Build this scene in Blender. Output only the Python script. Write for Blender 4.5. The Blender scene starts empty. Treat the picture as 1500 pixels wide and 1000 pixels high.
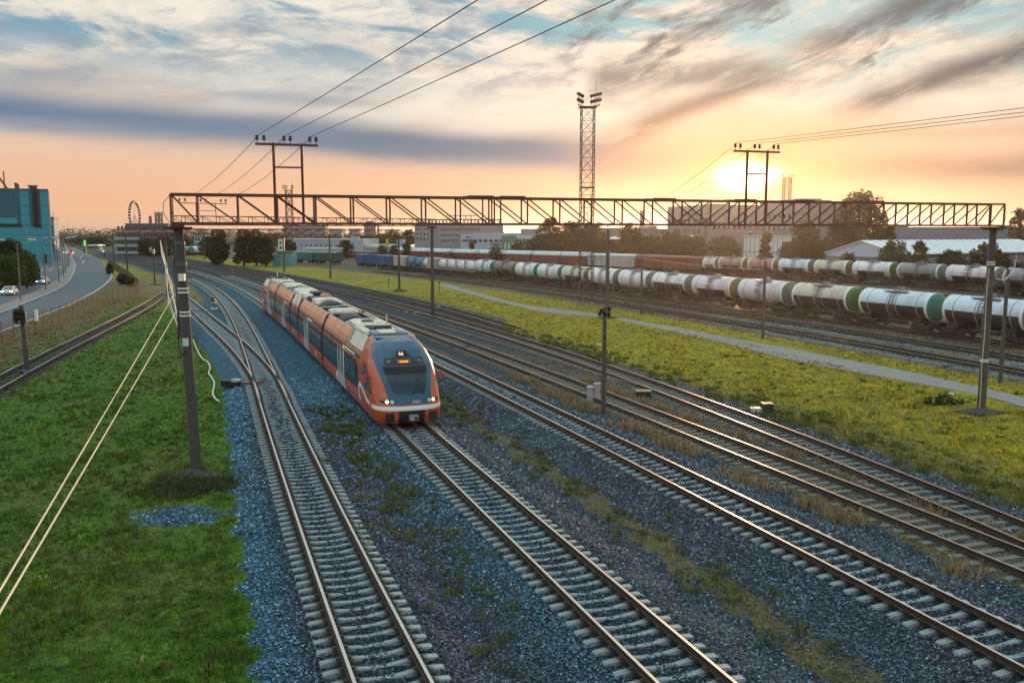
import bpy, math, random
import numpy as np
from mathutils import Vector, Matrix
rnd = random.Random(7); nr = np.random.RandomState(11)
SC = bpy.context.scene; COL = SC.collection
# ---------------------------------------------------------------- camera model (photo pixel <-> world)
F, HY, H = 1280., 340., 10.2
TH = math.atan((500-HY)/F)
def ray(px, py):
    x = (px-750)/F; y = -(py-500)/F
    return x, math.cos(TH)+y*math.sin(TH), -math.sin(TH)+y*math.cos(TH)
def G(px, py, z=0.):
    d = ray(px, py); t = (z-H)/d[2]; return d[0]*t, d[1]*t
def at(px, py, Y):
    d = ray(px, py); t = Y/d[1]; return Vector((d[0]*t, Y, H+d[2]*t))
def proj(X, Y, Z):
    fw = Y*math.cos(TH)-(Z-H)*math.sin(TH); up = Y*math.sin(TH)+(Z-H)*math.cos(TH)
    return 750+F*X/fw, 500-F*up/fw
# ---------------------------------------------------------------- object helpers
def tag(o, label=None, cat=None, group=None, kind=None):
    if label: o['label'] = label
    if cat: o['category'] = cat
    if group: o['group'] = group
    if kind: o['kind'] = kind
    return o
def thing(name, label, cat, loc=(0, 0, 0), rz=0., group=None):
    o = bpy.data.objects.new(name, None); COL.objects.link(o)
    o.location = loc; o.rotation_euler = (0, 0, rz); o.empty_display_size = .2
    return tag(o, label, cat, group)
def link(name, me, parent=None, loc=(0, 0, 0), rz=0., label=None):
    o = bpy.data.objects.new(name, me); COL.objects.link(o); o.parent = parent
    o.location = loc; o.rotation_euler = (0, 0, rz)
    if label: o['label'] = label
    return o
class MB:
    def __init__(s): s.v = []; s.f = []; s.m = []; s.sm = []
    def add(s, vs, fs, m=0, smooth=False):
        n = len(s.v); s.v += [tuple(p) for p in vs]
        for f in fs: s.f.append(tuple(i+n for i in f)); s.m.append(m); s.sm.append(smooth)
        return s
    def hexa(s, p, m=0):   # 8 corners: bottom 4 ccw, top 4 ccw
        return s.add(p, [(3, 2, 1, 0), (4, 5, 6, 7), (0, 1, 5, 4), (1, 2, 6, 5), (2, 3, 7, 6), (3, 0, 4, 7)], m)
    def box(s, x0, x1, y0, y1, z0, z1, m=0):
        return s.hexa([(x0, y0, z0), (x1, y0, z0), (x1, y1, z0), (x0, y1, z0), (x0, y0, z1), (x1, y0, z1), (x1, y1, z1), (x0, y1, z1)], m)
    def bar(s, a, b, w, h=None, m=0):   # rectangular bar a->b
        a = Vector(a); b = Vector(b); h = h or w; d = (b-a)
        if d.length < 1e-6: return s
        d.normalize(); u = Vector((0, 0, 1)) if abs(d.z) < .95 else Vector((0, 1, 0))
        r = d.cross(u).normalized(); u = r.cross(d).normalized()
        r *= w/2; u *= h/2
        return s.hexa([a-r-u, a+r-u, b+r-u, b-r-u, a-r+u, a+r+u, b+r+u, b-r+u], m)
    def tube(s, pts, r, n=6, m=0, caps=True, smooth=True):
        pts = [Vector(p) for p in pts]; R = r if isinstance(r, (list, tuple)) else [r]*len(pts)
        vs = []; fs = []
        for i, p in enumerate(pts):
            d = (pts[min(i+1, len(pts)-1)]-pts[max(i-1, 0)]).normalized()
            u = Vector((0, 0, 1)) if abs(d.z) < .9 else Vector((0, 1, 0))
            a = d.cross(u).normalized(); b = a.cross(d).normalized()
            for k in range(n):
                t = 2*math.pi*k/n; vs.append(p+(a*math.cos(t)+b*math.sin(t))*R[i])
        for i in range(len(pts)-1):
            for k in range(n):
                k2 = (k+1) % n; fs.append((i*n+k, i*n+k2, (i+1)*n+k2, (i+1)*n+k))
        s.add(vs, fs, m, smooth)
        if caps:
            s.add(vs[:n], [tuple(range(n))[::-1]], m); s.add(vs[-n:], [tuple(range(n))], m)
        return s
    def loft(s, rings, m=0, closed=True, smooth=False, caps=False):
        n = len(rings[0]); vs = [p for r in rings for p in r]; fs = []
        for i in range(len(rings)-1):
            for k in range(n if closed else n-1):
                k2 = (k+1) % n; fs.append((i*n+k, i*n+k2, (i+1)*n+k2, (i+1)*n+k))
        mm = m if callable(m) else None
        s.add(vs, fs, 0 if mm else m, smooth)
        if mm:
            b = len(s.m)-len(fs); q = n if closed else n-1
            for j in range(len(fs)): s.m[b+j] = mm(j // q, j % q)
        if caps:
            s.add(rings[0], [tuple(range(n))[::-1]], 0 if mm else m); s.add(rings[-1], [tuple(range(n))], 0 if mm else m)
        return s
    def poly(s, pts, m=0): return s.add(pts, [tuple(range(len(pts)))], m)
    def prism(s, pts, z0, z1, m=0):
        n = len(pts); lo = [(p[0], p[1], z0) for p in pts]; hi = [(p[0], p[1], z1) for p in pts]
        return s.add(lo+hi, [tuple(range(n))[::-1], tuple(range(n, 2*n))]+[(i, (i+1) % n, n+(i+1) % n, n+i) for i in range(n)], m)
    def mesh(s, name, mats, off=(0, 0, 0)):
        me = bpy.data.meshes.new(name); o = Vector(off)
        me.from_pydata([(p[0]-o.x, p[1]-o.y, p[2]-o.z) for p in s.v], [], s.f)
        for mt in (mats if isinstance(mats, (list, tuple)) else [mats]): me.materials.append(mt)
        me.polygons.foreach_set('material_index', s.m); me.polygons.foreach_set('use_smooth', s.sm); me.update()
        return me
    def build(s, name, mats, parent=None, world=False, label=None):
        off = Vector((0, 0, 0)); q = parent
        while world and q is not None: off = off+q.location; q = q.parent
        return link(name, s.mesh(name, mats, off), parent, label=label)
# ---------------------------------------------------------------- materials
def lin(c):  return tuple(((v/255+.055)/1.055)**2.4 if v > 10 else v/255/12.92 for v in c)
class NT:
    def __init__(s, tree): s.t = tree; s.n = tree.nodes; s.l = tree.links
    def new(s, typ, **kw):
        n = s.n.new(typ)
        for k, v in kw.items(): setattr(n, k, v)
        return n
    def put(s, sock, v):
        if isinstance(v, bpy.types.NodeSocket): s.l.new(v, sock)
        elif v is not None:
            if isinstance(v, (tuple, list)) and len(v) == 3 and sock.type == 'RGBA': v = (*v, 1)
            sock.default_value = v
    def m(s, op, a, b=None, c=None, clamp=False):
        n = s.new('ShaderNodeMath', operation=op, use_clamp=clamp)
        for i, v in enumerate((a, b, c)):
            if v is not None: s.put(n.inputs[i], v)
        return n.outputs[0]
    def vm(s, op, a, b=None):
        n = s.new('ShaderNodeVectorMath', operation=op); s.put(n.inputs[0], a)
        if b is not None: s.put(n.inputs[1], b)
        return n.outputs[0]
    def mix(s, f, a, b, mode='MIX'):
        n = s.new('ShaderNodeMix', data_type='RGBA', blend_type=mode)
        s.put(n.inputs['Factor'], f); s.put(n.inputs['A'], a) if False else None
        ca = [i for i in n.inputs if i.type == 'RGBA']; s.put(ca[0], a); s.put(ca[1], b)
        return [o for o in n.outputs if o.type == 'RGBA'][0]
    def noise(s, vec, scale, detail=3, rough=.55, dist=0.):
        n = s.new('ShaderNodeTexNoise'); s.put(n.inputs['Vector'], vec)
        n.inputs['Scale'].default_value = scale; n.inputs['Detail'].default_value = detail
        n.inputs['Roughness'].default_value = rough; n.inputs['Distortion'].default_value = dist
        return n.outputs['Fac']
    def ss(s, v, a, b, lo=0., hi=1.):
        n = s.new('ShaderNodeMapRange', interpolation_type='SMOOTHSTEP'); s.put(n.inputs[0], v)
        for i, q in enumerate((a, b, lo, hi)): s.put(n.inputs[i+1], q)
        return n.outputs[0]
    def ramp(s, f, stops):
        n = s.new('ShaderNodeValToRGB'); s.put(n.inputs[0], f); e = n.color_ramp.elements
        while len(e) < len(stops): e.new(.5)
        for q, (p, c) in zip(e, stops): q.position = p; q.color = (*c, 1) if len(c) == 3 else c
        return n.outputs[0]
MATS = {}
def mat(name, col, rough=.6, metal=0., var=.18, scale=2., bump=0., bscale=30., coat=0., emit=0., stretch=(1, 1, 1), dirt=None, dirt_amt=.5):
    if name in MATS: return MATS[name]
    m = bpy.data.materials.new(name); m.use_nodes = True; MATS[name] = m
    t = NT(m.node_tree); b = t.n['Principled BSDF']
    tc = t.new('ShaderNodeTexCoord').outputs['Object']
    mp = t.new('ShaderNodeMapping'); t.put(mp.inputs['Vector'], tc); mp.inputs['Scale'].default_value = stretch
    v = mp.outputs[0]
    n = t.noise(v, scale, 5, .6)
    c = t.mix(n, tuple(q*(1-var) for q in col), tuple(min(1, q*(1+var)) for q in col))
    if dirt is not None:
        c = t.mix(t.m('MULTIPLY', t.ss(t.noise(v, scale*.7, 6, .7, .4), .45, .7), dirt_amt), c, dirt)
    t.put(b.inputs['Base Color'], c)
    b.inputs['Roughness'].default_value = rough; b.inputs['Metallic'].default_value = metal
    if coat: b.inputs['Coat Weight'].default_value = coat; b.inputs['Coat Roughness'].default_value = .08
    if emit: t.put(b.inputs['Emission Color'], (*col, 1)); b.inputs['Emission Strength'].default_value = emit
    if bump:
        bn = t.new('ShaderNodeBump'); bn.inputs['Strength'].default_value = bump; bn.inputs['Distance'].default_value = .02
        t.put(bn.inputs['Height'], t.noise(v, bscale, 4)); t.put(b.inputs['Normal'], bn.outputs[0])
    return m
rail_side = mat('rail_side_rust', (.045, .026, .018), .8, var=.4, scale=3)
rail_top = mat('rail_top_steel', (.62, .55, .48), .32, .9, var=.15, scale=1.5)
rail_old = mat('rail_top_dull', (.42, .33, .27), .38, .8, var=.3, scale=1.)
concrete = mat('sleeper_concrete', (.26, .295, .31), .85, var=.28, scale=1.3, bump=.3, bscale=25, dirt=(.14, .12, .10), dirt_amt=.55)
timber = mat('sleeper_timber', (.17, .145, .125), .85, var=.45, scale=1.2, bump=.4, bscale=18, stretch=(.3, 2, 2))
timber_dark = mat('sleeper_tarred', (.075, .06, .05), .85, var=.4, scale=1.2)
pole_conc = mat('pole_concrete', (.075, .07, .066), .85, var=.3, scale=1.5, bump=.3, bscale=12, dirt=(.05, .045, .04))
steel_rust = mat('gantry_rusty_steel', (.13, .05, .034), .7, .2, var=.5, scale=.8, dirt=(.05, .045, .05), dirt_amt=.7)
steel_grey = mat('grey_steel', (.13, .13, .135), .6, .5, var=.3)
mast_steel = mat('mast_steel', (.085, .065, .055), .7, .3, var=.35)
black = mat('black_paint', (.012, .012, .013), .5)
dark = mat('dark_underframe', (.03, .024, .02), .75, var=.4)
ins_mat = mat('insulator_brown', (.03, .018, .014), .25)
white_paint = mat('white_paint', (.72, .72, .70), .5, var=.1)
cable_mat = mat('overhead_cable', (.02, .02, .022), .5)
pale_cable = mat('pale_cable', (.62, .52, .36), .55, var=.15)
hose_mat = mat('white_hose', (.60, .56, .46), .6)
glass_dark = mat('dark_glass', (.012, .018, .024), .08, 0, var=.2, coat=.6)
asphalt = mat('asphalt', (.055, .076, .096), .75, var=.3, scale=.35, bump=.15, bscale=20, dirt=(.06, .078, .092), dirt_amt=.5)
paving = mat('median_paving', (.20, .17, .16), .85, var=.2, scale=.4)
kerb_mat = mat('kerb_stone', (.34, .36, .37), .8, var=.2, scale=.6)
path_mat = mat('path_gravel', (.25, .225, .215), .9, var=.22, scale=.5, bump=.2, bscale=15)
line_paint = mat('road_line_paint', (.55, .55, .53), .6, var=.3, scale=.6)
# ---------------------------------------------------------------- railway alignments: X as a smooth function of Y
RZ = .5
class Line:
    def __init__(s, pts, z=RZ, deg=4, right=True, off=.795):
        g = np.array([G(x, y, z) for x, y in pts]); X, Y = g[:, 0], g[:, 1]
        s.s = Y.max(); s.lo = Y.min(); s.hi = Y.max()
        c = np.polyfit(Y/s.s, X, deg, w=1/Y); s.off = 0.
        s.c = c; s.d = np.polyder(c); s.z = z; s.off = off if right else -off
    def raw(s, Y):
        Y = np.asarray(Y, float); q = np.clip(Y, s.lo, s.hi)/s.s
        sl = np.polyval(s.d, q)/s.s
        return np.polyval(s.c, q)+sl*(Y-np.clip(Y, s.lo, s.hi)), sl
    def X(s, Y):      # centre line
        x, sl = s.raw(Y); return x+s.off*np.sqrt(1+sl*sl)
    def lat(s, X, Y):  # signed distance right of the centre line
        x, sl = s.raw(Y); n = np.sqrt(1+sl*sl); return (X-(x+s.off*n))/n
    def samples(s, y0, y1, step):
        out = []; y = y0
        while y < y1:
            x, sl = s.raw(y); n = math.hypot(1, float(sl)); out.append((float(s.X(y)), y, float(sl))); y += step/n
        return out
    def Yat(s, px, z=0., lat=0.):
        lo, hi = s.lo*.8, s.hi*1.1
        def f(y):
            x, sl = s.raw(y); n = math.hypot(1, float(sl)); return proj(float(s.X(y))+lat*n, y, z)[0]-px
        a = f(lo)
        for _ in range(50):
            mid = (lo+hi)/2
            if (f(mid) > 0) == (a > 0): lo = mid
            else: hi = mid
        return (lo+hi)/2
A = Line([(517,1000),(500,942),(457,813),(430,741.6),(402.8,660),(380,585),(363.5,540),(351.5,501),(344,478),(332,453),(317,433.5),(293,415.5),(275,406),(242,396),(196,385),(150,374)])
B = Line([(967,1000),(840,881),(704,745),(619,660),(396.5,453),(368,435),(335,417),(305,404),(275,395),(196,379),(150,371)])
Ct = Line([(1500,976),(1000,713),(972.6,700),(657,543),(395,424.5),(330,404),(275,389),(196,375),(150,369)])
D = Line([(1500,835),(1070,662),(881,586),(640,493),(513,448),(395,415),(330,396),(275,385),(196,373)], z=.36)
E = Line([(1500,791),(1180,660),(1070,615),(881,537.5),(640,466),(470,422),(391,405.5),(330,392),(274,383),(196,371.5)], z=.36)
Ft = Line([(881,532),(760,487),(640,450),(530,424.5),(470,413.5),(391,399.5),(330,388.5),(274,380),(200,369.5)], z=.36)
S = Line([(0,549),(40,528),(80,509),(180,460),(217,440),(242,426),(262,414),(275,408)], z=.3)
Br = Line([(380,585),(363.5,540),(332,504),(305,477),(279.5,453),(262,438.5),(250,430),(242,425)])
Y1 = Line([(1500,547),(1330,515),(1174,489),(1000,461),(848,437),(710,416.5),(600,403),(530,396)], z=.3, deg=3)
Y2 = Line([(1500,527),(1318,497),(1150,472),(1000,450),(850,430),(710,412),(600,400)], z=.3, deg=3)
R1 = Line([(1483,505),(1409,492),(1321,483),(1257,474),(1198,466),(1128,457.6),(1072,453),(1018,443),(960,436),(909,430),(845,423),(777,415),(719,409),(664,402),(594,396),(530,391)], z=.3)
RM = Line([(1500,447),(1310,426),(1030,408),(820,397.5),(600,385)], z=.3, deg=3)
R2 = Line([(1500,433),(1430,427),(1310,416),(1170,408),(1030,402),(900,397),(820,392.5),(600,381),(530,378)], z=.3, deg=3)
# ---------------------------------------------------------------- ground: one sheet, zones as albedo + gravel weight per vertex
def step01(x, a, b):
    t = np.clip((x-a)/(b-a), 0, 1); return t*t*(3-2*t)
GREEN = np.array((.066, .134, .007)); MEADOW = np.array((.285, .24, .011)); DRY = np.array((.15, .115, .055))
SOIL = np.array((.10, .08, .065)); VERGE = np.array((.125, .10, .042)); WEED = np.array((.095, .10, .03)); YARD = np.array((.125, .098, .08))
def zones(X, Y):
    """vegetation albedo (n,3), gravel weight (n,), height (n,)"""
    a, b, c, d, e = (t.lat(X, Y) for t in (A, B, Ct, D, E))
    f = np.where(Y > 100, Ft.lat(X, Y), e); s = S.lat(X, Y); br = Br.lat(X, Y)
    y1 = Y1.lat(X, Y); r1 = R1.lat(X, Y); r2 = R2.lat(X, Y); y2 = Y2.lat(X, Y)
    a = a+.22*np.sin(Y*1.9)*np.sin(Y*.57+1)+.12*np.sin(Y*4.3+X); b = b+.15*np.sin(Y*2.3); c = c+.2*np.sin(Y*1.4+2)
    n = X.shape[0]; col = np.tile(GREEN, (n, 1))
    def put(col, w, c): return col*(1-w)[:, None]+np.asarray(c)[None]*w[:, None]
    # far part of the left lawn turns yellow; verge by the road dry
    col = put(col, step01(Y, 105, 135)*.85, MEADOW)
    left = (Y < 190)
    col = put(col, np.where(left, step01(-s, 1.2, 3.5)*step01(200-Y, 0, 30), 0), VERGE)
    col = put(col, np.where(left, step01(1.9-abs(s), 0, .8), 0)*.75, SOIL)
    # between the running lines
    col = put(col, step01(a, 0, 2.), WEED)
    col = put(col, step01(b, 1, 2.6), DRY*.70+WEED*.35)
    col = put(col, step01(c, 1, 2.6), DRY*.8+WEED*.2)
    col = put(col, step01(d, -1.5, 0), SOIL*1.05+DRY*.1)
    edge = np.maximum(e, f)
    col = put(col, step01(np.where(Y > 100, f, e), 1.8, 4.6), MEADOW)
    col = put(col, step01(np.where(Y > 100, f, e), 1.8, 3.)*(1-step01(np.where(Y > 100, f, e), 4., 9.))*step01(75-Y, 0, 30)*.7, WEED*.9)
    col = put(col, step01(y1, -4.5, -2.2), YARD)
    col = put(col, step01(r2, 4, 9), np.array((.05, .065, .02)))
    chip = np.where(X > 20, np.maximum(1-step01(abs(y1), 1.7, 2.9), 1-step01(abs(y2), 1.7, 2.9)), 0)*step01(X, 20, 28)
    col = put(col, chip*.9, (.17, .23, .27))
    far = step01(np.hypot(X, Y), 380, 520)
    col = put(col, far, (.05, .06, .03))
    # gravel weight
    def bed(l, w0, w1): return 1-step01(abs(l), w0, w1)
    nearA = 1-step01(-a, 2.3, 3.1); nearA = np.where(a < 0, nearA, bed(a, 2.4, 3.6))
    g = np.maximum.reduce([nearA, bed(b, 2.7, 4.0), bed(c, 2.8, 4.2)])
    g = np.where((b > 0) & (c < 0), np.maximum(g, .40), g)
    between_ab = (a > 0) & (b < 0)
    g = np.where(between_ab, np.maximum(g, .50), g)
    g = np.maximum(g, np.where(Y < 135, bed(br, 2.2, 3.2)*step01(Y, 46, 52), 0))
    mid = (d > -4.5) & (edge < 2.2)
    g = np.maximum(g, np.where(mid, .40+.22*step01(Y, 50, 90), 0)*step01(d, -4.5, -3))
    g = np.maximum(g, .62*step01(e, -1, 0)*bed(np.where(Y > 100, f, e), 2.2, 4.2))
    g = np.maximum(g, np.where((X > 18), np.maximum(bed(y1, 1.9, 2.8), bed(y2, 1.9, 2.8)), 0)*.25)
    g = np.maximum(g, .42*step01(y1, -2.5, -1.5)*bed(r2, 5, 8)*(y1 > -3))
    sand = (1-step01(a, -2.6, -2.0))*step01(a, -12, -9)*step01(Y, 118, 135)*(1-step01(Y, 190, 215))
    col = put(col, sand*.85, (.20, .15, .09)); g = np.where(sand > .4, np.minimum(g, .3), g)
    g = np.where(chip > .3, np.minimum(g, .36), g); g = np.where(far > .5, 0, g)
    pq = np.array([G(262, 756)]); px_, py_ = pq[0]; el_ = np.hypot((X-px_)/2.1, (Y-py_)/1.5)+.12*np.sin(X*5+Y*3)
    g = np.maximum(g, .62*(1-step01(el_, .6, 1.2)))
    g = np.where((Y > 170), np.where((a > -4) & (f < 3), np.maximum(g, .75), g), g)
    # berms
    def berm(l, h): return h*(1-step01(abs(l), 1.55, 3.0))-(.05 if h > .2 else 0)*(1-step01(abs(abs(l)-.795), .25, .45))
    z = np.maximum.reduce([berm(a, .24), berm(b, .24), berm(c, .24), berm(d, .1), berm(e, .1), np.where(Y > 105, berm(f, .1), 0), np.where(Y < 140, berm(br, .24)*step01(150-Y, 0, 20)*step01(Y, 46, 52), 0), berm(y1, .05), berm(y2, .05)])
    z = z*(1-step01(np.hypot(X, Y), 420, 500))
    return col, g, z
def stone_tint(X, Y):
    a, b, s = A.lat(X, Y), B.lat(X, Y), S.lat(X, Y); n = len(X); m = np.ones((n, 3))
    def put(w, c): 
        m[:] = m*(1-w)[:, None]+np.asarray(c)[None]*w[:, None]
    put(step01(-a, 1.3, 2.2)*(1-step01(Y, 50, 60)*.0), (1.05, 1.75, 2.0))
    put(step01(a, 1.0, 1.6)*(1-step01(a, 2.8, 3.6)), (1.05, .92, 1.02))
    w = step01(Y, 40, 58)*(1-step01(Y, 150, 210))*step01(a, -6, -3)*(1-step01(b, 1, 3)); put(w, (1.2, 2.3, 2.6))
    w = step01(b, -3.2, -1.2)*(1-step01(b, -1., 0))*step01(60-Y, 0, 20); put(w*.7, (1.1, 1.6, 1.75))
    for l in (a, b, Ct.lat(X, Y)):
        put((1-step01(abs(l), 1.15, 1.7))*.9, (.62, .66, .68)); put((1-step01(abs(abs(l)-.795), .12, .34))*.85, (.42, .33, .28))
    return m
def mono(segs):
    out = []
    for a, b, st in segs: out += list(np.arange(a, b-1e-6, st))
    return np.array(out+[segs[-1][1]])
gx = np.concatenate([-np.geomspace(9000, 210, 14), mono([(-200, -60, 3), (-60, -28, .9), (-28, 34, .4), (34, 60, .9), (60, 150, 3)]), np.geomspace(160, 9000, 14)])
gy = np.concatenate([mono([(-60, 10, 10), (10, 50, .45), (50, 110, .9), (110, 200, 2), (200, 460, 5)]), np.geomspace(500, 12000, 12)])
GX, GY = np.meshgrid(gx, gy); fx, fy = GX.ravel(), GY.ravel()
gc, gg, gz = zones(fx, fy)
gz += (np.sin(fx*.9+np.sin(fy*.7)*2)*np.sin(fy*.8+1.3))*.025*(gg < .5)*(fy < 200)
nx, ny = len(gx), len(gy); idx = np.arange(nx*ny).reshape(ny, nx)
quads = np.stack([idx[:-1, :-1], idx[:-1, 1:], idx[1:, 1:], idx[1:, :-1]], -1).reshape(-1, 4)
def fast_mesh(name, V, Q, cols=None, mats=()):
    me = bpy.data.meshes.new(name); k = Q.shape[1]
    me.vertices.add(len(V)); me.vertices.foreach_set('co', V.astype('f4').ravel())
    me.loops.add(Q.size); me.loops.foreach_set('vertex_index', Q.astype('i4').ravel())
    me.polygons.add(len(Q)); me.polygons.foreach_set('loop_start', np.arange(0, Q.size, k, dtype='i4'))
    me.update(calc_edges=True)
    if cols is not None:
        at_ = me.color_attributes.new('zone', 'FLOAT_COLOR', 'POINT'); at_.data.foreach_set('color', cols.astype('f4').ravel())
    for m in mats: me.materials.append(m)
    return me
def ground_material():
    m = bpy.data.materials.new('ground_grass_and_ballast'); m.use_nodes = True; t = NT(m.node_tree); b = t.n['Principled BSDF']
    at_ = t.new('ShaderNodeVertexColor', layer_name='zone'); P = t.new('ShaderNodeNewGeometry').outputs['Position']
    n1 = t.noise(P, .10, 4, .6); n2 = t.noise(P, .7, 4, .65, .3); n3 = t.noise(P, 6., 4, .7)
    veg = t.mix(t.ss(n2, .3, .72), t.vm('MULTIPLY', at_.outputs[0], (.58, .62, .6)), t.vm('MULTIPLY', at_.outputs[0], (1.35, 1.3, 1.1)))
    veg = t.mix(t.m('MULTIPLY', t.ss(n1, .48, .62), .45), veg, (.13, .105, .03))
    veg = t.mix(t.m('MULTIPLY', t.ss(t.noise(P, 2.2, 5, .7), .58, .75), .45), veg, (.10, .08, .035))
    veg = t.mix(t.ss(n3, .3, .75), t.vm('MULTIPLY', veg, (.5, .5, .5)), t.vm('MULTIPLY', veg, (1.45, 1.45, 1.45)))
    vo = t.new('ShaderNodeTexVoronoi'); t.put(vo.inputs['Vector'], P); vo.inputs['Scale'].default_value = 13.
    vo2 = t.new('ShaderNodeTexVoronoi'); t.put(vo2.inputs['Vector'], P); vo2.inputs['Scale'].default_value = 31.
    sep = t.new('ShaderNodeSeparateColor'); t.put(sep.inputs[0], vo.outputs['Color'])
    sep2 = t.new('ShaderNodeSeparateColor'); t.put(sep2.inputs[0], vo2.outputs['Color'])
    stone = t.ramp(t.m('ADD', t.m('MULTIPLY', sep.outputs[0], .6), t.m('MULTIPLY', sep2.outputs[0], .4)), [(0., (.012, .021, .029)), (.45, (.036, .062, .084)), (.75, (.085, .125, .152)), (1., (.30, .36, .40))])
    stone = t.mix(t.ss(vo.outputs['Distance'], .25, .6), stone, t.vm('MULTIPLY', stone, (.25, .25, .27)))
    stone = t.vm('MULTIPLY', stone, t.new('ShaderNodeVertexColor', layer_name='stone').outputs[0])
    stone = t.mix(t.m('MULTIPLY', t.ss(t.noise(P, .35, 4, .6), .45, .65), .25), stone, t.vm('MULTIPLY', stone, (1.05, .82, .88)))
    stone = t.mix(t.m('MULTIPLY', t.ss(t.noise(P, .22, 3, .6), .5, .7), .6), stone, t.vm('MULTIPLY', stone, (.75, 1.12, 1.3)))
    gfac = t.ss(t.m('ADD', at_.outputs[1], t.m('ADD', t.m('MULTIPLY', t.m('SUBTRACT', n2, .5), 1.1), t.m('MULTIPLY', t.m('SUBTRACT', n3, .5), .7))), .40, .60)
    col = t.mix(gfac, veg, stone)
    t.put(b.inputs['Base Color'], col); b.inputs['Roughness'].default_value = .9; b.inputs['Specular IOR Level'].default_value = .25
    h = t.m('ADD', t.m('MULTIPLY', t.m('SUBTRACT', 1., vo.outputs['Distance']), gfac), t.m('MULTIPLY', n3, t.m('SUBTRACT', 1.4, gfac)))
    bn = t.new('ShaderNodeBump'); bn.inputs['Strength'].default_value = .9; bn.inputs['Distance'].default_value = .06
    t.put(bn.inputs['Height'], h); t.put(b.inputs['Normal'], bn.outputs[0])
    return m
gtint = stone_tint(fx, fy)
gmat = ground_material()
gme = fast_mesh('ground', np.stack([fx, fy, gz], -1), quads, np.concatenate([gc, gg[:, None]], 1), [gmat])
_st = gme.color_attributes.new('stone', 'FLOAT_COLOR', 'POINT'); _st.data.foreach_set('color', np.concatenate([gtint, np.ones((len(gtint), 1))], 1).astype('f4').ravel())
tag(link('ground', gme), kind='structure')
def gheight(x, y):
    return float(zones(np.array([x]), np.array([y]))[2][0])
def sheet(name, px, z, m, kind='structure', world=None):
    pts = [(*(G(x, y)), z) for x, y in px] if world is None else world
    mb = MB().poly(pts); o = mb.build(name, m); return tag(o, kind=kind)
def smooth_px(pts, n=6):   # Catmull-Rom through pixel points
    out = []; p = [pts[0]]+list(pts)+[pts[-1]]
    for i in range(1, len(p)-2):
        for k in range(n):
            t = k/n; a, b, c, d = (np.array(q, float) for q in p[i-1:i+3])
            out.append(tuple(.5*((2*b)+(-a+c)*t+(2*a-5*b+4*c-d)*t*t+(-a+3*b-3*c+d)*t**3)))
    return out+[tuple(pts[-1])]
def strip(name, L, R, z, m, n=6, kind='structure'):
    L = smooth_px(L, n); R = smooth_px(R, n); k = min(len(L), len(R)); mb = MB()
    for i in range(k-1):
        mb.add([(*G(*L[i]), z), (*G(*R[i]), z), (*G(*R[i+1]), z), (*G(*L[i+1]), z)], [(0, 1, 2, 3)])
    return tag(mb.build(name, m), kind=kind)
strip('footpath', [(1560,615),(1500,597),(1430,578),(1295,553),(1177,531),(1060,503),(990,487),(927,473.5),(881,464.5),(798,457),(726,441),(690,431),(640,418)],
      [(1560,600),(1500,582),(1430,566),(1353,548.5),(1265,532),(1148,509),(1060,493.5),(984,479),(920,468),(850,456),(770,447),(715,433),(652,416)], .03, path_mat)
# ---------------------------------------------------------------- roads on the left
RE = [(-60,500),(0,486),(64,461),(100,447),(140,426),(161,408),(160,397),(146,382),(120,369),(104,361),(95,355)]
ML = [(-60,475),(0,459),(40,443),(80,426),(100,412),(109,393),(108,384),(104,376),(99,367),(95,360),(91,355)]
MLl = [(-60,464),(0,448),(28,437),(54,426),(86,408),(99,393),(103,384),(101,376),(97,367),(94,360),(90.5,355)]
LE = [(-60,440),(0,417),(18,406),(38,394),(50,389),(60,384),(66,378),(74,370),(82,362),(86,357),(88,354)]
strip('road', RE, ML, .02, asphalt); strip('roadway_far_side', MLl, LE, .02, asphalt)
strip('median', ML, MLl, .12, paving)
strip('kerb', [(x+1.2+(.0 if y > 420 else 1.), y+1.6) for x, y in RE], RE, .10, kerb_mat)
strip('kerb_strip', ML, [(x+1.5, y+.6) for x, y in ML], .13, kerb_mat)
lm = MB()
for (x0, y0, x1, y1) in ((25,420.5,31,416.5),(42,409,48,405),(58,398,63,394),(72,396,79,393),(84,393.5,90,391),(121,386,123,381),(58,388,63,384),(118,379,119.5,376)):
    a = Vector((*G(x0, y0), .026)); b = Vector((*G(x1, y1), .026)); d = (b-a).normalized(); r = Vector((-d.y, d.x, 0))*.14
    lm.add([a-r, a+r, b+r, b-r], [(3, 2, 1, 0)])
tag(lm.build('road_markings', line_paint), kind='structure')
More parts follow.
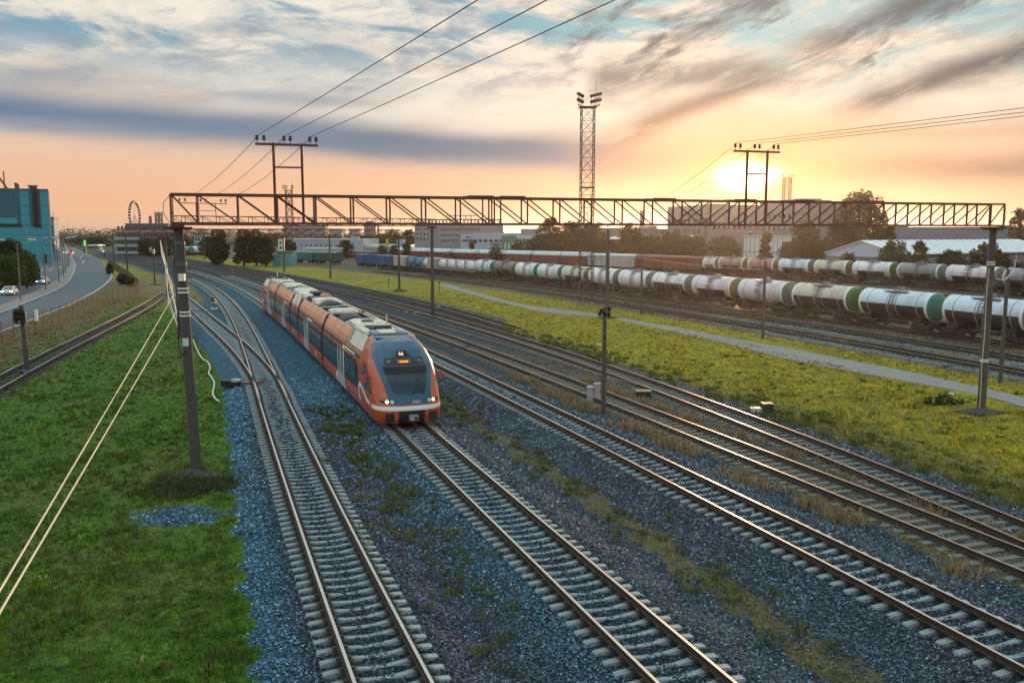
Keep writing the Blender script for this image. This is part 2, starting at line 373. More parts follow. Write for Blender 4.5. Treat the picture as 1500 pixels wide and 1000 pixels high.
# ---------------------------------------------------------------- tracks
RP = [(-.075, 0), (-.075, .02), (-.014, .035), (-.014, .125), (-.04, .14), (-.04, .178), (.04, .178), (.04, .14), (.014, .125), (.014, .035), (.075, .02), (.075, 0)]
def rail_mesh(line, side, y0, y1, root, topm, step):
    mb = MB(); rings = []
    for x, y, sl in line.samples(y0, y1, step):
        n = math.hypot(1, sl); nx_, ny_ = 1/n, -sl/n
        rings.append([(x+nx_*(side+px), y+ny_*(side+px), line.z-.18+pz) for px, pz in RP])
    mb.loft(rings, m=lambda i, k: 1 if k in (5,) else 0)
    return mb.build('rail', [rail_side, topm], root, world=True)
def sleeper_mesh(kind):
    mb = MB()
    if kind == 'concrete':
        xs = [-1.35, -1.33, -.98, -.72, -.45, -.2, 0, .2, .45, .72, .98, 1.33, 1.35]; zt = [.02, .055, .085, .09, .05, .025, .02, .025, .05, .09, .085, .055, .02]
        rings = []
        for x, z in zip(xs, zt):
            wb = .14 if abs(x) > .5 else .12; wt = wb-.045; rings.append([(x, -wb, -.15), (x, wb, -.15), (x, wt, z), (x, -wt, z)])
        mb.loft(rings, caps=True)
        for r in (-.795, .795):
            for q in (-.13, .13): mb.box(r+q-.04, r+q+.04, -.06, .06, .085, .125, 1)
    else:
        mb.box(-1.36, 1.36, -.125, .125, -.14, .05)
        for r in (-.795, .795): mb.box(r-.17, r+.17, -.08, .08, .05, .07, 1)
    return mb.mesh('sleeper', [concrete if kind == 'concrete' else (timber if kind == 'timber' else timber_dark), rail_side])
def stain_shade_near_rails(m):  # rust stain beside the rails, deepened to paint in the rails' shade
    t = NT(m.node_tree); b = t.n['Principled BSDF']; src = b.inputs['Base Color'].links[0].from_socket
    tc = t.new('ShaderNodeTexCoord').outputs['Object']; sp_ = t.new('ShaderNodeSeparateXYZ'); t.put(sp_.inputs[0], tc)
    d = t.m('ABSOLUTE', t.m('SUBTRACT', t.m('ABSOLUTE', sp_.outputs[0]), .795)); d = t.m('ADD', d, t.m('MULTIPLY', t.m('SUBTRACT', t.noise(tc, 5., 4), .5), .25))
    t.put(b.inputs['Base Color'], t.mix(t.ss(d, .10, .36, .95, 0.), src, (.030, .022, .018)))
stain_shade_near_rails(concrete)
SLP = {k: sleeper_mesh(k) for k in ('concrete', 'timber', 'tarred')}
def in_view(x, y, z=.3, mar=60):
    p = proj(x, y, z); return y > 8 and -mar < p[0] < 1500+mar and p[1] < 1000+mar*1.5
def track(line, label, y0, y1, kind='concrete', sp=.545, topm=None, y_sleep=None, jit=0., skip=0.):
    x0 = float(line.X(max(y0, 20))); root = thing('railway_track', label, 'railway track', (x0, max(y0, 20), 0), 0, 'railway tracks')
    for sd in (-.795, .795): rail_mesh(line, sd, y0, y1, root, topm or rail_top, 1.5 if y1 < 200 else 3.)
    pts = [p for p in line.samples(y0, y_sleep or y1, sp) if in_view(p[0], p[1]) and rnd.random() >= skip]
    me = SLP[kind]; zz = line.z-.27
    for x, y, sl in pts[:100]:
        o = link('sleeper', me, root, (x-x0+rnd.uniform(-jit, jit), y-root.location.y+rnd.uniform(-jit, jit), zz), math.atan(-1/1e9)-math.atan(sl)+rnd.uniform(-jit, jit)*.6)
    if len(pts) > 100:
        bv = [v.co.copy() for v in me.vertices]; bf = [tuple(p.vertices) for p in me.polygons]; bm_ = [p.material_index for p in me.polygons]
        mb = MB()
        for x, y, sl in pts[100:]:
            c, s_ = math.cos(-math.atan(sl)), math.sin(-math.atan(sl)); n = len(mb.v)
            mb.v += [(x+c*v.x-s_*v.y, y+s_*v.x+c*v.y, zz+v.z) for v in bv]
            mb.f += [tuple(i+n for i in f) for f in bf]; mb.m += bm_; mb.sm += [False]*len(bf)
        o = mb.build('sleepers', list(me.materials), root, world=True); o['kind'] = 'stuff'
    return root
track(A, 'concrete sleepered track nearest the green lawn, leading up to the points', 13, 372, y_sleep=190)
track(B, 'concrete sleepered track the orange train runs on', 13, 405, y_sleep=230)
track(Ct, 'concrete sleepered track just right of the orange train', 14, 430, y_sleep=200)
track(D, 'weedy timber sleepered track beside the short pole with the black fittings', 18, 380, 'timber', .62, rail_old, 130, .03, .06)
track(E, 'weedy timber sleepered track along the edge of the yellow meadow', 18, 398, 'timber', .62, rail_old, 130, .03, .06)
track(Ft, 'old track that joins another one at the meadow edge halfway along', 92, 425, 'tarred', .65, rail_old, 150)
track(S, 'rusty siding curving through the grass beside the road fence', 46, 186, 'tarred', .8, rail_top, 120, .03, .15)
track(Br, 'branch track leaving the points towards the gantry leg', 50, 148, 'concrete', .545)
track(Y1, 'yard track with dark rails on blue chippings, nearest the footpath', 56, 224, 'tarred', .6, rail_old, 130)
track(Y2, 'yard track with dark rails on blue chippings in front of the tank wagons', 60, 210, 'tarred', .6, rail_old, 130)
track(R1, 'yard track carrying the front row of tank wagons', 66, 246, 'tarred', .6, rail_top, 100)
track(RM, 'empty yard track between the two rows of wagons', 100, 290, 'tarred', .6, rail_top, 101)
track(R2, 'yard track carrying the back row of wagons', 110, 330, 'tarred', .6, rail_old, 111)
# ---------------------------------------------------------------- the train
orange = mat('train_orange', (.52, .085, .020), .38, var=.07, scale=1., coat=.35, dirt=(.30, .075, .035), dirt_amt=.35)
cove_m = mat('train_cove', (.58, .22, .11), .30, .2, var=.10, scale=1.2, coat=.4)  # copper paler than the body orange: sky sheen put into the colour
hood_m = mat('train_hood_blue', (.002, .060, .130), .28, .0, var=.1, scale=1., coat=.25)
wind_m = mat('train_windscreen', (.002, .022, .042), .18, 0, var=.1)
band_m = mat('train_window_band', (.008, .009, .012), .2, 0, var=.3, scale=.8)
pane_m = mat('train_side_pane', (.020, .026, .034), .05, 0, var=.2, coat=.5)
stripe_m = mat('train_silver_white', (.78, .79, .82), .4, var=.08)
purple_m = mat('train_purple_line', (.07, .03, .045), .4, var=.2)
roofdark = mat('train_roof_dark', (.010, .012, .015), .6, var=.4, scale=1.5)
cream = mat('train_roof_cream', (.72, .65, .53), .5, var=.12, scale=1.5, dirt=(.26, .23, .2), dirt_amt=.5)
creamgrey = mat('train_roof_vent', (.30, .28, .24), .6, var=.2, scale=3)
bluebox = mat('train_roof_blue', (.13, .26, .36), .4, var=.2)
rubber = mat('bellows_rubber', (.012, .012, .013), .8)
lamp_on = mat('lamp_lit', (1., .55, .22), .4, emit=6.)
lamp_off = mat('lamp_clear', (.42, .62, .66), .15, coat=.5)
led_m = mat('led_amber', (1., .32, .03), .5, emit=2.6)
led_w = mat('led_number', (1., .55, .34), .5, emit=1.6)
silver = mat('coupler_silver', (.45, .55, .60), .35, .6, var=.3, scale=6)
_sp = B.samples(25, 190, .25); _acc = [0.]
for p, q in zip(_sp[:-1], _sp[1:]): _acc.append(_acc[-1]+math.hypot(q[0]-p[0], q[1]-p[1]))
def bpos(s):
    return Vector((float(np.interp(s, _acc, [p[0] for p in _sp])), float(np.interp(s, _acc, [p[1] for p in _sp])), 0))
# nose: where the centre of the front projects at px 606
S0 = _acc[min(range(len(_sp)), key=lambda i: abs(proj(_sp[i][0], _sp[i][1], .7)[1]-617))]
TZ = .10   # rail top is .5; heights below are for rail top .4
train = thing('passenger_train', 'orange and dark articulated passenger train with lit headlights running towards the viewer', 'train', bpos(S0), 0)
class Frame_:
    def __init__(s, s0, s1, flip=False):
        a, b = bpos(S0+s0), bpos(S0+s1); t = (b-a).normalized()
        if flip: a, t = b, -t
        s.o, s.t, s.n = a, t, Vector((t.y, -t.x, 0))
        s.flip = flip
    def __call__(s, l, x, z):
        p = s.o+s.t*l+s.n*(x*1.09); return (p.x, p.y, z+TZ)
ZS = [.52, .65, .8]+[round(float(q), 4) for q in np.linspace(.95, 4.47, 46)]
def sb(z): return float(np.interp(z, [.52, .8, 1.3, 1.6, 2.5, 3.45, 4.0, 4.35, 4.47], [.14, 0, .03, .20, .82, 1.66, 2.3, 2.9, 3.5]))
def wd(z): return float(np.interp(z, [.52, 1.0, 2.9, 3.3, 3.85, 4.25, 4.47], [1.54, 1.63, 1.63, 1.58, 1.40, 1.20, .98]))
ND, NE = 1.65, 3.0
def front_s(x, z): return sb(z)+ND*(1-max(0, 1-(abs(x)/wd(z))**NE)**(1/NE))
def side_x(l, z):
    q = 1-min(1, max(0, (l-sb(z))/ND)); return wd(z)*max(0, 1-q**NE)**(1/NE)
def nose_shell(f, lend, m=0):
    mb = MB(); rings = []
    ths = np.linspace(-math.pi/2, math.pi/2, 37)
    for z in ZS:
        w, s_ = wd(z), sb(z); r = [f(lend, -w, z), f(max(lend-.6, s_+ND), -w, z)]
        for t in ths:
            sn, cs = math.sin(t), max(0, math.cos(t))
            r.append(f(s_+ND*(1-cs**(2/NE)), w*math.copysign(abs(sn)**(2/NE), sn), z))
        r += [f(max(lend-.6, s_+ND), w, z), f(lend, w, z)]; rings.append(r)
    mb.loft(rings, m=m, closed=False, smooth=True)
    mb.poly(rings[-1], m); mb.poly(rings[0][::-1], m); mb.poly([r[0] for r in rings]+[r[-1] for r in rings][::-1], m)
    return mb
def front_patch(f, zs, xl, xr, off, m=0, nx_=14):
    mb = MB(); rings = []
    for z in zs:
        a, b = xl(z), xr(z); xs_ = [(a+b)/2+(b-a)/2*math.sin(math.pi/2*(2*i/nx_-1)) for i in range(nx_+1)]; rings.append([f(front_s(x_, z)-off, x_, z) for x_ in xs_])
    return mb.loft(rings, m=m, closed=False, smooth=True)
def side_patch(f, top, bot, off, m=0, side=-1, n=16):
    """band on the side between two (l, z) polylines with the same number of points"""
    mb = MB(); A_, B_ = [], []
    def rs(p):
        p = [np.array(q, float) for q in p]; d = np.cumsum([0]+[np.linalg.norm(b-a) for a, b in zip(p[:-1], p[1:])])
        return [tuple(np.interp(t, d, [q[k] for q in p]) for k in (0, 1)) for t in np.linspace(0, d[-1], n+1)]
    A_, B_ = rs(top), rs(bot); rings = []
    for k in range(5):
        u = k/4; rings.append([f(a[0]*(1-u)+b[0]*u, side*(side_x(a[0]*(1-u)+b[0]*u, a[1]*(1-u)+b[1]*u)+off), a[1]*(1-u)+b[1]*u) for a, b in zip(A_, B_)])
    return mb.loft(rings, m=m, closed=False, smooth=True)
SEC = [(1.55, .60), (1.63, 1.0), (1.63, 2.0), (1.63, 2.9), (1.60, 3.15), (1.55, 3.38), (1.50, 3.58), (1.38, 3.9), (1.20, 4.25), (1.08, 4.35), (.98, 4.30), (.94, 3.98)]
def car_shell(f, l0, l1):
    mb = MB(); full = [(-x, z) for x, z in SEC]+[(x, z) for x, z in SEC[::-1]]
    rings = [[f(l, x, z) for x, z in full] for l in np.linspace(l0, l1, 9)]
    n = len(full)
    def mm(i, k):
        k = min(k, n-2-k) if k < n-1 else -1
        return 3 if k == -1 else (0 if k < 4 else (2 if k == 4 else (1 if k < 10 else 3)))
    mb.loft(rings, m=mm, closed=True, caps=False)
    mb.poly(rings[0][::-1], 0); mb.poly(rings[-1], 0)
    for l in np.arange(l0+2.4, l1-1, 2.9):
        for sd in (-1, 1):
            for p, q in zip(SEC[4:9], SEC[5:10]): mb.poly([f(l, sd*(p[0]+.008), p[1]), f(l+.06, sd*(p[0]+.008), p[1]), f(l+.06, sd*(q[0]+.008), q[1]), f(l, sd*(q[0]+.008), q[1])], 3)
    return mb
def flat_side(f, pts, off, m=0):   # polygon on the straight side: (l, z)
    mb = MB()
    for sd in (-1, 1):
        p = [f(l, sd*(wd(z)+off), z) for l, z in pts]; mb.poly(p if sd < 0 else p[::-1], m)
    return mb
def strips_side(f, quads_, off, m=0, sides=(-1, 1)):
    mb = MB()
    for q in quads_:
        for sd in sides:
            # split vertically so that it follows the curved side
            (a, b, c, d) = q; k = 4
            for i in range(k):
                u0, u1 = i/k, (i+1)/k
                def L_(p, r, u): return (p[0]*(1-u)+r[0]*u, p[1]*(1-u)+r[1]*u)
                pp = [L_(a, d, u0), L_(b, c, u0), L_(b, c, u1), L_(a, d, u1)]
                mb.poly([f(l, sd*(wd(z)+off), z) for l, z in pp], m)
    return mb
def add_windows(f, par, l0, l1, n, gap=.12):
    w = (l1-l0)/n
    for i in range(n):
        a, b = l0+w*i+gap/2, l0+w*(i+1)-gap/2
        for sd in (-1, 1): strips_side(f, [((a, 2.72), (b, 2.72), (b, 1.82), (a, 1.82))], .022, 0, (sd,)).build('window', pane_m, par, world=True)
def door_set(f, par, l, mirror=1):
    for sd in (-1, 1):
        for a, b in ((l-.75, l-.03), (l+.03, l+.75)):
            d = strips_side(f, [((a, 3.0), (b, 3.0), (b, .8), (a, .8))], .026, 0, (sd,)).build('door', band_m, par, world=True)
            strips_side(f, [((a+.13, 2.75), (b-.13, 2.75), (b-.13, 1.3), (a+.13, 1.3))], .032, 0, (sd,)).build('door_window', pane_m, par, world=True)
    q = []
    for o, w in ((-1.25, .24), (-.62, .10), (-.10, .22), (.50, .10), (1.05, .24)):   # silver upright bars ...
        q.append(((l+o, 3.0), (l+o+w, 3.0), (l+o+w, 1.5), (l+o, 1.5)))
    for o, w, e in ((-1.25, .30, -1.6), (-.62, .26, -.95), (-.10, .30, -.25), (.50, .26, .5), (1.05, .32, 1.4)):   # ... fanning out like roots below
        e = o+(e-o)*mirror if mirror > 0 else o-(e-o)*.8
        q.append(((l+o-.02, 1.5), (l+o+w-.03, 1.5), (l+e+w*1.7, .68), (l+e, .68)))
    for sd in (-1, 1): strips_side(f, q, .036, 0, (sd,)).build('stripe_decal', stripe_m, par, world=True)
def outline(f, par, l0, l1, z0, z1, left=True):
    """thin silver line: up one edge, round the corner, along the top"""
    pts = [(l0, z0), (l0, z1-.35), (l0+.06, z1-.15), (l0+.25, z1-.02), (l0+.5, z1), (l1, z1)]
    for sd in (-1, 1): MB().tube([f(l, sd*(wd(z)+.015), z) for l, z in pts], .045, 5).build('silver_line', stripe_m, par, world=True)
def roof_box(f, par, name, l0, l1, x0, x1, z0, z1, m, ch=.12):
    rings = []
    for l, i in ((l0, ch), (l0+ch, 0), (l1-ch, 0), (l1, ch)):
        rings.append([f(l, x0, z0), f(l, x1, z0), f(l, x1, z1-i-ch*.4), f(l, x1-ch, z1-i), f(l, x0+ch, z1-i), f(l, x0, z1-i-ch*.4)])
    return MB().loft(rings, caps=True).build(name, m, par, world=True)
def roof_dome(f, par, name, l0, l1, w, z0, h, m, n=10):
    rings = [[f(l, -w*math.cos(math.pi*k/n)*c, z0+h*c*math.sin(math.pi*k/n)) for k in range(n+1)] for l, c in ((l0, .72), (l0+.2, .95), (l0+.45, 1), (l1-.45, 1), (l1-.2, .95), (l1, .72))]
    return MB().loft(rings, closed=True, caps=True, smooth=False).build(name, m, par, world=True)
def pipes(f, par, lst, r=.045):
    mb = MB()
    for pts in lst: mb.tube([f(*p) for p in pts], r, 6)
    return mb.build('roof_pipes', cream, par, world=True)
def bogie(f, par, l):
    mb = MB()
    for x in (-1.0, 1.0): mb.hexa([f(l-1.6, x-.12, .55), f(l+1.6, x-.12, .55), f(l+1.6, x+.12, .55), f(l-1.6, x+.12, .55), f(l-1.6, x-.12, .85), f(l+1.6, x-.12, .85), f(l+1.6, x+.12, .85), f(l-1.6, x+.12, .85)])
    b = mb.build('bogie', dark, par, world=True)
    for dl in (-1.25, 1.25):
        w = MB()
        for x in (-.795, .795): w.tube([f(l+dl, x-.065, .86), f(l+dl, x+.065, .86)], .45, 18)
        w.tube([f(l+dl, -.8, .86), f(l+dl, .8, .86)], .08, 8)
        w.build('wheelset', dark, par, world=True)
def under(f, par, l0, l1):
    MB().hexa([f(l0, -1.3, .55), f(l1, -1.3, .55), f(l1, 1.3, .55), f(l0, 1.3, .55), f(l0, -1.3, .67), f(l1, -1.3, .67), f(l1, 1.3, .67), f(l0, 1.3, .67)]).build('underframe', dark, par, world=True)
def text_part(name, s, size, m, par, f, l, x, z, tilt, ext=.004):
    cu = bpy.data.curves.new(name, 'FONT'); cu.body = s; cu.size = size; cu.align_x = 'CENTER'; cu.align_y = 'CENTER'; cu.extrude = ext
    cu.materials.append(m); cu.fill_mode = 'BOTH'
    tmp = bpy.data.objects.new(name, cu); COL.objects.link(tmp); me = bpy.data.meshes.new_from_object(tmp.evaluated_get(bpy.context.evaluated_depsgraph_get())); bpy.data.objects.remove(tmp); o = bpy.data.objects.new(name, me); COL.objects.link(o); o.parent = par
    # x axis along f.n, facing the viewer (-t), tilted back
    xv = Vector(f.n); zv = (Vector((0, 0, 1))*math.cos(tilt)+f.t*math.sin(tilt)).normalized(); yv = xv.cross(zv)*-1
    M_ = Matrix((xv, zv, xv.cross(zv))).transposed().to_4x4()
    M_.translation = Vector(f(l, x, z))-train.location
    o.matrix_local = M_; return o
def cab_details(f, par, lit=True):
    zh = list(np.linspace(1.46, 4.465, 48))
    hw = lambda z: float(np.interp(z, [1.46, 1.54, 1.66, 2.0, 2.5, 3.1, 3.6, 4.1, 4.47], [.74, .94, 1.0, 1.06, 1.16, 1.32, 1.40, 1.27, .975]))
    front_patch(f, zh, lambda z: -hw(z), lambda z: hw(z), .018, nx_=48).build('front_hood', hood_m, par, world=True)
    MB().poly([f(3.60, -.975, 4.478), f(3.60, .975, 4.478), f(4.6, .975, 4.478), f(4.6, -.975, 4.478)]).build('hood_top', hood_m, par, world=True)
    ww = lambda z: float(np.interp(z, [1.95, 2.05, 2.9, 3.25], [.70, .78, 1.02, 1.08]))
    front_patch(f, list(np.linspace(1.95, 2.84, 8)), lambda z: -ww(z), lambda z: ww(z), .030).build('windscreen', wind_m, par, world=True)
    front_patch(f, list(np.linspace(2.86, 3.22, 4)), lambda z: -ww(z), lambda z: ww(z), .030).build('sun_visor', rubber, par, world=True)
    front_patch(f, list(np.linspace(3.27, 3.64, 4)), lambda z: -.96+(.12 if z > 3.6 else 0), lambda z: .96-(.12 if z > 3.6 else 0), .030).build('display_strip', band_m, par, world=True)
    front_patch(f, [3.36, 3.45, 3.54], lambda z: -.36, lambda z: .30, .038).build('destination_display', mat('led_back', (.16, .03, .004), .4, emit=.5), par, world=True)
    front_patch(f, [3.66, 3.76, 3.9, 3.93], lambda z: -.36+.12*(z-3.66)/.27, lambda z: .42-.28*(z-3.66)/.27, .036).build('route_number_panel', rubber, par, world=True)
    mw = MB()   # wiper
    mw.tube([f(front_s(.05, 1.90)-.04, .05, 1.90), f(front_s(.35, 2.1)-.05, .35, 2.1), f(front_s(.45, 2.65)-.05, .45, 2.65)], .018, 5)
    mw.build('wiper', black, par, world=True)
    front_patch(f, [1.17, 1.24, 1.31, 1.38], lambda z: -wd(z)*.9999, lambda z: wd(z)*.9999, .014, nx_=40).build('front_stripe', stripe_m, par, world=True)
    for sd in (-1, 1):   # stripe runs back along the side and curls over
        top = [(1.9, 1.38), (2.8, 1.48), (3.7, 1.74), (4.5, 1.96), (5.05, 1.94), (5.32, 1.65), (5.2, 1.25), (4.7, .92)]
        bot = [(1.9, 1.17), (2.8, 1.25), (3.7, 1.50), (4.45, 1.71), (4.85, 1.73), (5.06, 1.57), (4.97, 1.32), (4.6, 1.08)]
        side_patch(f, top, bot, .014, side=sd, n=30).build('side_stripe', stripe_m, par, world=True)
        side_patch(f, [(3.6, 3.2), (3.0, 3.08), (2.3, 2.62), (1.55, 1.86)], [(3.95, 3.1), (4.0, 2.5), (3.5, 1.92), (1.6, 1.80)], .014, side=sd).build('cab_side_window', pane_m, par, world=True)
        # headlamp cluster
        front_patch(f, [1.50, 1.58, 1.66, 1.71], lambda z, sd=sd: min(sd*.84, sd*(1.38 if 1.54 < z < 1.70 else 1.16)), lambda z, sd=sd: max(sd*.84, sd*(1.38 if 1.54 < z < 1.70 else 1.16)), .018).build('headlight_housing', black, par, world=True)
        for xx, mt, r, nm in ((1.10, lamp_on if lit else lamp_off, .075, 'headlight'), (.88, lamp_off, .085, 'marker_lamp')):
            c = [f(front_s(sd*xx+r*math.cos(q), 1.61+r*math.sin(q))-.03, sd*xx+r*math.cos(q), 1.61+r*math.sin(q)) for q in np.linspace(0, 2*math.pi, 15)[:-1]]
            MB().poly(c).build(nm, mt, par, world=True)
        c = [f(front_s(sd*.74, 3.45)-.035, sd*.74+.075*math.cos(q), 3.45+.075*math.sin(q)) for q in np.linspace(0, 2*math.pi, 15)[:-1]]
        MB().poly(c).build('marker_lamp', lamp_off, par, world=True)
        # buffers
        x0, x1 = sorted((sd*.82, sd*1.20))
        mb = MB(); fr = front_s(sd*1.0, .8)-.12
        mb.loft([[f(l, a, .62), f(l, b, .62), f(l, b, 1.06), f(l, a, 1.06)] for l, a, b in ((fr+.4, x0, x1), (fr+.05, x0, x1), (fr, x0+.04, x1-.04))], caps=True)
        mb.build('buffer', black, par, world=True)
        m = MB(); m.tube([f(2.35, sd*1.6, 2.55), f(2.1, sd*1.88, 2.6)], .03, 6); 
        m.hexa([f(2.0, sd*1.86-.05, 2.4), f(2.12, sd*1.86-.05, 2.4), f(2.12, sd*1.86+.1, 2.4), f(2.0, sd*1.86+.1, 2.4), f(2.0, sd*1.86-.05, 2.78), f(2.12, sd*1.86-.05, 2.78), f(2.12, sd*1.86+.1, 2.78), f(2.0, sd*1.86+.1, 2.78)])
        m.build('mirror', orange, par, world=True)
    front_patch(f, [.53, .8, 1.15], lambda z: -.62, lambda z: .62, .012).build('coupler_recess', black, par, world=True)
    mb = MB(); l = -.02
    mb.hexa([f(l-.28, -.16, .70), f(l+.1, -.16, .70), f(l+.1, .24, .70), f(l-.28, .24, .70), f(l-.28, -.16, .95), f(l+.1, -.16, .95), f(l+.1, .24, .95), f(l-.28, .24, .95)])
    cp = mb.build('coupler', silver, par, world=True)
    mb = MB(); mb.hexa([f(l-.30, .06, .74), f(l-.27, .06, .74), f(l-.27, .2, .74), f(l-.30, .2, .74), f(l-.30, .06, .9), f(l-.27, .06, .9), f(l-.27, .2, .9), f(l-.30, .2, .9)])
    mb.build('coupler_face', black, par, world=True)
CARS = [(0, 20.0), (20.5, 35.2), (35.7, 41.6), (42.1, 55.8), (56.3, 74.)]
def cab_car(f, L, lit, par):
    car_shell(f, 5.0, L).build('carriage_body', [orange, cove_m, purple_m, roofdark], par, world=True)
    cab_details(f, par, lit)
    under(f, par, 1.5, L-.4); bogie(f, par, 4.2); bogie(f, par, L-.3)
    # dark window band from behind the cab to the end, round-ended at the front
    for sd in (-1, 1): strips_side(f, [((6.2, 3.02), (L-.15, 3.02), (L-.15, 1.45), (6.2, 1.45))], .012, 0, (sd,)).build('window_band', band_m, par, world=True)
    flat_side(f, [(6.2, 3.02), (5.75, 2.85), (5.4, 2.4), (5.32, 1.95), (5.5, 1.6), (5.8, 1.45), (6.2, 1.45)], .012).build('window_band_end', band_m, par, world=True)
    add_windows(f, par, 6.1, 10.2, 2); add_windows(f, par, 12.6, L-.4, 4)
    door_set(f, par, 11.4); outline(f, par, 10.3, 6.6, 1.5, 3.25)
    strips_side(f, [((8.3, 3.16), (12.0, 3.16), (12.0, 3.05), (8.3, 3.05))], .02).build('yellow_line', mat('train_yellow', (.55, .36, .02), .4), par, world=True)
    strips_side(f, [((13.0, 1.25), (13.6, 1.25), (13.6, .85), (13.0, .85))], .02).build('pictogram', stripe_m, par, world=True)
    # radiator panels on the shoulder
    for i in range(5):
        l0 = 4.7+i*1.0; mb = MB()
        for sd in (-1, 1):
            p = [(l0, 1.47, 3.62), (l0+.94, 1.47, 3.62), (l0+.94, 1.14, 4.40), (l0, 1.14, 4.40)]
            mb.hexa([f(l, sd*x, z) for l, x, z in p]+[f(l, sd*(x+.05), z+.05) for l, x, z in p])
        mb.build('radiator_panel', cream if i != 4 else creamgrey, par, world=True)
    roof_box(f, par, 'roof_cover', 4.6, 5.6, -.95, .95, 4.0, 4.5, roofdark)
    roof_box(f, par, 'roof_blue_box', 5.3, 6.5, -.85, -.45, 3.98, 4.62, bluebox); roof_box(f, par, 'roof_blue_box', 5.3, 6.5, .45, .85, 3.98, 4.62, bluebox)
    roof_box(f, par, 'roof_tray', 5.5, 7.0, -.42, .42, 4.0, 4.58, cream, .05)
    roof_box(f, par, 'roof_dark_box', 7.2, 8.0, -.35, .5, 4.0, 4.72, roofdark)
    roof_box(f, par, 'roof_cream_unit', 7.1, 9.6, -.95, .92, 3.98, 4.5, cream, .2)
    roof_box(f, par, 'roof_cream_unit', 10.0, 13.2, -.92, .92, 3.98, 4.66, cream, .28)
    roof_box(f, par, 'roof_vent', 10.4, 11.2, -.5, .1, 4.64, 4.72, roofdark, .03); roof_box(f, par, 'roof_vent', 11.7, 12.6, -.3, .55, 4.64, 4.7, creamgrey, .03)
    for i in range(4): roof_box(f, par, 'roof_vent', 7.5+i*.5, 7.85+i*.5, -.6, -.2, 4.49, 4.58, roofdark, .02)
    pipes(f, par, [[(9.7, -1.1, 4.36), (9.9, -.5, 4.5), (10.1, .2, 4.5)], [(13.5, -1.1, 4.36), (13.6, -.5, 4.45), (13.4, .3, 4.5)], [(7.6, .3, 4.7), (7.6, .3, 5.35)], [(13.4, -.7, 4.1), (L-.6, -.8, 4.1)], [(6.6, 1.12, 4.42), (L-.5, 1.12, 4.42)]])
    roof_dome(f, par, 'roof_tank', 14.0, 16.2, .8, 3.95, .42, bluebox); roof_dome(f, par, 'roof_tank', 16.6, L-.6, .85, 3.95, .5, roofdark)
f1 = Frame_(*CARS[0]); L1 = CARS[0][1]
c1 = nose_shell(f1, 5.0).build('leading_carriage', orange, train, world=True)
cab_car(f1, L1, True, c1)
tl = math.atan(.9)
text_part('destination_text', 'Viljandi', .155, led_m, c1, f1, front_s(-.03, 3.45)-.055, -.03, 3.45, math.atan2(.85, .95))
text_part('route_number_text', '55', .27, led_w, c1, f1, front_s(-.08, 3.79)-.06, -.08, 3.79, math.atan2(1.1, 1.))
text_part('fleet_number_text', '2431', .22, white_paint, c1, f1, front_s(.25, 1.57)-.10, .25, 1.58, math.atan2(.5, 1.))
def mid_car(i, doors, eq):
    s0, s1 = CARS[i]; f = Frame_(s0, s1); L = s1-s0
    c = car_shell(f, 0, L).build('carriage', [orange, cove_m, purple_m, roofdark], train, world=True)
    for sd in (-1, 1): strips_side(f, [((.15, 3.02), (L-.15, 3.02), (L-.15, 1.45), (.15, 1.45))], .012, 0, (sd,)).build('window_band', band_m, c, world=True)
    under(f, c, .3, L-.3); bogie(f, c, L-.2)
    for d, mr in doors: door_set(f, c, d, mr); outline(f, c, d-1.1, d-3.6, 1.5, 3.25)
    prev = .4
    for d, mr in list(doors)+[(L+.8, 1)]:
        if d-1.2-prev > 1.5: add_windows(f, c, prev, d-1.2, max(1, int((d-1.2-prev)/2.)))
        prev = d+1.2
    strips_side(f, [((3., 1.25), (3.5, 1.25), (3.5, .85), (3., .85))], .02).build('pictogram', stripe_m, c, world=True)
    for e in eq: (roof_dome if e[0] == 'd' else roof_box)(f, c, *e[1:])
    return f, c
f2, c2 = mid_car(1, [(9.0, 1)], [('b', 'roof_cream_unit', .6, 2.0, -.9, .9, 3.98, 4.55, cream, .2), ('d', 'roof_tank', 2.4, 4.6, .85, 3.95, .5, roofdark), ('d', 'roof_dark_hood', 5.0, 8.0, .92, 3.95, .78, roofdark), ('b', 'roof_cream_unit', 8.2, 11.2, -.92, .92, 3.98, 4.7, cream, .25), ('b', 'roof_dark_box', 11.6, 14.2, -.9, .9, 3.98, 4.6, roofdark, .1)])
pipes(f2, c2, [[(8.4, -1.1, 4.36), (8.3, -.4, 4.72), (8.2, .3, 4.75)], [(4.8, -1.1, 4.36), (4.8, .9, 4.5)], [(.5, 1.12, 4.42), (14, 1.12, 4.42)]])
f3, c3 = mid_car(2, [], [('b', 'roof_cowl', .2, 2.6, -1.05, -.3, 4.0, 4.75, cream, .25), ('b', 'roof_cowl', .2, 2.2, .3, 1.05, 4.0, 4.75, cove_m, .25), ('b', 'roof_dark_box', .6, 3.0, -.3, .9, 4.0, 4.8, roofdark, .1), ('b', 'roof_cowl', 3.2, 5.6, -1.05, 1.05, 4.0, 4.66, cream, .3)])
for i in range(2):
    mb = MB()
    for sd in (-1, 1):
        l0 = .6+i*2.4; p = [(l0, 1.47, 3.62), (l0+1.9, 1.47, 3.62), (l0+1.9, 1.14, 4.42), (l0, 1.14, 4.42)]
        mb.hexa([f3(l, sd*x, z) for l, x, z in p]+[f3(l, sd*(x+.05), z+.05) for l, x, z in p])
    mb.build('radiator_panel', cream, c3, world=True)
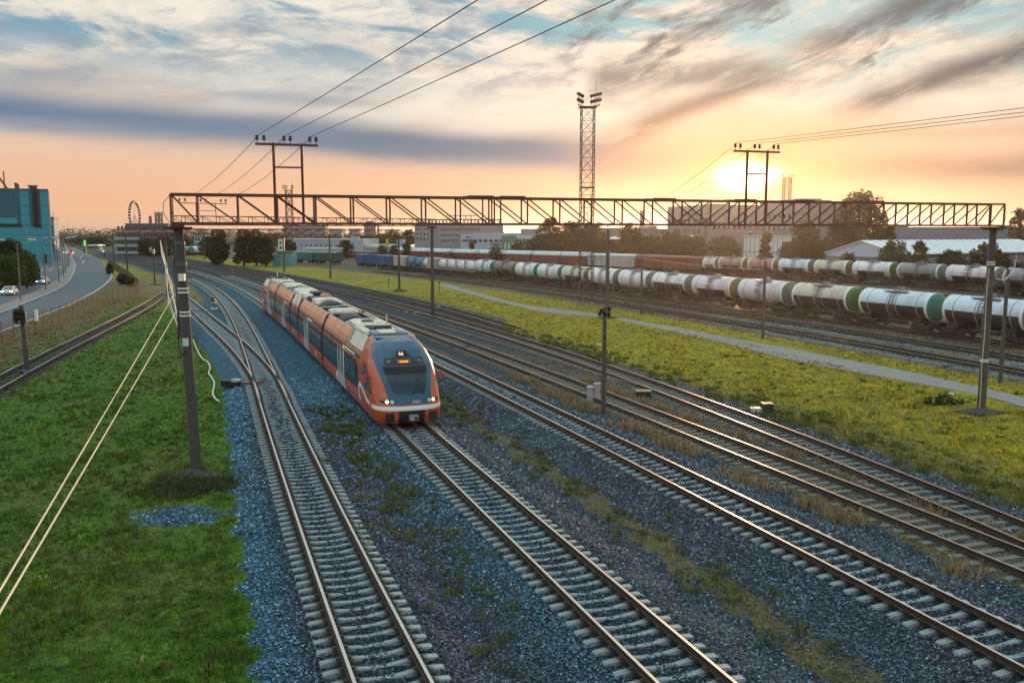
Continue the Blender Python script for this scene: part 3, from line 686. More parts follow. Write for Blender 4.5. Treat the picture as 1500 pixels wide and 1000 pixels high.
f4, c4 = mid_car(3, [(5.6, 1)], [('b', 'roof_cream_unit', .4, 3.4, -.92, .92, 3.98, 4.68, cream, .25), ('d', 'roof_dark_hood', 3.8, 7.0, .92, 3.95, .75, roofdark), ('d', 'roof_tank', 7.3, 9.3, .85, 3.95, .45, bluebox), ('b', 'roof_cream_unit', 9.6, 12.8, -.92, .92, 3.98, 4.66, cream, .25)])
pipes(f4, c4, [[(3.6, -1.1, 4.36), (3.5, -.4, 4.72), (3.4, .3, 4.75)], [(9.5, -1.1, 4.36), (9.4, .9, 4.5)], [(.5, 1.12, 4.42), (13, 1.12, 4.42)]])
f5 = Frame_(*CARS[4], flip=True); L5 = CARS[4][1]-CARS[4][0]
c5 = nose_shell(f5, 5.0).build('trailing_carriage', orange, train, world=True)
cab_car(f5, L5, False, c5)
for i in range(4):   # gangway bellows in the gaps
    a, b = CARS[i][1], CARS[i+1][0]; f = Frame_(a-.06, b+.06); Lb = b-a+.12
    sec = [(-1.54, .68), (-1.655, 1.1), (-1.655, 2.9), (-1.57, 3.5), (-1.24, 4.28), (1.24, 4.28), (1.57, 3.5), (1.655, 2.9), (1.655, 1.1), (1.54, .68)]
    MB().loft([[f(l, x*k, z) for x, z in sec] for l, k in zip(np.linspace(0, Lb, 9), [1, .985]*4+[1])], caps=True).build('gangway_bellows', rubber, train, world=True)
# ---------------------------------------------------------------- gantries across the tracks
def pole_mesh(mb, a, b, r0, r1, n=12, m=0): return mb.tube([a, (Vector(a)*.5+Vector(b)*.5), b], [r0, (r0+r1)/2, r1], n, m)
def insulator(mb, p, h=.3, r=.085):
    p = Vector(p); z = [0, .35, .36, .45, .46, .55, .56, .66, .67, .78, .80, .95, 1.]
    q = [.15, .15, 1, 1, .6, .6, .95, .95, .55, .55, .9, .8, .3]
    mb.tube([p+Vector((0, 0, h*t)) for t in z], [r*k for k in q], 10, 0, smooth=False)
INS = {}
def gantry(label, pl, pr, zb, zt, npan, w=.9, th=.085, hf=(), rl=(.27, .20), lean=0., detail=True, rings=(), ext=.22):
    L0, R0 = Vector((pl[0], pl[1], 0)), Vector((pr[0], pr[1], 0)); root = thing('track_gantry', label, 'gantry', L0, 0, 'gantries spanning the tracks')
    d = (R0-L0).normalized(); n = Vector((-d.y, d.x, 0)); span = (R0-L0).length
    lt = L0+d*lean
    def q(s, o, z): return lt+d*(s-0)+n*o+Vector((0, 0, z)) if True else None
    tot = span-lean
    mb = MB(); xs = [-ext]+[i*tot/npan for i in range(npan+1)]+[tot+ext]
    for o in (-w/2, w/2):
        mb.bar(q(-ext, o, zt), q(tot+ext, o, zt), th*1.15, th*1.15); mb.bar(q(-ext, o, zb), q(tot+ext, o, zb), th*1.15, th*1.15)
        st = [-ext]+[tot*(i+.5)/npan*1. for i in range(npan)]+[tot+ext]
        for i, s in enumerate(st):
            mb.bar(q(s, o, zb), q(s, o, zt), th*.9, th*.9)
            if i < len(st)-1:
                s2 = st[i+1]
                if s < tot*.56: mb.bar(q(s, o, zt), q(s2, o, zb), th*.62, th*.62)
                if s > tot*.5: mb.bar(q(s, o, zb), q(s2, o, zt), th*.62, th*.62)
    for i, s in enumerate([-ext]+[tot*(i+.5)/npan for i in range(npan)]+[tot+ext]):   # cross ties and wind bracing
        for z in (zb, zt): mb.bar(q(s, -w/2, z), q(s, w/2, z), th*.6, th*.6)
    if detail:
        for s in (.30, .335, .515, .62, .70, .80): 
            for o in (-w/2, w/2): mb.box(*sorted((0, 0)), 0, 0, 0, 0) if False else mb.bar(q(tot*s-.6, o, zt+th*.9), q(tot*s+.6, o, zt+th*.9), th*1.5, .05)
        for s in (.305, .315, .325): mb.bar(q(tot*s, 0, zb), q(tot*s, 0, zt), .07, .07)
    mb.build('truss', steel_rust, root, world=True)
    for side, base, top in ((0, L0, lt), (1, R0, R0)):
        mb = MB(); pole_mesh(mb, base-Vector((0, 0, .3)), Vector((top.x, top.y, zb-.07)), rl[0], rl[1], 14)
        p = mb.build('pole', pole_conc, root, world=True)
        mc = MB(); t = Vector((top.x, top.y, 0)); mc.bar(t+n*(-w/2-.2)+Vector((0, 0, zb-.12)), t+n*(w/2+.2)+Vector((0, 0, zb-.12)), .5, .12); mc.bar(t-d*.55+Vector((0, 0, zb-.2)), t+d*.55+Vector((0, 0, zb-.2)), .35, .1)
        mc.build('pole_head', steel_rust, p, world=True)
        if detail:
            for z in (8.9, 9.75) if side == 0 else (7.2, 8.3):
                c = base.lerp(Vector((top.x, top.y, zb)), z/zb); rr = rl[0]+(rl[1]-rl[0])*z/zb+.025
                MB().tube([c-Vector((0, 0, .07)), c+Vector((0, 0, .07))], rr, 14).build('collar', steel_grey, p, world=True)
            for z in rings[side]:
                c = base.lerp(Vector((top.x, top.y, zb)), z/zb); rr = rl[0]+(rl[1]-rl[0])*z/zb+.012
                MB().tube([c-Vector((0, 0, .035)), c+Vector((0, 0, .035))], rr, 14).build('white_ring', white_paint, p, world=True)
    pts = []
    for (sa, sb_, za, arm0, arm1, zc) in hf:
        mb = MB()
        for s in (sa, sb_): mb.bar(q(s, 0, zb-.05), q(s, 0, za+.07), th*1.25, th*1.25)
        mb.bar(q(sa, 0, zc), q(sb_, 0, zc), th*.8, th*.8); mb.bar(q(arm0, 0, za), q(arm1, 0, za), th*1.2, th*1.1)
        fr = mb.build('wire_frame', steel_rust if detail else steel_grey, root, world=True)
        L = arm1-arm0; row = []
        for u in (.03, .14, .455, .555, .87, .97):
            im = MB(); c = q(arm0+L*u, 0, za+.05); insulator(im, c, .32 if detail else .4, .085 if detail else .12); im.build('insulator', ins_mat, fr, world=True)
            if u in (.03, .455, .87): row.append(c+d*L*.05+Vector((0, 0, .36)))
        pts.append(row)
    return root, pts, q, tot
pl, pr = G(288, 692), G(1437, 602)
def frac_at(px, z, lean):
    L0, R0 = Vector((pl[0], pl[1], z)), Vector((pr[0], pr[1], z)); d = (R0-L0).normalized()
    return min((abs(proj(*(L0+d*(lean+s*.02)))[0]-px), s*.02) for s in range(0, 2000))[1]
LEAN = -.27
hfL = [frac_at(403, 12, LEAN), frac_at(444, 12, LEAN), 13.86, frac_at(374, 13.86, LEAN), frac_at(466, 13.86, LEAN), 12.92]
hfR = [frac_at(1093, 12, LEAN), frac_at(1122, 12, LEAN), 14.2, frac_at(1075, 14.2, LEAN), frac_at(1142, 14.2, LEAN), 13.1]
g1, wp1, gq, gtot = gantry('long rusty lattice gantry spanning all the main tracks, in front of all the others', pl, pr, 10.56, 11.73, 27, hf=[hfL, hfR], rl=(.235, .185), lean=LEAN, rings=((7.72, 7.88, 6.75, 6.9), (8.4, 8.53, 2.9, 3.0)))
def zat(px, py, d):   # height of the photo ray at depth d
    return H-(py-HY)*d/F
gspec = [('second lattice gantry along the line, carrying a small wire frame over its left end', (264, 494), (634, 463), 10.9, 11.75, 18, [(2.2, 4.2, 13.0, .4, 5.4, 12.3)]),
         ('third lattice gantry along the line, its posts beside the light green lawn', (246, 437), (585, 426), 9.5, 10.6, 18, []),
         ('fourth lattice gantry along the line, beyond the shrubs at the fence corner', (187, 402), (484, 408), 9.7, 10.9, 18, []),
         ('fifth lattice gantry along the line, in front of the teal hut', (168, 391), (416.5, 398), 9.6, 10.9, 18, []),
         ('farthest lattice gantry along the line, in front of the balconied office block', (153, 376), (300, 381), 10., 11.5, 20, [])]
G2 = []
for i, (lb, a, b, zb, zt, npn, hf) in enumerate(gspec):
    G2.append(gantry(lb, G(*a), G(*b), zb, zt, npn, .8, .07 if i == 0 else .10, hf, (.22, .17), 0, False))
def sag(a, b, s, n=24): 
    a, b = Vector(a), Vector(b); return [a.lerp(b, t/n)-Vector((0, 0, s*4*(t/n)*(1-t/n))) for t in range(n+1)]
def wire(name, label, pts, r=.022, m=cable_mat, cat='wire', group='power wires over the gantries'):
    o = MB().tube(pts, r, 5, caps=False).build(name, m); return tag(o, label, cat, group)
dL = Vector((.418, -.909, 0)); dR = Vector((.47, -.883, 0))
for k, w in enumerate(('first', 'second', 'third')):
    p = wp1[0][k]; far = G2[0][1][0][k]
    side = ('outermost, on the grass side', 'in the middle', 'nearest the train')[k]
    wire('power_wire', f'power wire from the left wire frame towards the viewer, {side}', sag(p, p+dL*60, .1), .012)
    wire('power_wire', f'power wire from left wire frame back to second gantry, {side}', sag(p, far, .5), .014)
wx = thing('crossarm_pole', 'tall wooden pole with a wide crossarm of insulators beside the lattice mast', 'utility pole', (*G(889, 464), 0), 0)
bx, by = wx.location.x, wx.location.y
mb = MB(); pole_mesh(mb, (bx, by, -.3), (bx, by, zat(0, 337, by)), .26, .20); ps = mb.build('shaft', pole_conc, wx, world=True)
mb = MB(); mb.bar((bx-1.6, by, zat(0, 335, by)), (bx+1.9, by, zat(0, 334, by)), .14, .12); ca = mb.build('crossarm', steel_rust, wx, world=True)
rpts = []
for u in (-1.5, -1.2, -.1, .2, 1.4, 1.75):
    im = MB(); insulator(im, (bx+u, by, zat(0, 335, by)+.06), .42, .12); im.build('insulator', ins_mat, ca, world=True)
    if u in (-1.5, -.1, 1.4): rpts.append(Vector((bx+u, by, zat(0, 335, by)+.5)))
mb = MB(); mb.bar((bx, by-.25, 1.0), (bx+4.2, by-.4, 2.4), .1, .1); mb.build('stay', steel_rust, wx, world=True)
for k in range(3):
    side = ('lowest in the sky', 'middle one', 'highest')[2-k]
    p = wp1[1][k]
    wire('power_wire', f'power wire from right wire frame past the sunset clouds, {side} of three', sag(p, p+dR*55, .1), .012)
    wire('power_wire', ('power wire from right wire frame to crossarm pole, ' + ('outer one on the mast side', 'middle one', 'outer one on the sun side')[k]), sag(p, rpts[k], 1.1), .014)
# details on the near gantry post: plaque, black loop of cable, pale bundle
P0 = Vector((*pl, 0)); P1 = Vector((pl[0]+LEAN, pl[1], 10.5))
def on_pole(z, ang=0, off=.0):
    c = P0.lerp(P1, z/10.5); r = .235-.05*z/10.5+off; return c+Vector((math.sin(ang)*r, -math.cos(ang)*r, 0))
c = on_pole(5.65, 0, .02); mb = MB(); mb.box(c.x-.1, c.x+.14, c.y-.02, c.y+.02, c.z-.17, c.z+.17); mb.build('number_plate', mat('plate_pale_blue', (.50, .66, .70), .5), g1, world=True)
c = on_pole(8.35, 0, .05); mb = MB(); mb.box(c.x-.05, c.x+.2, c.y-.1, c.y+.06, c.z-.15, c.z+.15); mb.build('junction_box', white_paint, g1, world=True)
lp = [on_pole(z, -1.5+.25*math.sin(z*2), .06+.12*max(0, math.sin((z-4.9)*2.2))) for z in np.linspace(10.2, 4.9, 26)]+[on_pole(5.0, -.6, .2), on_pole(5.3, 0., .05)]
MB().tube(lp, .028, 6).build('cable_loop', black, g1, world=True)
e0 = gq(-.22, -.45, 11.73); e1 = gq(-.22, -.45, 10.6)
MB().tube([e0, e0+Vector((-.3, 0, -.35)), e0+Vector((-.32, 0, -.75)), e1+Vector((-.1, 0, 0))], .014, 5).build('end_cable', steel_grey, g1, world=True)
e0 = gq(gtot+.22, -.45, 11.73); e1 = gq(gtot+.1, -.45, 10.1)
MB().tube([e0, e0+Vector((.12, 0, -.5)), e0+Vector((.05, 0, -1.1)), e1], .014, 5).build('end_cable', steel_grey, g1, world=True)
R0_ = Vector((*pr, 0))
MB().tube([R0_+Vector((-.23+.02*math.sin(z*1.7), -.22, z)) for z in np.linspace(.2, 8.2, 16)], .025, 5).build('down_cable', pale_cable, g1, world=True)
MB().tube([R0_+Vector((.2, -.2, z)) for z in (8.0, 7.6)]+[R0_+Vector((1.2, .6, 7.5)), R0_+Vector((1.9, 1., 8.0)), R0_+Vector((2.1, 1.2, 8.9))], .03, 5).build('hanging_cable', pale_cable, g1, world=True)
# pale communication cables running from the second gantry's post towards the viewer's left
c2p = Vector((*G(264, 494), 0)); dn = Vector((.30, -.954, 0))
qa = Vector((*G(257, 432, 4.3), 4.3)); 
for k, (pxa, pya, pxb, pyb) in enumerate(((254, 432, 0, 862), (259, 455, 0, 893))):
    a = Vector((*G(pxa, pya, 4.2), 4.2)); b = Vector((*G(pxb, pyb, 4.2), 4.2)); b2 = b+(b-a).normalized()*8
    wire('cable', 'pale cable strung over the green lawn, ' + ('outer one, farther from the gantry leg' if k == 0 else 'inner one, closer to the gantry leg'), sag(a, b2, .06), .022, pale_cable, 'cable', 'pale cables over the lawn')
cb = thing('cable_bundle', 'tangled bundle of pale cables hanging behind the near gantry leg', 'cables', (c2p.x, c2p.y, 0))
for k in range(4):
    st = at(235+k*1.1, 352+k*5, 137); m_ = at(243+(k*1.7) % 3.1, 392+9*k, 118-2*k); e = at(254+(k*2.9) % 5.3, 438+k*11, 96); e2 = at(262+k*1.1, 476+k*6, 89)
    MB().tube([st, st.lerp(m_, .5)+Vector((.2*k-.2, 0, -.2)), m_, m_.lerp(e, .5)+Vector((.25-.2*k, 0, -.15)), e, e2], .062-.01*k, 6).build('strand', pale_cable, cb, world=True)
lpz = at(262, 426, 95); MB().tube([lpz+Vector((math.cos(t)*.38, 0, math.sin(t)*.85)) for t in np.linspace(-2.2, 2., 14)], .06, 6).build('loop', mat('cable_white', (.6, .62, .62), .5), cb, world=True)
# ---------------------------------------------------------------- other poles
def plain_pole(label, base, ytop, r=.16, arms=(), fittings=False, mound=True, m=pole_conc, grp='slim poles between the tracks and the yard'):
    x, y = G(*base); zt = zat(0, ytop, y); t = thing('slim_pole', label, 'pole', (x, y, 0), 0, grp)
    mb = MB(); pole_mesh(mb, (0, 0, -.2), (0, 0, zt), r, r*.72, 10); mb.build('shaft', m, t)
    for a in arms: mb = MB(); mb.bar((-a, 0, zt-.35), (a, 0, zt-.35), .12, .1); mb.build('crossarm', steel_rust, t)
    if fittings:
        for i, (dx, dz) in enumerate(((-.2, -.22), (.24, -.1), (-.05, -.4), (.22, -.45), (-.28, -.38))):
            im = MB(); im.tube([(dx, -.1, zt+dz-.12), (dx, -.1, zt+dz+.12)], [.08, .11], 8); im.build('fitting', ins_mat, t)
        mb = MB(); mb.bar((-.34, -.05, zt-.3), (.34, -.05, zt-.3), .07, .08); mb.build('bracket', steel_rust, t)
    return t, zt
pA, zA = plain_pole('short dark pole with black fittings on top, standing between the right hand tracks', (884, 606), 449, .15, (), True)
plain_pole('slim pole before the white tank wagons with brown ends, between mast and sun', (939, 460), 376)
plain_pole('slim pole standing at the far edge of the footpath in front of pinkish tank wagons', (1117, 497), 382)
pY, zY = plain_pole('slim pole just right of the gantry leg at the meadow', (1465, 561), 393, .15)
for lb, a, b in (('dark signal post with a lamp top beside the fence shrubs', (227, 417), 365),):
    t, zt = plain_pole(lb, a, b, .16, m=timber_dark, grp='posts by the far tracks')
    mb = MB(); mb.box(-.25, .25, -.2, .1, zt-.9, zt+.1); mb.build('signal_head', black, t)
    for dz in (-.2, -.6): mb = MB(); mb.tube([(0, -.21, zt+dz), (0, -.23, zt+dz)], .14, 10); mb.build('lens', white_paint, t)
# tiny marker posts in the meadow
for lb, a in (('small dark marker post in the meadow grass before the near end of the path', (643.5, 428.5)), ('small dark marker post in the meadow left of the gantry posts', (569.5, 423))):
    x, y = G(*a); t = thing('marker_post', lb, 'marker post', (x, y, 0), 0, 'marker posts in the meadow')
    mb = MB(); mb.tube([(0, 0, 0), (0, 0, 1.5)], .07, 6); mb.build('post', timber_dark, t); mb = MB(); mb.box(-.12, .12, -.08, .08, 1.5, 1.75); mb.build('cap', black, t)
# low wires strung along the yard poles
def w2(lb, pts, r=.02, m=pale_cable): return wire('feeder_wire', lb, pts, r, m, 'wire', 'low feeder wires by the meadow')
def px3(px, py, Y): return at(px, py, Y)
w2('upper pale wire between the crossarm pole and the yard pole at the path', sag(px3(892, 369, 105), px3(1118, 395, 83), .35))
w2('lower pale wire between the crossarm pole and the yard pole at the path', sag(px3(892, 388, 105), px3(1118, 409, 83), .25))
w2('thin greenish wire sagging low along the meadow edge beside the old track', [Vector((*G(x, y, .9), .9)) for x, y in smooth_px([(520, 424), (640, 449), (800, 494), (960, 541), (1100, 583), (1300, 640), (1500, 712), (1560, 735)], 5)], .012, mat('green_wire', (.22, .26, .14), .5))
w2('thin wire strung low between the short dark pole and the gravel strip', [Vector((*G(x, y, .8), .8)) for x, y in smooth_px([(640, 476), (760, 510), (884, 549), (935, 563)], 5)], .012)
# ---------------------------------------------------------------- floodlight masts
def lattice_mast(label, base, ytop, w0, w1, Y=None, r=.05, plat=True, npan=16, floods=True, bx=None, foot=True):
    if Y is None: x, y = G(*base)
    else: p = at(base[0], 345, Y); x, y = p.x, Y
    zt = zat(0, ytop, y); t = thing('floodlight_mast', label, 'mast', (x, y, 0), .06, 'lattice floodlight masts')
    mb = MB(); 
    def c(k, z): w = (w0+(w1-w0)*z/zt)/2; return Vector(((w, w), (-w, w), (-w, -w), (w, -w))[k]+(z,))
    for k in range(4):
        mb.bar(c(k, 0), c(k, zt), r*2.2, r*2.2)
        for i in range(npan):
            z0, z1 = zt*i/npan, zt*(i+1)/npan; k2 = (k+1) % 4
            mb.bar(c(k, z0), c(k2, z1), r, r); mb.bar(c(k2, z0), c(k, z1), r, r); mb.bar(c(k, z1), c(k2, z1), r, r)
        if npan > 10: mb.bar(c(k, zt*.6), c((k+1) % 4, zt*.6), r*3, r*3)
    mb.build('lattice', mast_steel, t)
    if foot:
        for k in range(4):
            q = c(k, 0); mb = MB(); mb.box(q.x-.3, q.x+.3, q.y-.3, q.y+.3, -.1, .45); mb.build('footing', mat('footing_concrete', (.22, .21, .20), .9), t)
    if plat:
        w = w1*.62; mb = MB(); mb.box(-w*1.1, w*1.1, -w*.8, w*.8, zt-.1, zt)
        for s in (-1, 1):
            mb.bar((s*w*1.35, -w, zt+.15), (s*w*.5, w*.9, zt+.15), .14, .1)
            mb.bar((s*w*1.35, -w, zt+1.1), (s*w*.6, w*.9, zt+1.0), .07, .07)
            for q in (0, .33, .66, 1): mb.bar((s*(w*1.35-w*.8*q), -w+w*1.9*q, zt), (s*(w*1.35-w*.8*q), -w+w*1.9*q, zt+1.7), .05, .05)
            mb.bar((s*w*1.45, -w*1.05, zt+1.65), (s*w*.5, w*.95, zt+1.45), .12, .12)
        mb.build('platform', mast_steel, t)
        if floods:
            for s in (-1, 1):
                for q in (.02, .34, .66, .98):
                    x_, y_ = s*(w*1.4-w*.85*q), -w+w*1.9*q
                    for zz in (zt+.75, zt+1.55):
                        mb = MB(); mb.hexa([(x_-.2, y_-.22, zz-.15), (x_+.2, y_-.22, zz-.15), (x_+.16, y_+.16, zz-.02), (x_-.16, y_+.16, zz-.02), (x_-.2, y_-.28, zz+.22), (x_+.2, y_-.28, zz+.22), (x_+.16, y_+.14, zz+.2), (x_-.16, y_+.14, zz+.2)])
                        mb.build('floodlight', black, t)
            mb = MB(); mb.tube([(w*.9, 0, zt), (w*1.1, 0, zt+3.6)], .025, 5); mb.build('antenna', mast_steel, t)
    return t
lattice_mast('tall lattice floodlight mast standing in the grass before the tank wagons', (858, 447), 163, 1.75, 1.75)
lattice_mast('distant lattice floodlight mast just right of the setting sun', (1150, 345), 262, 3.6, 3.6, 490, .2, npan=9, foot=False)
lattice_mast('distant lattice floodlight mast seen through the left wire frame of the gantry', (425, 345), 280, 2.4, 2.2, 330, .14, npan=9, foot=False)
lattice_mast('faint far lattice mast left of the gantry end, nearer the wheel', (231.5, 345), 312, 3., 3., 900, .35, npan=6, foot=False, floods=False)
lattice_mast('faint far lattice mast left of the gantry end, nearer the gantry', (236.5, 345), 312, 3., 3., 900, .35, npan=6, foot=False, floods=False)
# ---------------------------------------------------------------- lineside equipment
x, y = G(40, 548); t = thing('railway_signal', 'dark two lamp railway signal on a post beside the rusty siding', 'signal', (x, y, 0)); zt = zat(0, 446, y)
mb = MB(); pole_mesh(mb, (0, 0, -.2), (-.1, 0, zt), .19, .15, 12); mb.build('post', pole_conc, t)
mb = MB(); mb.tube([(0, 0, -.1), (0, 0, .35)], .24, 12); mb.build('base_collar', mat('teal_paint', (.10, .22, .24), .6), t)
zc = zat(0, 462.5, y); out = []
for k in range(28):
    q = 2*math.pi*k/28; ex = .55; out.append((-.13+.46*math.copysign(abs(math.cos(q))**ex, math.cos(q)), zc+.54*math.copysign(abs(math.sin(q))**ex, math.sin(q))))
mb = MB(); mb.loft([[(px_, yy, pz) for px_, pz in out] for yy in (-.30, -.22)], caps=True); bb = mb.build('backboard', black, t)
for dz, dx in ((.18, 0), (-.22, 0)):
    mb = MB(); mb.tube([(-.13+dx, -.30, zc+dz), (-.13+dx, -.33, zc+dz)], .12, 14); mb.build('lens', mat('lens_dull', (.05, .04, .03), .15), bb)
    mb = MB(); mb.loft([[(-.13+.15*math.cos(a), yy, zc+dz+.15*math.sin(a)) for a in np.linspace(-.2, math.pi+.2, 12)] for yy in (-.30, -.55)], closed=False); mb.build('hood', black, bb)
mb = MB(); mb.box(-.45, .05, -.15, .15, .0, .25); mb.build('junction_box', black, t)
mb = MB(); mb.box(-.19, -.07, -.32, -.305, zc-.42, zc-.18); mb.build('white_mark', white_paint, bb)
def small(name, label, cat, px, build, z=None):
    x, y = G(*px); t = thing(name, label, cat, (x, y, gheight(x, y) if z is None else z)); build(t); return t
def mk_post(t):
    mb = MB(); mb.tube([(0, 0, 0), (0, 0, 1.6)], .05, 8); mb.build('post', timber, t)
    mb = MB(); mb.box(-.16, .16, -.05, .05, 1.5, 2.6); mb.build('plate', white_paint, t)
small('marker_board', 'small white marker board between the road fence and the siding', 'marker board', (55, 492), mk_post)
def mk_dwarf(t):
    mb = MB(); mb.box(-.35, .35, -.3, .3, -.05, .22); mb.build('base', white_paint, t)
    mb = MB(); mb.tube([(0, 0, .2), (0, 0, .75)], .07, 8); mb.build('stem', black, t)
    mb = MB(); mb.box(-.26, .26, -.18, .12, .75, 1.55); hd = mb.build('head', black, t)
    for dx, dz in ((-.12, .2), (.12, .2), (.1, .6)): mb = MB(); mb.tube([(dx, -.18, .75+dz), (dx, -.22, .75+dz)], .1, 10); mb.build('lens', white_paint, hd)
small('dwarf_signal', 'low dwarf signal with pale lenses inside the fork of the points', 'signal', (314, 455), mk_dwarf)
def mk_point(t):
    mb = MB(); mb.box(-.75, -.15, -.35, .35, .05, .45); mb.box(-.2, .35, -.3, .3, .08, .35); mb.build('housing', black, t)
    mb = MB(); mb.box(-.1, .45, -.28, .28, .355, .5); mb.build('lid', mat('lid_grey', (.45, .45, .43), .5), t)
    mb = MB(); mb.bar((.3, 0, .2), (1.9, .1, .25), .09, .07); mb.bar((.3, .2, .2), (1.9, .3, .25), .06, .05); mb.build('throw_rod', steel_rust, t)
small('point_machine', 'dark point machine with a grey lid beside the near points', 'point machine', (343, 570), mk_point)
def mk_point2(t):
    mb = MB(); mb.box(-.1, .5, -.3, .3, .05, .55); mb.build('housing', black, t)
    mb = MB(); mb.box(-.75, -.15, -.25, .25, .05, .28); mb.build('lid', mat('lid_pale', (.62, .55, .48), .5), t)
    mb = MB(); mb.bar((-.7, 0, .15), (-2.6, .3, .2), .1, .08); mb.build('throw_rod', steel_rust, t)
small('point_machine', 'point machine with a pale cover beside the old tracks at the meadow edge', 'point machine', (1118, 604), mk_point2)
def mk_relay(t):
    for dx, h in ((-.2, .85), (.22, 1.05)):
        mb = MB(); mb.box(dx-.17, dx+.17, -.15, .15, 0, h); mb.box(dx-.2, dx+.2, -.18, .18, h, h+.06); mb.build('cabinet', mat('relay_grey', (.36, .35, .36), .7, var=.3), t)
small('relay_cabinets', 'pair of small grey relay cabinets at the foot of the short dark pole', 'relay box', (869, 590), mk_relay)
def mk_box(t):
    mb = MB(); mb.box(-.45, .45, -.3, .3, 0, .35); mb.build('body', black, t); mb = MB(); mb.box(-.48, .48, -.33, .33, .35, .42); mb.build('lid', mat('lid_brown', (.22, .17, .14), .7), t)
small('track_box', 'low black box with a brown lid on the gravel between the old tracks', 'track box', (942, 583), mk_box)
for lb, px in (('low pale equipment lumps beside the far gantry post, between the tracks', (601, 461)), ('pale equipment cluster at the edge of the joining old tracks', (648, 452))):
    def mk(t):
        for k in range(4):
            mb = MB(); a = rnd.uniform(-1.2, 1.2); b = rnd.uniform(-.8, .8); mb.box(a-.2, a+.2, b-.15, b+.15, 0, rnd.uniform(.15, .45)); mb.build('box', mat('relay_dull', (.20, .20, .21), .7, var=.5), t)
    small('trackside_boxes', lb, 'track box', px, mk)
hose = [(287, 511), (296, 506), (292, 498)]; 
hp = smooth_px([(283, 500), (289, 515), (297, 528), (304, 532), (308, 541), (306, 549), (313, 560), (314, 568), (312, 577), (314, 585), (321, 591)], 5)
tag(MB().tube([Vector((*G(x, y), .14)) for x, y in hp], .06, 6).build('hose', hose_mat), 'pale hose winding over the grass from the gantry leg to the points', 'hose')
tag(MB().tube([Vector((*G(x, y), z)) for x, y, z in ((283, 498, .3), (288, 491, .5), (293, 489, .55))], .07, 6).build('pipe_stub', steel_rust), 'short bent pipe stub at the top end of the pale hose', 'pipe')
tag(MB().tube([Vector((*G(265, 455, 1.0), 1.0)), Vector((*G(325, 456.5, 1.0), 1.0))], .045, 6).build('signal_rod', steel_rust), 'thin rod running from the gantry leg to the dwarf signal', 'rod')
def mk_white(t):
    mb = MB(); mb.tube([(0, 0, 0), (0, 0, .3)], .04, 6); mb.build('stake', timber, t); mb = MB(); mb.box(-.16, .16, -.03, .03, .22, .4); mb.build('plate', white_paint, t)
small('marker_stake', 'tiny white marker stake in the meadow near the gantry leg', 'stake', (1393, 584), mk_white, 0)
small('marker_stake', 'tiny white marker stake in the meadow beside the short dark pole', 'stake', (877, 509), mk_white, 0)
# earth mounds
def mound(label, px, rx, ry, h, m):
    x, y = G(*px); mb = MB(); rings = []
    for i in range(9):
        u = i/8; r = (1-u)*1.; rings.append([(rx*r*math.cos(a)*(1+.16*math.sin(3*a+i)+.1*math.sin(7*a+i*2)), ry*r*math.sin(a)*(1+.14*math.cos(4*a+i)), h*(1-(1-u)**2*1.0)**1.0*(1+.1*math.sin(5*a+i))-.03) for a in np.linspace(0, 2*math.pi, 30)[:-1]])
    mb.loft(rings, smooth=True, caps=False); o = mb.build('earth_mound', m); o.location = (x, y, 0); return tag(o, kind='structure')
soil_m = mat('soil_dark', (.055, .045, .035), .95, var=.5, scale=2.5, bump=.8, bscale=9, dirt=(.05, .07, .02), dirt_amt=.7)
for px, rx, ry, h in (((1437, 604), 1.5, 1.0, .25), ((889, 466), 1.3, 1., .3), ((585, 427), 1.3, 1., .5), ((634, 465), 1., .8, .3), ((284, 700), 1.5, 1.1, .3), ((227, 418), 1.2, .9, .3)):
    mound('', px, rx, ry, h, soil_m)
# ---------------------------------------------------------------- wagons
def wcol(name, c, dirt, amt=.6): return mat(name, c, .45, var=.12, scale=.5, dirt=dirt, dirt_amt=amt, stretch=(1, 1, .5))
TB = dict(white=wcol('tank_white', (.74, .72, .74), (.25, .21, .18)), pink=wcol('tank_pinkish', (.70, .61, .64), (.22, .15, .13)), grey=wcol('tank_grey', (.22, .22, .22), (.12, .11, .10)), beige=wcol('tank_beige', (.58, .52, .43), (.20, .16, .12)),
          brown=wcol('tank_dirty_brown', (.17, .13, .11), (.06, .05, .04)), pale=wcol('tank_pale_blue', (.58, .68, .77), (.28, .25, .24)), teal=wcol('tank_teal', (.03, .22, .33), (.02, .10, .14)), rusty=wcol('tank_rusty_pink', (.40, .22, .18), (.18, .09, .07)), lilac=wcol('tank_lilac', (.26, .23, .27), (.16, .13, .13)),
          green=wcol('end_green', (.07, .16, .035), (.04, .07, .02)), sea=wcol('end_sea_green', (.03, .20, .17), (.02, .09, .08)), olive=wcol('end_olive', (.20, .16, .08), (.09, .07, .04)), endgrey=wcol('end_grey', (.17, .18, .165), (.09, .09, .08)), bluewagon=wcol('wagon_blue', (.012, .10, .26), (.02, .06, .12)), redwagon=wcol('wagon_red_brown', (.20, .05, .035), (.09, .03, .025)),
          roofpale=wcol('wagon_roof_pale', (.50, .56, .60), (.30, .29, .28)), palewagon=wcol('wagon_pale_grey', (.44, .40, .40), (.25, .2, .18)), greenwagon=wcol('wagon_green', (.015, .10, .075), (.01, .05, .04)), tealwagon=wcol('wagon_teal', (.02, .16, .17), (.02, .08, .08)), scrap=wcol('wagon_scrap_brown', (.16, .085, .06), (.07, .05, .04)))
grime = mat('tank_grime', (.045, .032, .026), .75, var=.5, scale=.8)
WM = {}
def shared(key, fn):
    if key not in WM: WM[key] = fn()
    return WM[key]
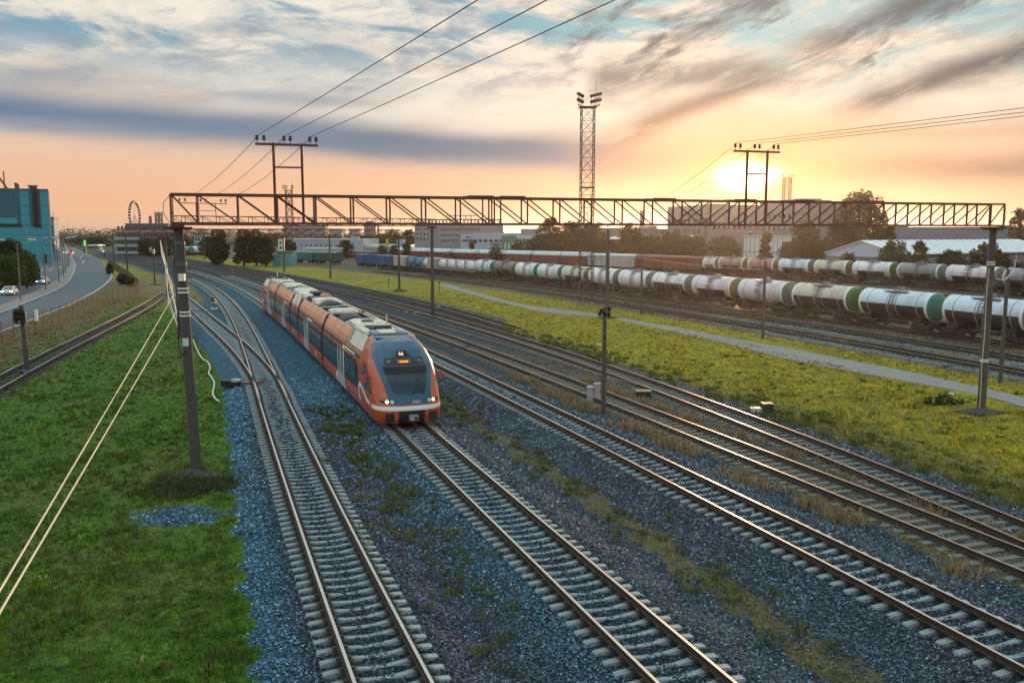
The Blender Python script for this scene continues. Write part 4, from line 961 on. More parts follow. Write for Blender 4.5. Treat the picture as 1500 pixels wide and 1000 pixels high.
def bogie_parts(t, xs, s=1., wheels=True):
    def fr():
        mb = MB()
        for y in (-.95, .95): mb.box(-1.3, 1.3, y-.1, y+.1, .35, .75); mb.box(-.35, .35, y-.13, y+.13, .25, .8)
        mb.box(-.2, .2, -.95, .95, .4, .75); return mb.mesh('bogie', dark)
    def wh():
        mb = MB()
        for y in (-.795, .795): mb.tube([(0, y-.06, .475), (0, y+.06, .475)], .475, 16)
        mb.tube([(0, -.8, .475), (0, .8, .475)], .08, 8); return mb.mesh('wheelset', mat('wheel_steel', (.07, .05, .045), .6, .4, var=.3))
    f_, w_ = shared('bogie', fr), shared('wheel', wh)
    for x in xs:
        b = link('bogie', f_, t, (x, 0, 0))
        if wheels:
            for dx in (-.925, .925): link('wheelset', w_, b, (dx, 0, 0))
def tank_wagon(label, c, ang, L, body, end, lower=True, z0=.3, s=.93, stain=True, grp='tank wagons in the yard', r=1.5, half=False):
    t = thing('tank_wagon', label, 'tank wagon', (c[0], c[1], z0), ang, grp); t.scale = (1, s, s)
    bl = L*.815; ax = 2.72
    def barrel():
        mb = MB(); rings = []; n = 28
        for x in np.linspace(-bl/2, bl/2, 9): rings.append([(x, r*math.cos(2*math.pi*k/n), ax+r*math.sin(2*math.pi*k/n)) for k in range(n)])
        cut = ax-.35
        def mm(i, k):
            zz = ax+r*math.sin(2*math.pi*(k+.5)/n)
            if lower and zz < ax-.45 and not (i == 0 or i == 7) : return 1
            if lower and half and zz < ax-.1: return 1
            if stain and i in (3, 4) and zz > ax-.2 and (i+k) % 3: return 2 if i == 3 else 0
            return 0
        mb.loft(rings, m=mm, smooth=True)
        stain_m = mat(TB[body].name+'_stained', tuple(.78*q for q in (lin((190, 172, 168)) if body not in ('grey', 'brown', 'teal', 'rusty') else (.2, .15, .13))), .5, var=.3, scale=.8, dirt=(.2, .13, .11), dirt_amt=.8)
        return mb.mesh('barrel', [TB[body], grime, stain_m])
    link('barrel', barrel(), t)
    def ends():
        mb = MB(); n = 28; rings = []
        for x, rr in ((0, 1.), (.07, .985), (.16, .88), (.24, .5), (.26, .15)): rings.append([(x, r*rr*math.cos(2*math.pi*k/n), r*rr*math.sin(2*math.pi*k/n)) for k in range(n)])
        mb.loft(rings, smooth=True); mb.poly(rings[-1]); return mb.mesh('end_cap', TB[end])
    em = shared('end'+end+str(r), ends)
    link('end_cap', em, t, (bl/2, 0, ax)); link('end_cap', em, t, (-bl/2, 0, ax), math.pi)
    def rim():
        mb = MB(); n = 28; mb.loft([[(x, q*r*math.cos(2*math.pi*k/n), q*r*math.sin(2*math.pi*k/n)) for k in range(n)] for x, q in ((-.28, 1.0), (-.28, 1.018), (.03, 1.018), (.03, .97))], smooth=False); return mb.mesh('rim', white_paint)
    rm = shared('rim'+str(r), rim)
    if body not in ('brown', 'teal'): 
        link('rim', rm, t, (bl/2, 0, ax)); link('rim', rm, t, (-bl/2, 0, ax), math.pi)
    def frame():
        mb = MB(); mb.box(-L*.47, L*.47, -.25, .25, .95, 1.2)
        for x in (-bl*.36, bl*.36): mb.box(x-.5, x+.5, -1.3, 1.3, .95, 1.5)
        for x in (-L*.47, L*.47): mb.box(x-.12, x+.12, -1.45, 1.45, .9, 1.2)
        for s_ in (-1, 1):
            mb.bar((s_*L*.47, 0, 1.0), (s_*L*.5, 0, 1.0), .25, .25)
            for y in (-1.2, 1.2): mb.bar((s_*L*.47, y, 1.2), (s_*bl*.45, y, 2.6), .06, .06)
        mb.bar((-2, -.6, .75), (1.5, -.6, .75), .35, .35); return mb.mesh('underframe', dark)
    link('underframe', frame(), t)
    def top():
        mb = MB(); mb.tube([(0, 0, ax+r-.1), (0, 0, ax+r+.28)], .36, 14); mb.tube([(0, 0, ax+r+.28), (0, 0, ax+r+.34)], .42, 14)
        mb.tube([(.8, .2, ax+r-.1), (.8, .2, ax+r+.2)], .12, 8); mb.tube([(-.8, -.1, ax+r-.1), (-.8, -.1, ax+r+.22)], .1, 8); return mb.mesh('hatch', mat('hatch_grey', (.26, .24, .23), .6, var=.3))
    link('hatch', shared('hatch'+str(r), top), t)
    def walk():
        mb = MB()
        for y in (-.75, .75): mb.box(-1.5, 1.5, y-.2, y+.2, ax+r*.93, ax+r*.93+.05)
        for x in (-1.5, 1.5): mb.bar((x, -.95, ax+r*.9), (x, -.95, ax+r+.5), .04, .04)
        mb.bar((-1.5, -.95, ax+r+.5), (1.5, -.95, ax+r+.5), .04, .04); return mb.mesh('walkway', steel_grey)
    link('walkway', shared('walk'+str(r), walk), t)
    def ladder():
        mb = MB()
        for x in (-.25, .25):
            pts = [(x, -(r+.06)*math.cos(a), ax+(r+.06)*math.sin(a)) for a in np.linspace(1.2, -.35, 8)]+[(x, -1.5, 1.1)]
            for p, q in zip(pts[:-1], pts[1:]): mb.bar(p, q, .06, .06)
        for a in np.linspace(1.1, -.3, 7): mb.bar((-.25, -(r+.06)*math.cos(a), ax+(r+.06)*math.sin(a)), (.25, -(r+.06)*math.cos(a), ax+(r+.06)*math.sin(a)), .05, .05)
        return mb.mesh('ladder', steel_grey)
    link('ladder', shared('ladder'+str(r), ladder), t)
    def straps():
        mb = MB(); n = 28
        for x in (-bl*.36, -.6, .6, bl*.36): mb.loft([[(x+dx, q*r*math.cos(2*math.pi*k/n), ax+q*r*math.sin(2*math.pi*k/n)) for k in range(n)] for dx, q in ((-.06, 1.0), (-.06, 1.012), (.06, 1.012), (.06, 1.))])
        for x, w, z in ((-bl*.30, 1.0, -.1), (bl*.22, .7, -.05), (bl*.33, .4, .2)): pass
        return mb.mesh('straps', mat('strap_grey', (.30, .28, .28), .6, var=.3))
    link('straps', straps(), t)
    bogie_parts(t, (-L*.325, L*.325)); return t
def line_pos(line, pxa, pxb, z):
    ya, yb = line.Yat(pxa, z), line.Yat(pxb, z); a = Vector((float(line.X(ya)), ya, 0)); b = Vector((float(line.X(yb)), yb, 0))
    d = b-a; return (a+b)/2, math.atan2(d.y, d.x), d.length
R1T = [(1528, 1384, 'pale', 'endgrey', True, 'pale bluish tank wagon with a grimy belly at the right edge behind the gantry leg'),
       (1384, 1262, 'pale', 'sea', True, 'bluish white tank wagon with a worn sea green end, behind the meadow'),
       (1262, 1165, 'beige', 'green', True, 'cream tank wagon with a leaf green end and black belly'),
       (1165, 1087, 'pink', 'endgrey', False, 'pinkish white tank wagon with a plain clean belly and grey end, below the sun'),
       (1087, 1019, 'pink', 'olive', True, 'pinkish tank wagon with an olive brown end and dark lower half'),
       (1019, 961, 'white', 'endgrey', True, 'white tank wagon with a grey end and centre ladder above a dark belly'),
       (961, 912, 'white', 'endgrey', False, 'white tank wagon with a grey green end, just right of the crossarm pole'),
       (912, 868, 'white', 'endgrey', False, 'white tank wagon with a dark grey green end, behind the crossarm pole'),
       (868, 829, 'beige', 'olive', True, 'beige tank wagon behind the lattice mast'),
       (829, 793, 'white', 'sea', False, 'white tank wagon with a bright sea green end, first left of the lattice mast'),
       (793, 761, 'white', 'sea', False, 'white tank wagon with a sea green end, beside the dirty brown wagon'),
       (761, 728, 'brown', 'olive', True, 'dirty brown tank wagon between the white ones'),
       (728, 703, 'pale', 'sea', False, 'pale blue tank wagon with a green end at the far end of the white row')]
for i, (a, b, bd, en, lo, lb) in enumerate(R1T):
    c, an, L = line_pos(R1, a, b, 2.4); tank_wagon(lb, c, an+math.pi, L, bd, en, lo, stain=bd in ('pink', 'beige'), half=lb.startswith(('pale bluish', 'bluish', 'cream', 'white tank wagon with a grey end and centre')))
R2T = [(1556, 1474, 'lilac', 'endgrey', False, 'dull lilac tank wagon in the back row at the right edge'),
       (1474, 1388, 'pink', 'endgrey', False, 'stained white tank wagon in the back row behind the gantry leg'),
       (1388, 1316, 'grey', 'endgrey', False, 'grey tank wagon with a white rim in the back row'),
       (1316, 1250, 'white', 'green', False, 'white tank wagon with a dark green end in the back row'),
       (1250, 1194, 'beige', 'olive', False, 'cream tank wagon with a rusty stain in the back row, before the pale gable'),
       (1194, 1142, 'pale', 'endgrey', False, 'whitish tank wagon in the back row under the sunlit trees'),
       (1142, 1097, 'rusty', 'olive', False, 'rusty pink tank wagon with a brown end in the back row, nearer the gable'),
       (1097, 1054, 'rusty', 'olive', False, 'rusty pink tank wagon in the back row, nearer the red boxcars'),
       (1054, 1033, 'white', 'endgrey', False, 'short looking white tank wagon coupled to the red boxcars')]
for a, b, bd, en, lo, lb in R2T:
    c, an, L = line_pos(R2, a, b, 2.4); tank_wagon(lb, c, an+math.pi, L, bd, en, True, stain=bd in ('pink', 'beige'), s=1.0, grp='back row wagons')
def boxcar(label, c, ang, L, body, roof, z0=.3, h=4.0, w=1.5, grp='back row wagons', ribs=9, open_=False, roofh=.55, load=None):
    t = thing('goods_wagon', label, 'goods wagon', (c[0], c[1], z0), ang, grp); l = L*.955/2
    mb = MB(); mb.box(-l, l, -w, w, 1.1, h)
    for k in range(ribs+1):
        x = -l+.06+(2*l-.12)*k/ribs
        for s in (-1, 1): mb.box(x-.05, x+.05, *sorted((s*w, s*(w+.07))), 1.1, h)
    for s in (-1, 1): mb.box(-l, l, *sorted((s*(w+.003), s*(w+.05))), h-.15, h-.03)
    mb.build('body', TB[body], t)
    if not open_:
        mb = MB(); mb.loft([[(x, -(w+.06)*math.cos(math.pi*k/10), h+.002+roofh*math.sin(math.pi*k/10)) for k in range(11)] for x in np.linspace(-l-.05, l+.05, 3)], caps=True, smooth=False); mb.build('roof', TB[roof], t)
        for s in (-1, 1): mb = MB(); mb.box(-1., 1., *sorted((s*(w+.075), s*(w+.10))), 1.2, h-.25); mb.build('door', TB[body], t)
    else:
        mb = MB()
        for k in range(7): mb.box(-l*.9+k*l*.26, -l*.9+k*l*.26+l*.22, -w*.85, w*.85, h-.2, h+rnd.uniform(.05, .5))
        mb.build('load', TB[load or 'scrap'], t)
    mb = MB(); mb.box(-l, l, -1.2, 1.2, .9, 1.1); mb.build('underframe', dark, t)
    bogie_parts(t, (-L*.33, L*.33)); return t
for a, b, bd, rf, h, lb in [(1033, 1012, 'redwagon', 'redwagon', 3.6, 'red brown boxcar next to the short white tank wagon'), (1012, 975, 'redwagon', 'redwagon', 3.7, 'red brown boxcar in the middle of the red group'), (975, 936, 'redwagon', 'redwagon', 3.8, 'red brown boxcar coupled to the pale grey boxcar'),
        (936, 877, 'palewagon', 'roofpale', 3.8, 'long pale grey boxcar behind the crossarm pole'), (877, 866, 'palewagon', 'roofpale', 3.8, 'short pale grey boxcar seen past the lattice mast')]:
    c, an, L = line_pos(R2, a, b, 2.4); boxcar(lb, c, an, L, bd, rf, h=h)
nm = ('first', 'second', 'third', 'fourth', 'fifth', 'sixth', 'seventh', 'eighth')
bb_ = [866, 826, 783, 741, 702, 666, 632, 604, 581]
for i, (a, b) in enumerate(zip(bb_[:-1], bb_[1:])):
    c, an, L = line_pos(R2, a, b, 2.4); boxcar(f'red brown pale roofed hopper wagon, {nm[i]} of its row from the lattice mast', c, an, L, 'redwagon', 'roofpale', h=3.5, ribs=12, roofh=1.1)
R3 = Line([(600,382),(530,378.5),(470,376),(420,374)], z=.3, deg=1)
for a, b, bd, h, lb, op, ld in [(578, 548, 'scrap', 2.7, 'rusty open wagon with scrap, nearest the pale roofed hoppers', True, 'scrap'), (548, 520, 'scrap', 2.6, 'rusty open wagon with scrap behind the blue container', True, 'palewagon'), (520, 494, 'scrap', 3.0, 'rusty brown open wagon behind the green boxcars', True, 'palewagon'), (494, 470, 'scrap', 3.1, 'rusty brown open wagon at the far left of the scrap row', True, 'scrap')]:
    c, an, L = line_pos(R3, a, b, 2.); boxcar(lb, c, an, L, bd, bd, h=h, open_=op, load=ld, grp='scrap wagons')
# small tank containers and blue wagons at the far end of the front row
def container(label, a, b, body, kind, h=3.6):
    c, an, L = line_pos(R1, a, b, 2.)
    if kind == 'box': return boxcar(label, c, an, L, body, body, h=h, ribs=12, roofh=.12, grp='small wagons at the far end of the front row')
    t = thing('tank_container', label, 'tank container', (c[0], c[1], .3), an, 'small wagons at the far end of the front row'); l = L*.46; r = 1.15
    mb = MB(); n = 20; mb.loft([[(x, q*r*math.cos(2*math.pi*k/n), 2.35+q*r*math.sin(2*math.pi*k/n)) for k in range(n)] for x, q in ((-l, .3), (-l*.96, .75), (-l*.85, 1), (l*.85, 1), (l*.96, .75), (l, .3))], caps=True, smooth=True); mb.build('vessel', TB[body], t)
    mb = MB()
    for x in (-l*1.02, l*1.02):
        for y in (-1.22, 1.22): mb.bar((x, y, 1.1), (x, y, 3.6), .14, .14)
        for z in (1.15, 3.55): mb.bar((x, -1.22, z), (x, 1.22, z), .14, .12)
        mb.bar((x, -1.2, 1.2), (x, 1.2, 3.5), .08, .08)
    for y in (-1.22, 1.22):
        for z in (1.15, 3.55): mb.bar((-l, y, z), (l, y, z), .12, .12)
    mb.build('frame', TB['palewagon' if body != 'teal' else 'teal'], t)
    mb = MB(); mb.box(-L*.52, L*.52, -1.2, 1.2, .85, 1.08); mb.build('underframe', dark, t); bogie_parts(t, (0,)); return t
for a, b, bd, kd, lb in [(703, 688, 'white', 't', 'white framed tank container coupled to the pale blue tank wagon'), (688, 674.5, 'white', 't', 'white framed tank container, second from the pale blue tank wagon'), (674.5, 661, 'white', 't', 'white framed tank container, third from the pale blue tank wagon'), (661, 647.5, 'white', 't', 'white framed tank container beside the grey brown wagon'),
        (647.5, 634.5, 'palewagon', 'box', 'small grey brown box wagon behind the far gantry post'), (634.5, 625, 'white', 't', 'small white tank container squeezed beside the teal tank'), (625, 613, 'teal', 't', 'bright teal tank container, nearer the far gantry post'), (613, 602.5, 'teal', 't', 'bright teal tank container, nearer the blue wagon'), (602.5, 593, 'palewagon', 'box', 'whitish box container beside the teal tanks'), (593, 583.5, 'palewagon', 'box', 'whitish box container beside the blue wagon'), (582.5, 556, 'bluewagon', 'box', 'long blue box wagon behind the slim gantry post'), (546.5, 528, 'bluewagon', 'box', 'shorter blue box wagon standing apart at the end of the row')]:
    container(lb, a, b, bd, kd)
GW = Line([(500, 387.5), (466, 386), (430, 385)], z=.3, deg=1)
for a, b, bd, lb in ((498, 464, 'greenwagon', 'dark green boxcar beside the meadow'), (464, 431, 'tealwagon', 'teal boxcar next to the teal hut')):
    c, an, L = line_pos(GW, a, b, 2.); boxcar(lb, c, an, L, bd, bd, h=3.4, ribs=14, roofh=.4, grp='green boxcars')
for px, bd, en, lb in ((279, 'grey', 'brown', 'tank wagon seen end on with a dark rusty end, beyond the gantry leg'), (290, 'white', 'sea', 'white tank wagon seen end on with a green end, beyond the gantry leg'), (245, 'pale', 'pale', 'pale bluish tank wagon left of the gantry leg, in the distance'), (221, 'white', 'white', 'small white tank wagon in the distance above the dark signal post'), (236, 'white', 'endgrey', 'small white tank wagon in the distance behind the pale cables')):
    p = at(px, 350, 370); tank_wagon(lb, (p.x, p.y), 1.25 if px > 270 else 2.2, 11., bd, en, False, .3, .95, False, 'distant tank wagons on the left')
for px, lb in ((315, 'dark low boxcar half hidden by the dark evergreen tree'),):
    p = at(px, 350, 365); boxcar(lb, (p.x, p.y), 2.5, 11, 'scrap', 'scrap', h=3.0, grp='distant wagons')
# ---------------------------------------------------------------- buildings
def bmat(name, c, **k): return mat(name, c, .8, var=.10, scale=.12, dirt=tuple(.7*q for q in c), dirt_amt=.4, **k)
class Bld:
    """front wall from A to B (photo columns at given depths), body behind it; walls, windows and roof pieces become parts"""
    def __init__(s, name, label, cat, pxa, ya, pxb, yb, group=None):
        a, b = at(pxa, 345, ya), at(pxb, 345, yb); s.a = Vector((a.x, a.y, 0)); d = Vector((b.x-a.x, b.y-a.y, 0)); s.L = d.length
        s.root = thing(name, label, cat, s.a, math.atan2(d.y, d.x), group); s.ya, s.yb = ya, yb
    def u(s, px):   # length along the front wall for a photo column
        d = Vector((math.cos(s.root.rotation_euler[2]), math.sin(s.root.rotation_euler[2]), 0)); r = (px-750)/F/ math.cos(0)
        lo, hi = -s.L, 2*s.L
        for _ in range(40):
            m = (lo+hi)/2; p = s.a+d*m
            if proj(p.x, p.y, 10)[0] < px: lo = m
            else: hi = m
        return (lo+hi)/2
    def Y(s, u): return (s.a+Vector((math.cos(s.root.rotation_euler[2]), math.sin(s.root.rotation_euler[2]), 0))*u).y
    def z(s, px, py): return zat(px, py, s.Y(s.u(px)))
    def box(s, name, u0, u1, v0, v1, z0, z1, m, ch=False):
        return MB().box(u0, u1, v0, v1, z0, z1).build(name, m, s.root)
    def windows(s, u0, u1, z0, z1, nx_, nz, fw=.6, fh=.55, m=None, v=-.04, name='window'):
        du, dz = (u1-u0)/nx_, (z1-z0)/nz; w, h = du*fw/2, dz*fh/2; mb = MB(); mb.box(-w, w, -.06, .08, -h, h); me = mb.mesh(name, m or glass_dark)
        for i in range(nx_):
            for j in range(nz): link(name, me, s.root, (u0+du*(i+.5), v, z0+dz*(j+.5)))
# big blue clad block on the left
blue_clad = mat('cladding_blue', (.03, .31, .42), .5, .1, var=.12, scale=.05, stretch=(.6, .6, 8), dirt=(.02, .25, .35), dirt_amt=.5)
blue_dk = mat('cladding_blue_dark', (.012, .105, .165), .5, .1, var=.15, scale=.1)
b = Bld('factory_block', 'huge windowless blue clad block with vertical pipes beside the road', 'building', -261, 257, 74, 285)
H0 = zat(70, 281, 285); uE = b.L
b.box('wall', 0, uE, 0, 9, 0, H0, blue_clad); b.box('roof_edge', -.2, uE+.15, -.2, 9.2, H0, H0+.6, blue_dk)
for z in np.arange(3, H0-1, 3.1): b.box('cladding_joint', 0, uE, -.03, .02, z, z+.12, blue_dk)
b.box('upper_panel', 0, b.u(26), -.06, .02, H0*.63, H0-.05, blue_dk); b.box('upper_panel', b.u(46), b.u(62), -.06, .02, H0*.545, H0-.05, blue_dk)
b.box('louvre_band', 0, b.u(33), -.14, .02, H0*.505, H0*.55, black); b.box('louvre_band', b.u(50), b.u(62), -.14, .02, H0*.50, H0*.54, black)
b.box('shaft', b.u(26.5), b.u(32), -.16, .02, H0*.55, H0-.05, blue_dk)
for px in (48.5, 52.5, 57):
    mb = MB(); mb.tube([(b.u(px), -.5, H0*.53), (b.u(px), -.5, H0+1.3)], .42, 10); mb.build('pipe', black if px > 50 else blue_dk, b.root)
mb = MB(); mb.box(b.u(45), b.u(60), -1, 1.5, H0+1.35, H0+1.7); mb.build('vent_hood', steel_grey, b.root)
mb = MB(); mb.box(b.u(26), b.u(33), 0, 2, H0+.6, H0+1.9); mb.box(b.u(25.5), b.u(31), -.3, 2, H0+1.9, H0+2.3); mb.build('roof_vent', steel_grey, b.root)
mb = MB(); mb.bar((b.u(15), 3, H0+.5), (b.u(4), 3, H0+4), .9, .6); mb.bar((b.u(11), 3, H0+.5), (b.u(11), 3, H0+6), .4, .4); mb.build('roof_crane', mat('crane_rust', (.25, .12, .05), .7), b.root)
b.box('base_band', 0, uE-.02, -.10, .02, 0, 3.1, mat('cladding_base', (.06, .25, .34), .6, var=.2, scale=.3))
for px in (36, 48, 64): b.box('gate', b.u(px-3), b.u(px+2), -.18, .02, 0, 3.2, black)
b.box('painted_lit_edge', uE, uE+.35, -.15, .35, 0, H0, mat('lit_edge_pink', (.45, .30, .28), .5))  # pink strip: low sunlight on this corner put into the colour
b = Bld('stair_tower', 'slim bluish tower with a small balcony at the end of the blue block', 'building', 73, 310, 80, 310)
Ht = zat(77, 321, 310); b.box('wall', 0, b.L, 0, 3, 0, Ht, mat('tower_blue', (.14, .24, .34), .6, var=.15, scale=.2)); b.box('parapet', -.2, b.L+.2, -.2, 3.2, Ht, Ht+.7, steel_grey); b.windows(.3, b.L-.3, 3, Ht-2, 1, 6, .4, .5)
b.box('railing', b.L*.5, b.L*1.05, -.9, 0, 6, 7, steel_grey); b.box('antenna', b.L*.8, b.L*.8+.15, .5, .65, Ht+.7, Ht+2.5, black)
# balconied office block behind the far gantries
off_w = bmat('office_white', (.34, .40, .42)); off_b = bmat('office_blue', (.10, .16, .19))
b = Bld('office_block', 'stepped office block with white balcony bands behind the far gantries', 'building', 164, 390, 262, 390)
top = zat(200, 329, 390); b.box('wall', b.u(170), b.L, 0, 14, 0, top-2.6, off_b); b.box('wall', b.u(182), b.u(245), 1.5, 13, top-2.6, top, off_b)
for i in range(5):
    z = top-3.6-i*3.1; x0 = 170+(i == 0)*2
    b.box('balcony_band', b.u(x0)-.6, b.u(204 if i < 3 else 212), -1.2, -.01, z, z+1.1, off_w)
    b.box('balcony_band', b.u(210 if i < 3 else 214), b.u(258), -.6, -.01, z+.3, z+1.1, off_b if i % 2 else off_w)
    b.windows(b.u(171), b.u(258), z+1.15, z+3.0, 16, 1, .7, .8)
b.box('roof_edge', b.u(181), b.u(246), 1.2, 13.3, top, top+.5, off_b)
# pale blue-white house showing between trees
b = Bld('small_block', 'small pale blue block between the evergreen trees and the gantry leg', 'building', 284, 420, 299, 420); b.box('wall', 0, b.L, 0, 8, 0, zat(290, 346, 420), mat('pale_blue_wall', (.28, .46, .52), .7, var=.1)); b.windows(.4, b.L*.6, 1, 8, 2, 3)
b.box('roof_edge', -.2, b.L+.2, -.2, 8.2, zat(290, 346, 420), zat(290, 345, 420), off_w)
# teal hut
hut_m = mat('hut_teal', (.13, .33, .38), .75, var=.15, scale=.5, dirt=(.10, .22, .25), dirt_amt=.5)
b = Bld('hut', 'flat roofed teal lineside hut by the meadow', 'hut', 397, 262, 428, 262); hz = zat(410, 369, 262)
b.box('wall', b.u(404.5), b.L, 0, 5, 0, hz, hut_m); b.box('annex', 0, b.u(404.4), .6, 4, 0, zat(400, 374, 262), hut_m); b.box('roof', b.u(403.5), b.L+.3, -.3, 5.3, hz, hz+.25, steel_grey); b.box('annex_roof', -.2, b.u(404.2), .4, 4.2, zat(400, 374, 262), zat(400, 374, 262)+.2, steel_grey)
for px in (409, 416, 422): b.box('pilaster', b.u(px)-.06, b.u(px)+.06, -.06, 0, 0, hz, mat('hut_teal_dark', (.08, .22, .26), .8))
b = Bld('signal_tower', 'narrow white tower with dark window openings behind the teal hut', 'tower', 407, 300, 414, 300); hz = zat(410, 350, 300); b.box('wall', 0, b.L, 0, 2, 0, hz, white_paint); b.windows(.2, b.L-.2, hz*.3, hz*.95, 1, 3, .6, .5, black); 
b.box('cap', -.15, b.L+.15, -.15, 2.15, hz, hz+.3, steel_grey); b.box('mast', .4, .5, 1, 1.1, hz+.3, hz+3.5, steel_grey)
# long pale low sheds
pale = bmat('shed_pale_blue', (.36, .42, .50)); pale2 = bmat('shed_white', (.50, .52, .55))
b = Bld('long_shed', 'long low pale blue shed behind the green boxcars', 'shed', 414, 440, 532, 430); z = zat(450, 351, 440); b.box('wall', 0, b.L, 0, 20, 0, z, pale); b.box('roof_edge', -.2, b.L+.2, -.2, 20.2, z, z+.5, pale2); b.windows(b.L*.2, b.L*.95, 2, z-1, 12, 1, .3, .3, steel_grey); 
b.box('gable_block', b.u(516), b.u(527), -2, 0, 0, zat(520, 346, 430), pale2)
b = Bld('low_shed', 'low white roofed shed in front of the long pale shed', 'shed', 445, 330, 496, 330); z = zat(450, 365, 330); b.box('wall', 0, b.L, 0, 8, 0, z, pale2); b.box('roof', -.3, b.L+.3, -.3, 8.3, z, z+.5, pale2)
b = Bld('long_shed', 'low white shed behind the blue wagons with a small block at its end', 'shed', 519, 430, 600, 425); z = zat(550, 357, 430); b.box('wall', 0, b.L, 0, 12, 0, z-1.5, pale2); b.box('roof', -.3, b.L+.3, -.5, 12.3, z-1.5, z-.3, white_paint); b.box('end_block', b.u(583), b.u(593.5), -2.5, 0, 0, zat(588, 350.5, 425), pale); b.box('end_block', 0, b.u(534), -2, 0, 0, zat(525, 352, 430), pale); b.windows(b.u(536), b.u(582), 1, z-2, 10, 1, .5, .5)
b.box('yellow_panel', b.u(565), b.u(569), -.7, 0, z-1, z+2.4, mat('panel_yellow', (.5, .38, .05), .6))
# far apartment blocks on the skyline
apt = bmat('apartment_grey', (.16, .19, .22)); aptw = bmat('apartment_pale', (.32, .34, .37)); aptp = bmat('apartment_pinkish', (.40, .33, .33))
for lb, a, c, tp, m, nx_, nz in [('long dark apartment block on the skyline above the long pale shed', 415, 477, 332, apt, 22, 4), ('pale apartment block on the skyline right of the dark one', 483, 501, 336, aptw, 7, 4), ('pinkish apartment block on the skyline right of the slim gantry post', 511, 528, 336, aptp, 7, 3)]:
    b = Bld('apartment_block', lb, 'apartment block', a, 900, c, 900, 'apartment blocks on the skyline'); z = zat(a, tp, 900); b.box('wall', 0, b.L, 0, 14, 0, z, m); b.windows(.5, b.L-.5, z*.3, z-.5, nx_, nz, .6, .45, glass_dark if m is not apt else aptw); b.box('roof_edge', -.3, b.L+.3, -.3, 14.3, z, z+.8, apt)
    if m is apt:
        for px in (431, 463): b.box('lift_house', b.u(px-3), b.u(px+3), 2, 9, z+.8, z+3.5, apt)
b = Bld('tower_block', 'round cornered pinkish tower block on the skyline left of the unfinished building', 'tower block', 533, 700, 549, 700); z = zat(540, 326, 700)
mb = MB(); n = 24; r = b.L/2; mb.loft([[(r+r*math.cos(2*math.pi*k/n), r+r*math.sin(2*math.pi*k/n), q) for k in range(n)] for q in (0, z)], caps=True, smooth=True); mb.build('wall', aptp, b.root)
for i in range(9):
    a = math.pi*(1.06+.88*i/8); mb = MB(); mb.box(r+r*1.01*math.cos(a)-.35, r+r*1.01*math.cos(a)+.35, r+r*1.01*math.sin(a)-.1, r+r*1.01*math.sin(a)+.2, z*.35, z*.95); mb.build('window_strip', glass_dark, b.root)
b.box('roof_edge', r*.3, r*1.7, r*.3, r*1.7, z, z+1.2, apt)
b = Bld('chimney_stub', 'dark slim chimney beside the round cornered tower block', 'chimney', 553, 600, 555.5, 600); mb = MB(); mb.tube([(b.L/2, 0, 0), (b.L/2, 0, zat(554, 330, 600))], [.9, .6], 10); mb.build('shaft', apt, b.root); mb = MB(); mb.tube([(b.L/2, 0, zat(554, 330, 600)), (b.L/2, 0, zat(554, 329, 600))], .75, 10); mb.build('rim', black, b.root)
# grey unfinished office building
unf = bmat('unfinished_grey', (.25, .28, .31)); unf2 = bmat('unfinished_violet', (.27, .25, .30))
b = Bld('unfinished_building', 'grey unfinished office building with an open top floor of bare columns', 'building', 609, 410, 723, 400); zt_ = zat(660, 329, 405)
b.box('wall', b.u(632), b.L, 0, 16, 0, zt_, unf); b.box('wing', 0, b.u(632)-.01, -1.5, 14, 0, zat(620, 328.5, 408), unf); b.box('end_bay', b.u(706), b.L+.1, -.4, 15.8, 0, zt_-.5, unf2)
b.windows(b.u(646), b.u(704), 5, zt_-1, 14, 3, .45, .36); b.windows(b.u(611), b.u(631), 6, zt_-1, 4, 3, .35, .4, glass_dark, -1.54); b.windows(b.u(640), b.u(704), zt_-2.6, zt_-.6, 18, 1, .4, .9, unf2)
for i in range(22):
    u = b.u(613)+(b.u(722)-b.u(613))*i/21; b.box('column', u-.22, u+.22, .1, .6, zt_+.01, zt_+2.1, unf2); b.box('column', u-.22, u+.22, 10, 10.5, zt_+.01, zt_+2.1, unf2) if i % 2 else None
b.box('roof_slab', b.u(611), b.u(723), -.8, 15, zt_+2.1, zt_+2.5, unf2); b.box('upper_slab', b.u(652), b.u(692), 2, 10, zt_+4.0, zt_+4.3, unf2)
for px in (656, 664, 672, 680, 688): b.box('column', b.u(px)-.15, b.u(px)+.15, 2.2, 2.5, zt_+2.5, zt_+4.0, unf2)
# white-blue workshop with red sign
ws = bmat('workshop_pale_blue', (.40, .48, .58)); red = mat('sign_red', (.30, .07, .09), .5)
b = Bld('workshop', 'pale blue workshop with a window row and a small dull red sign', 'building', 676.5, 340, 741, 330); z = zat(690, 343, 337)
b.box('wall', 0, b.u(692), -1, 20, 0, z, ws); b.box('wall', b.u(692)+.01, b.L, 0, 20, 0, z, ws); b.box('sign', b.u(684), b.u(690.5), -1.12, -1.01, zat(687, 348.5, 337), zat(687, 346, 337), red)
b.box('window_band', b.u(678.5), b.u(697.5), -1.06, -1.0, zat(687, 353.5, 337), zat(687, 351, 337), glass_dark) ; b.box('corner_window', b.u(693), b.u(698), -.06, 0, zat(695, 356.5, 337), zat(695, 351, 337), glass_dark)
b.windows(b.u(700.3), b.u(738), zat(720, 354.3, 334), zat(720, 350.5, 334), 5, 1, .68, .9); b.box('canopy', b.u(720), b.u(733), -.9, 0, zat(725, 357.5, 334), zat(725, 356.5, 334), black); b.box('parapet', b.u(692)+.01, b.L+.1, -.1, 20.1, z, z+.35, pale2)
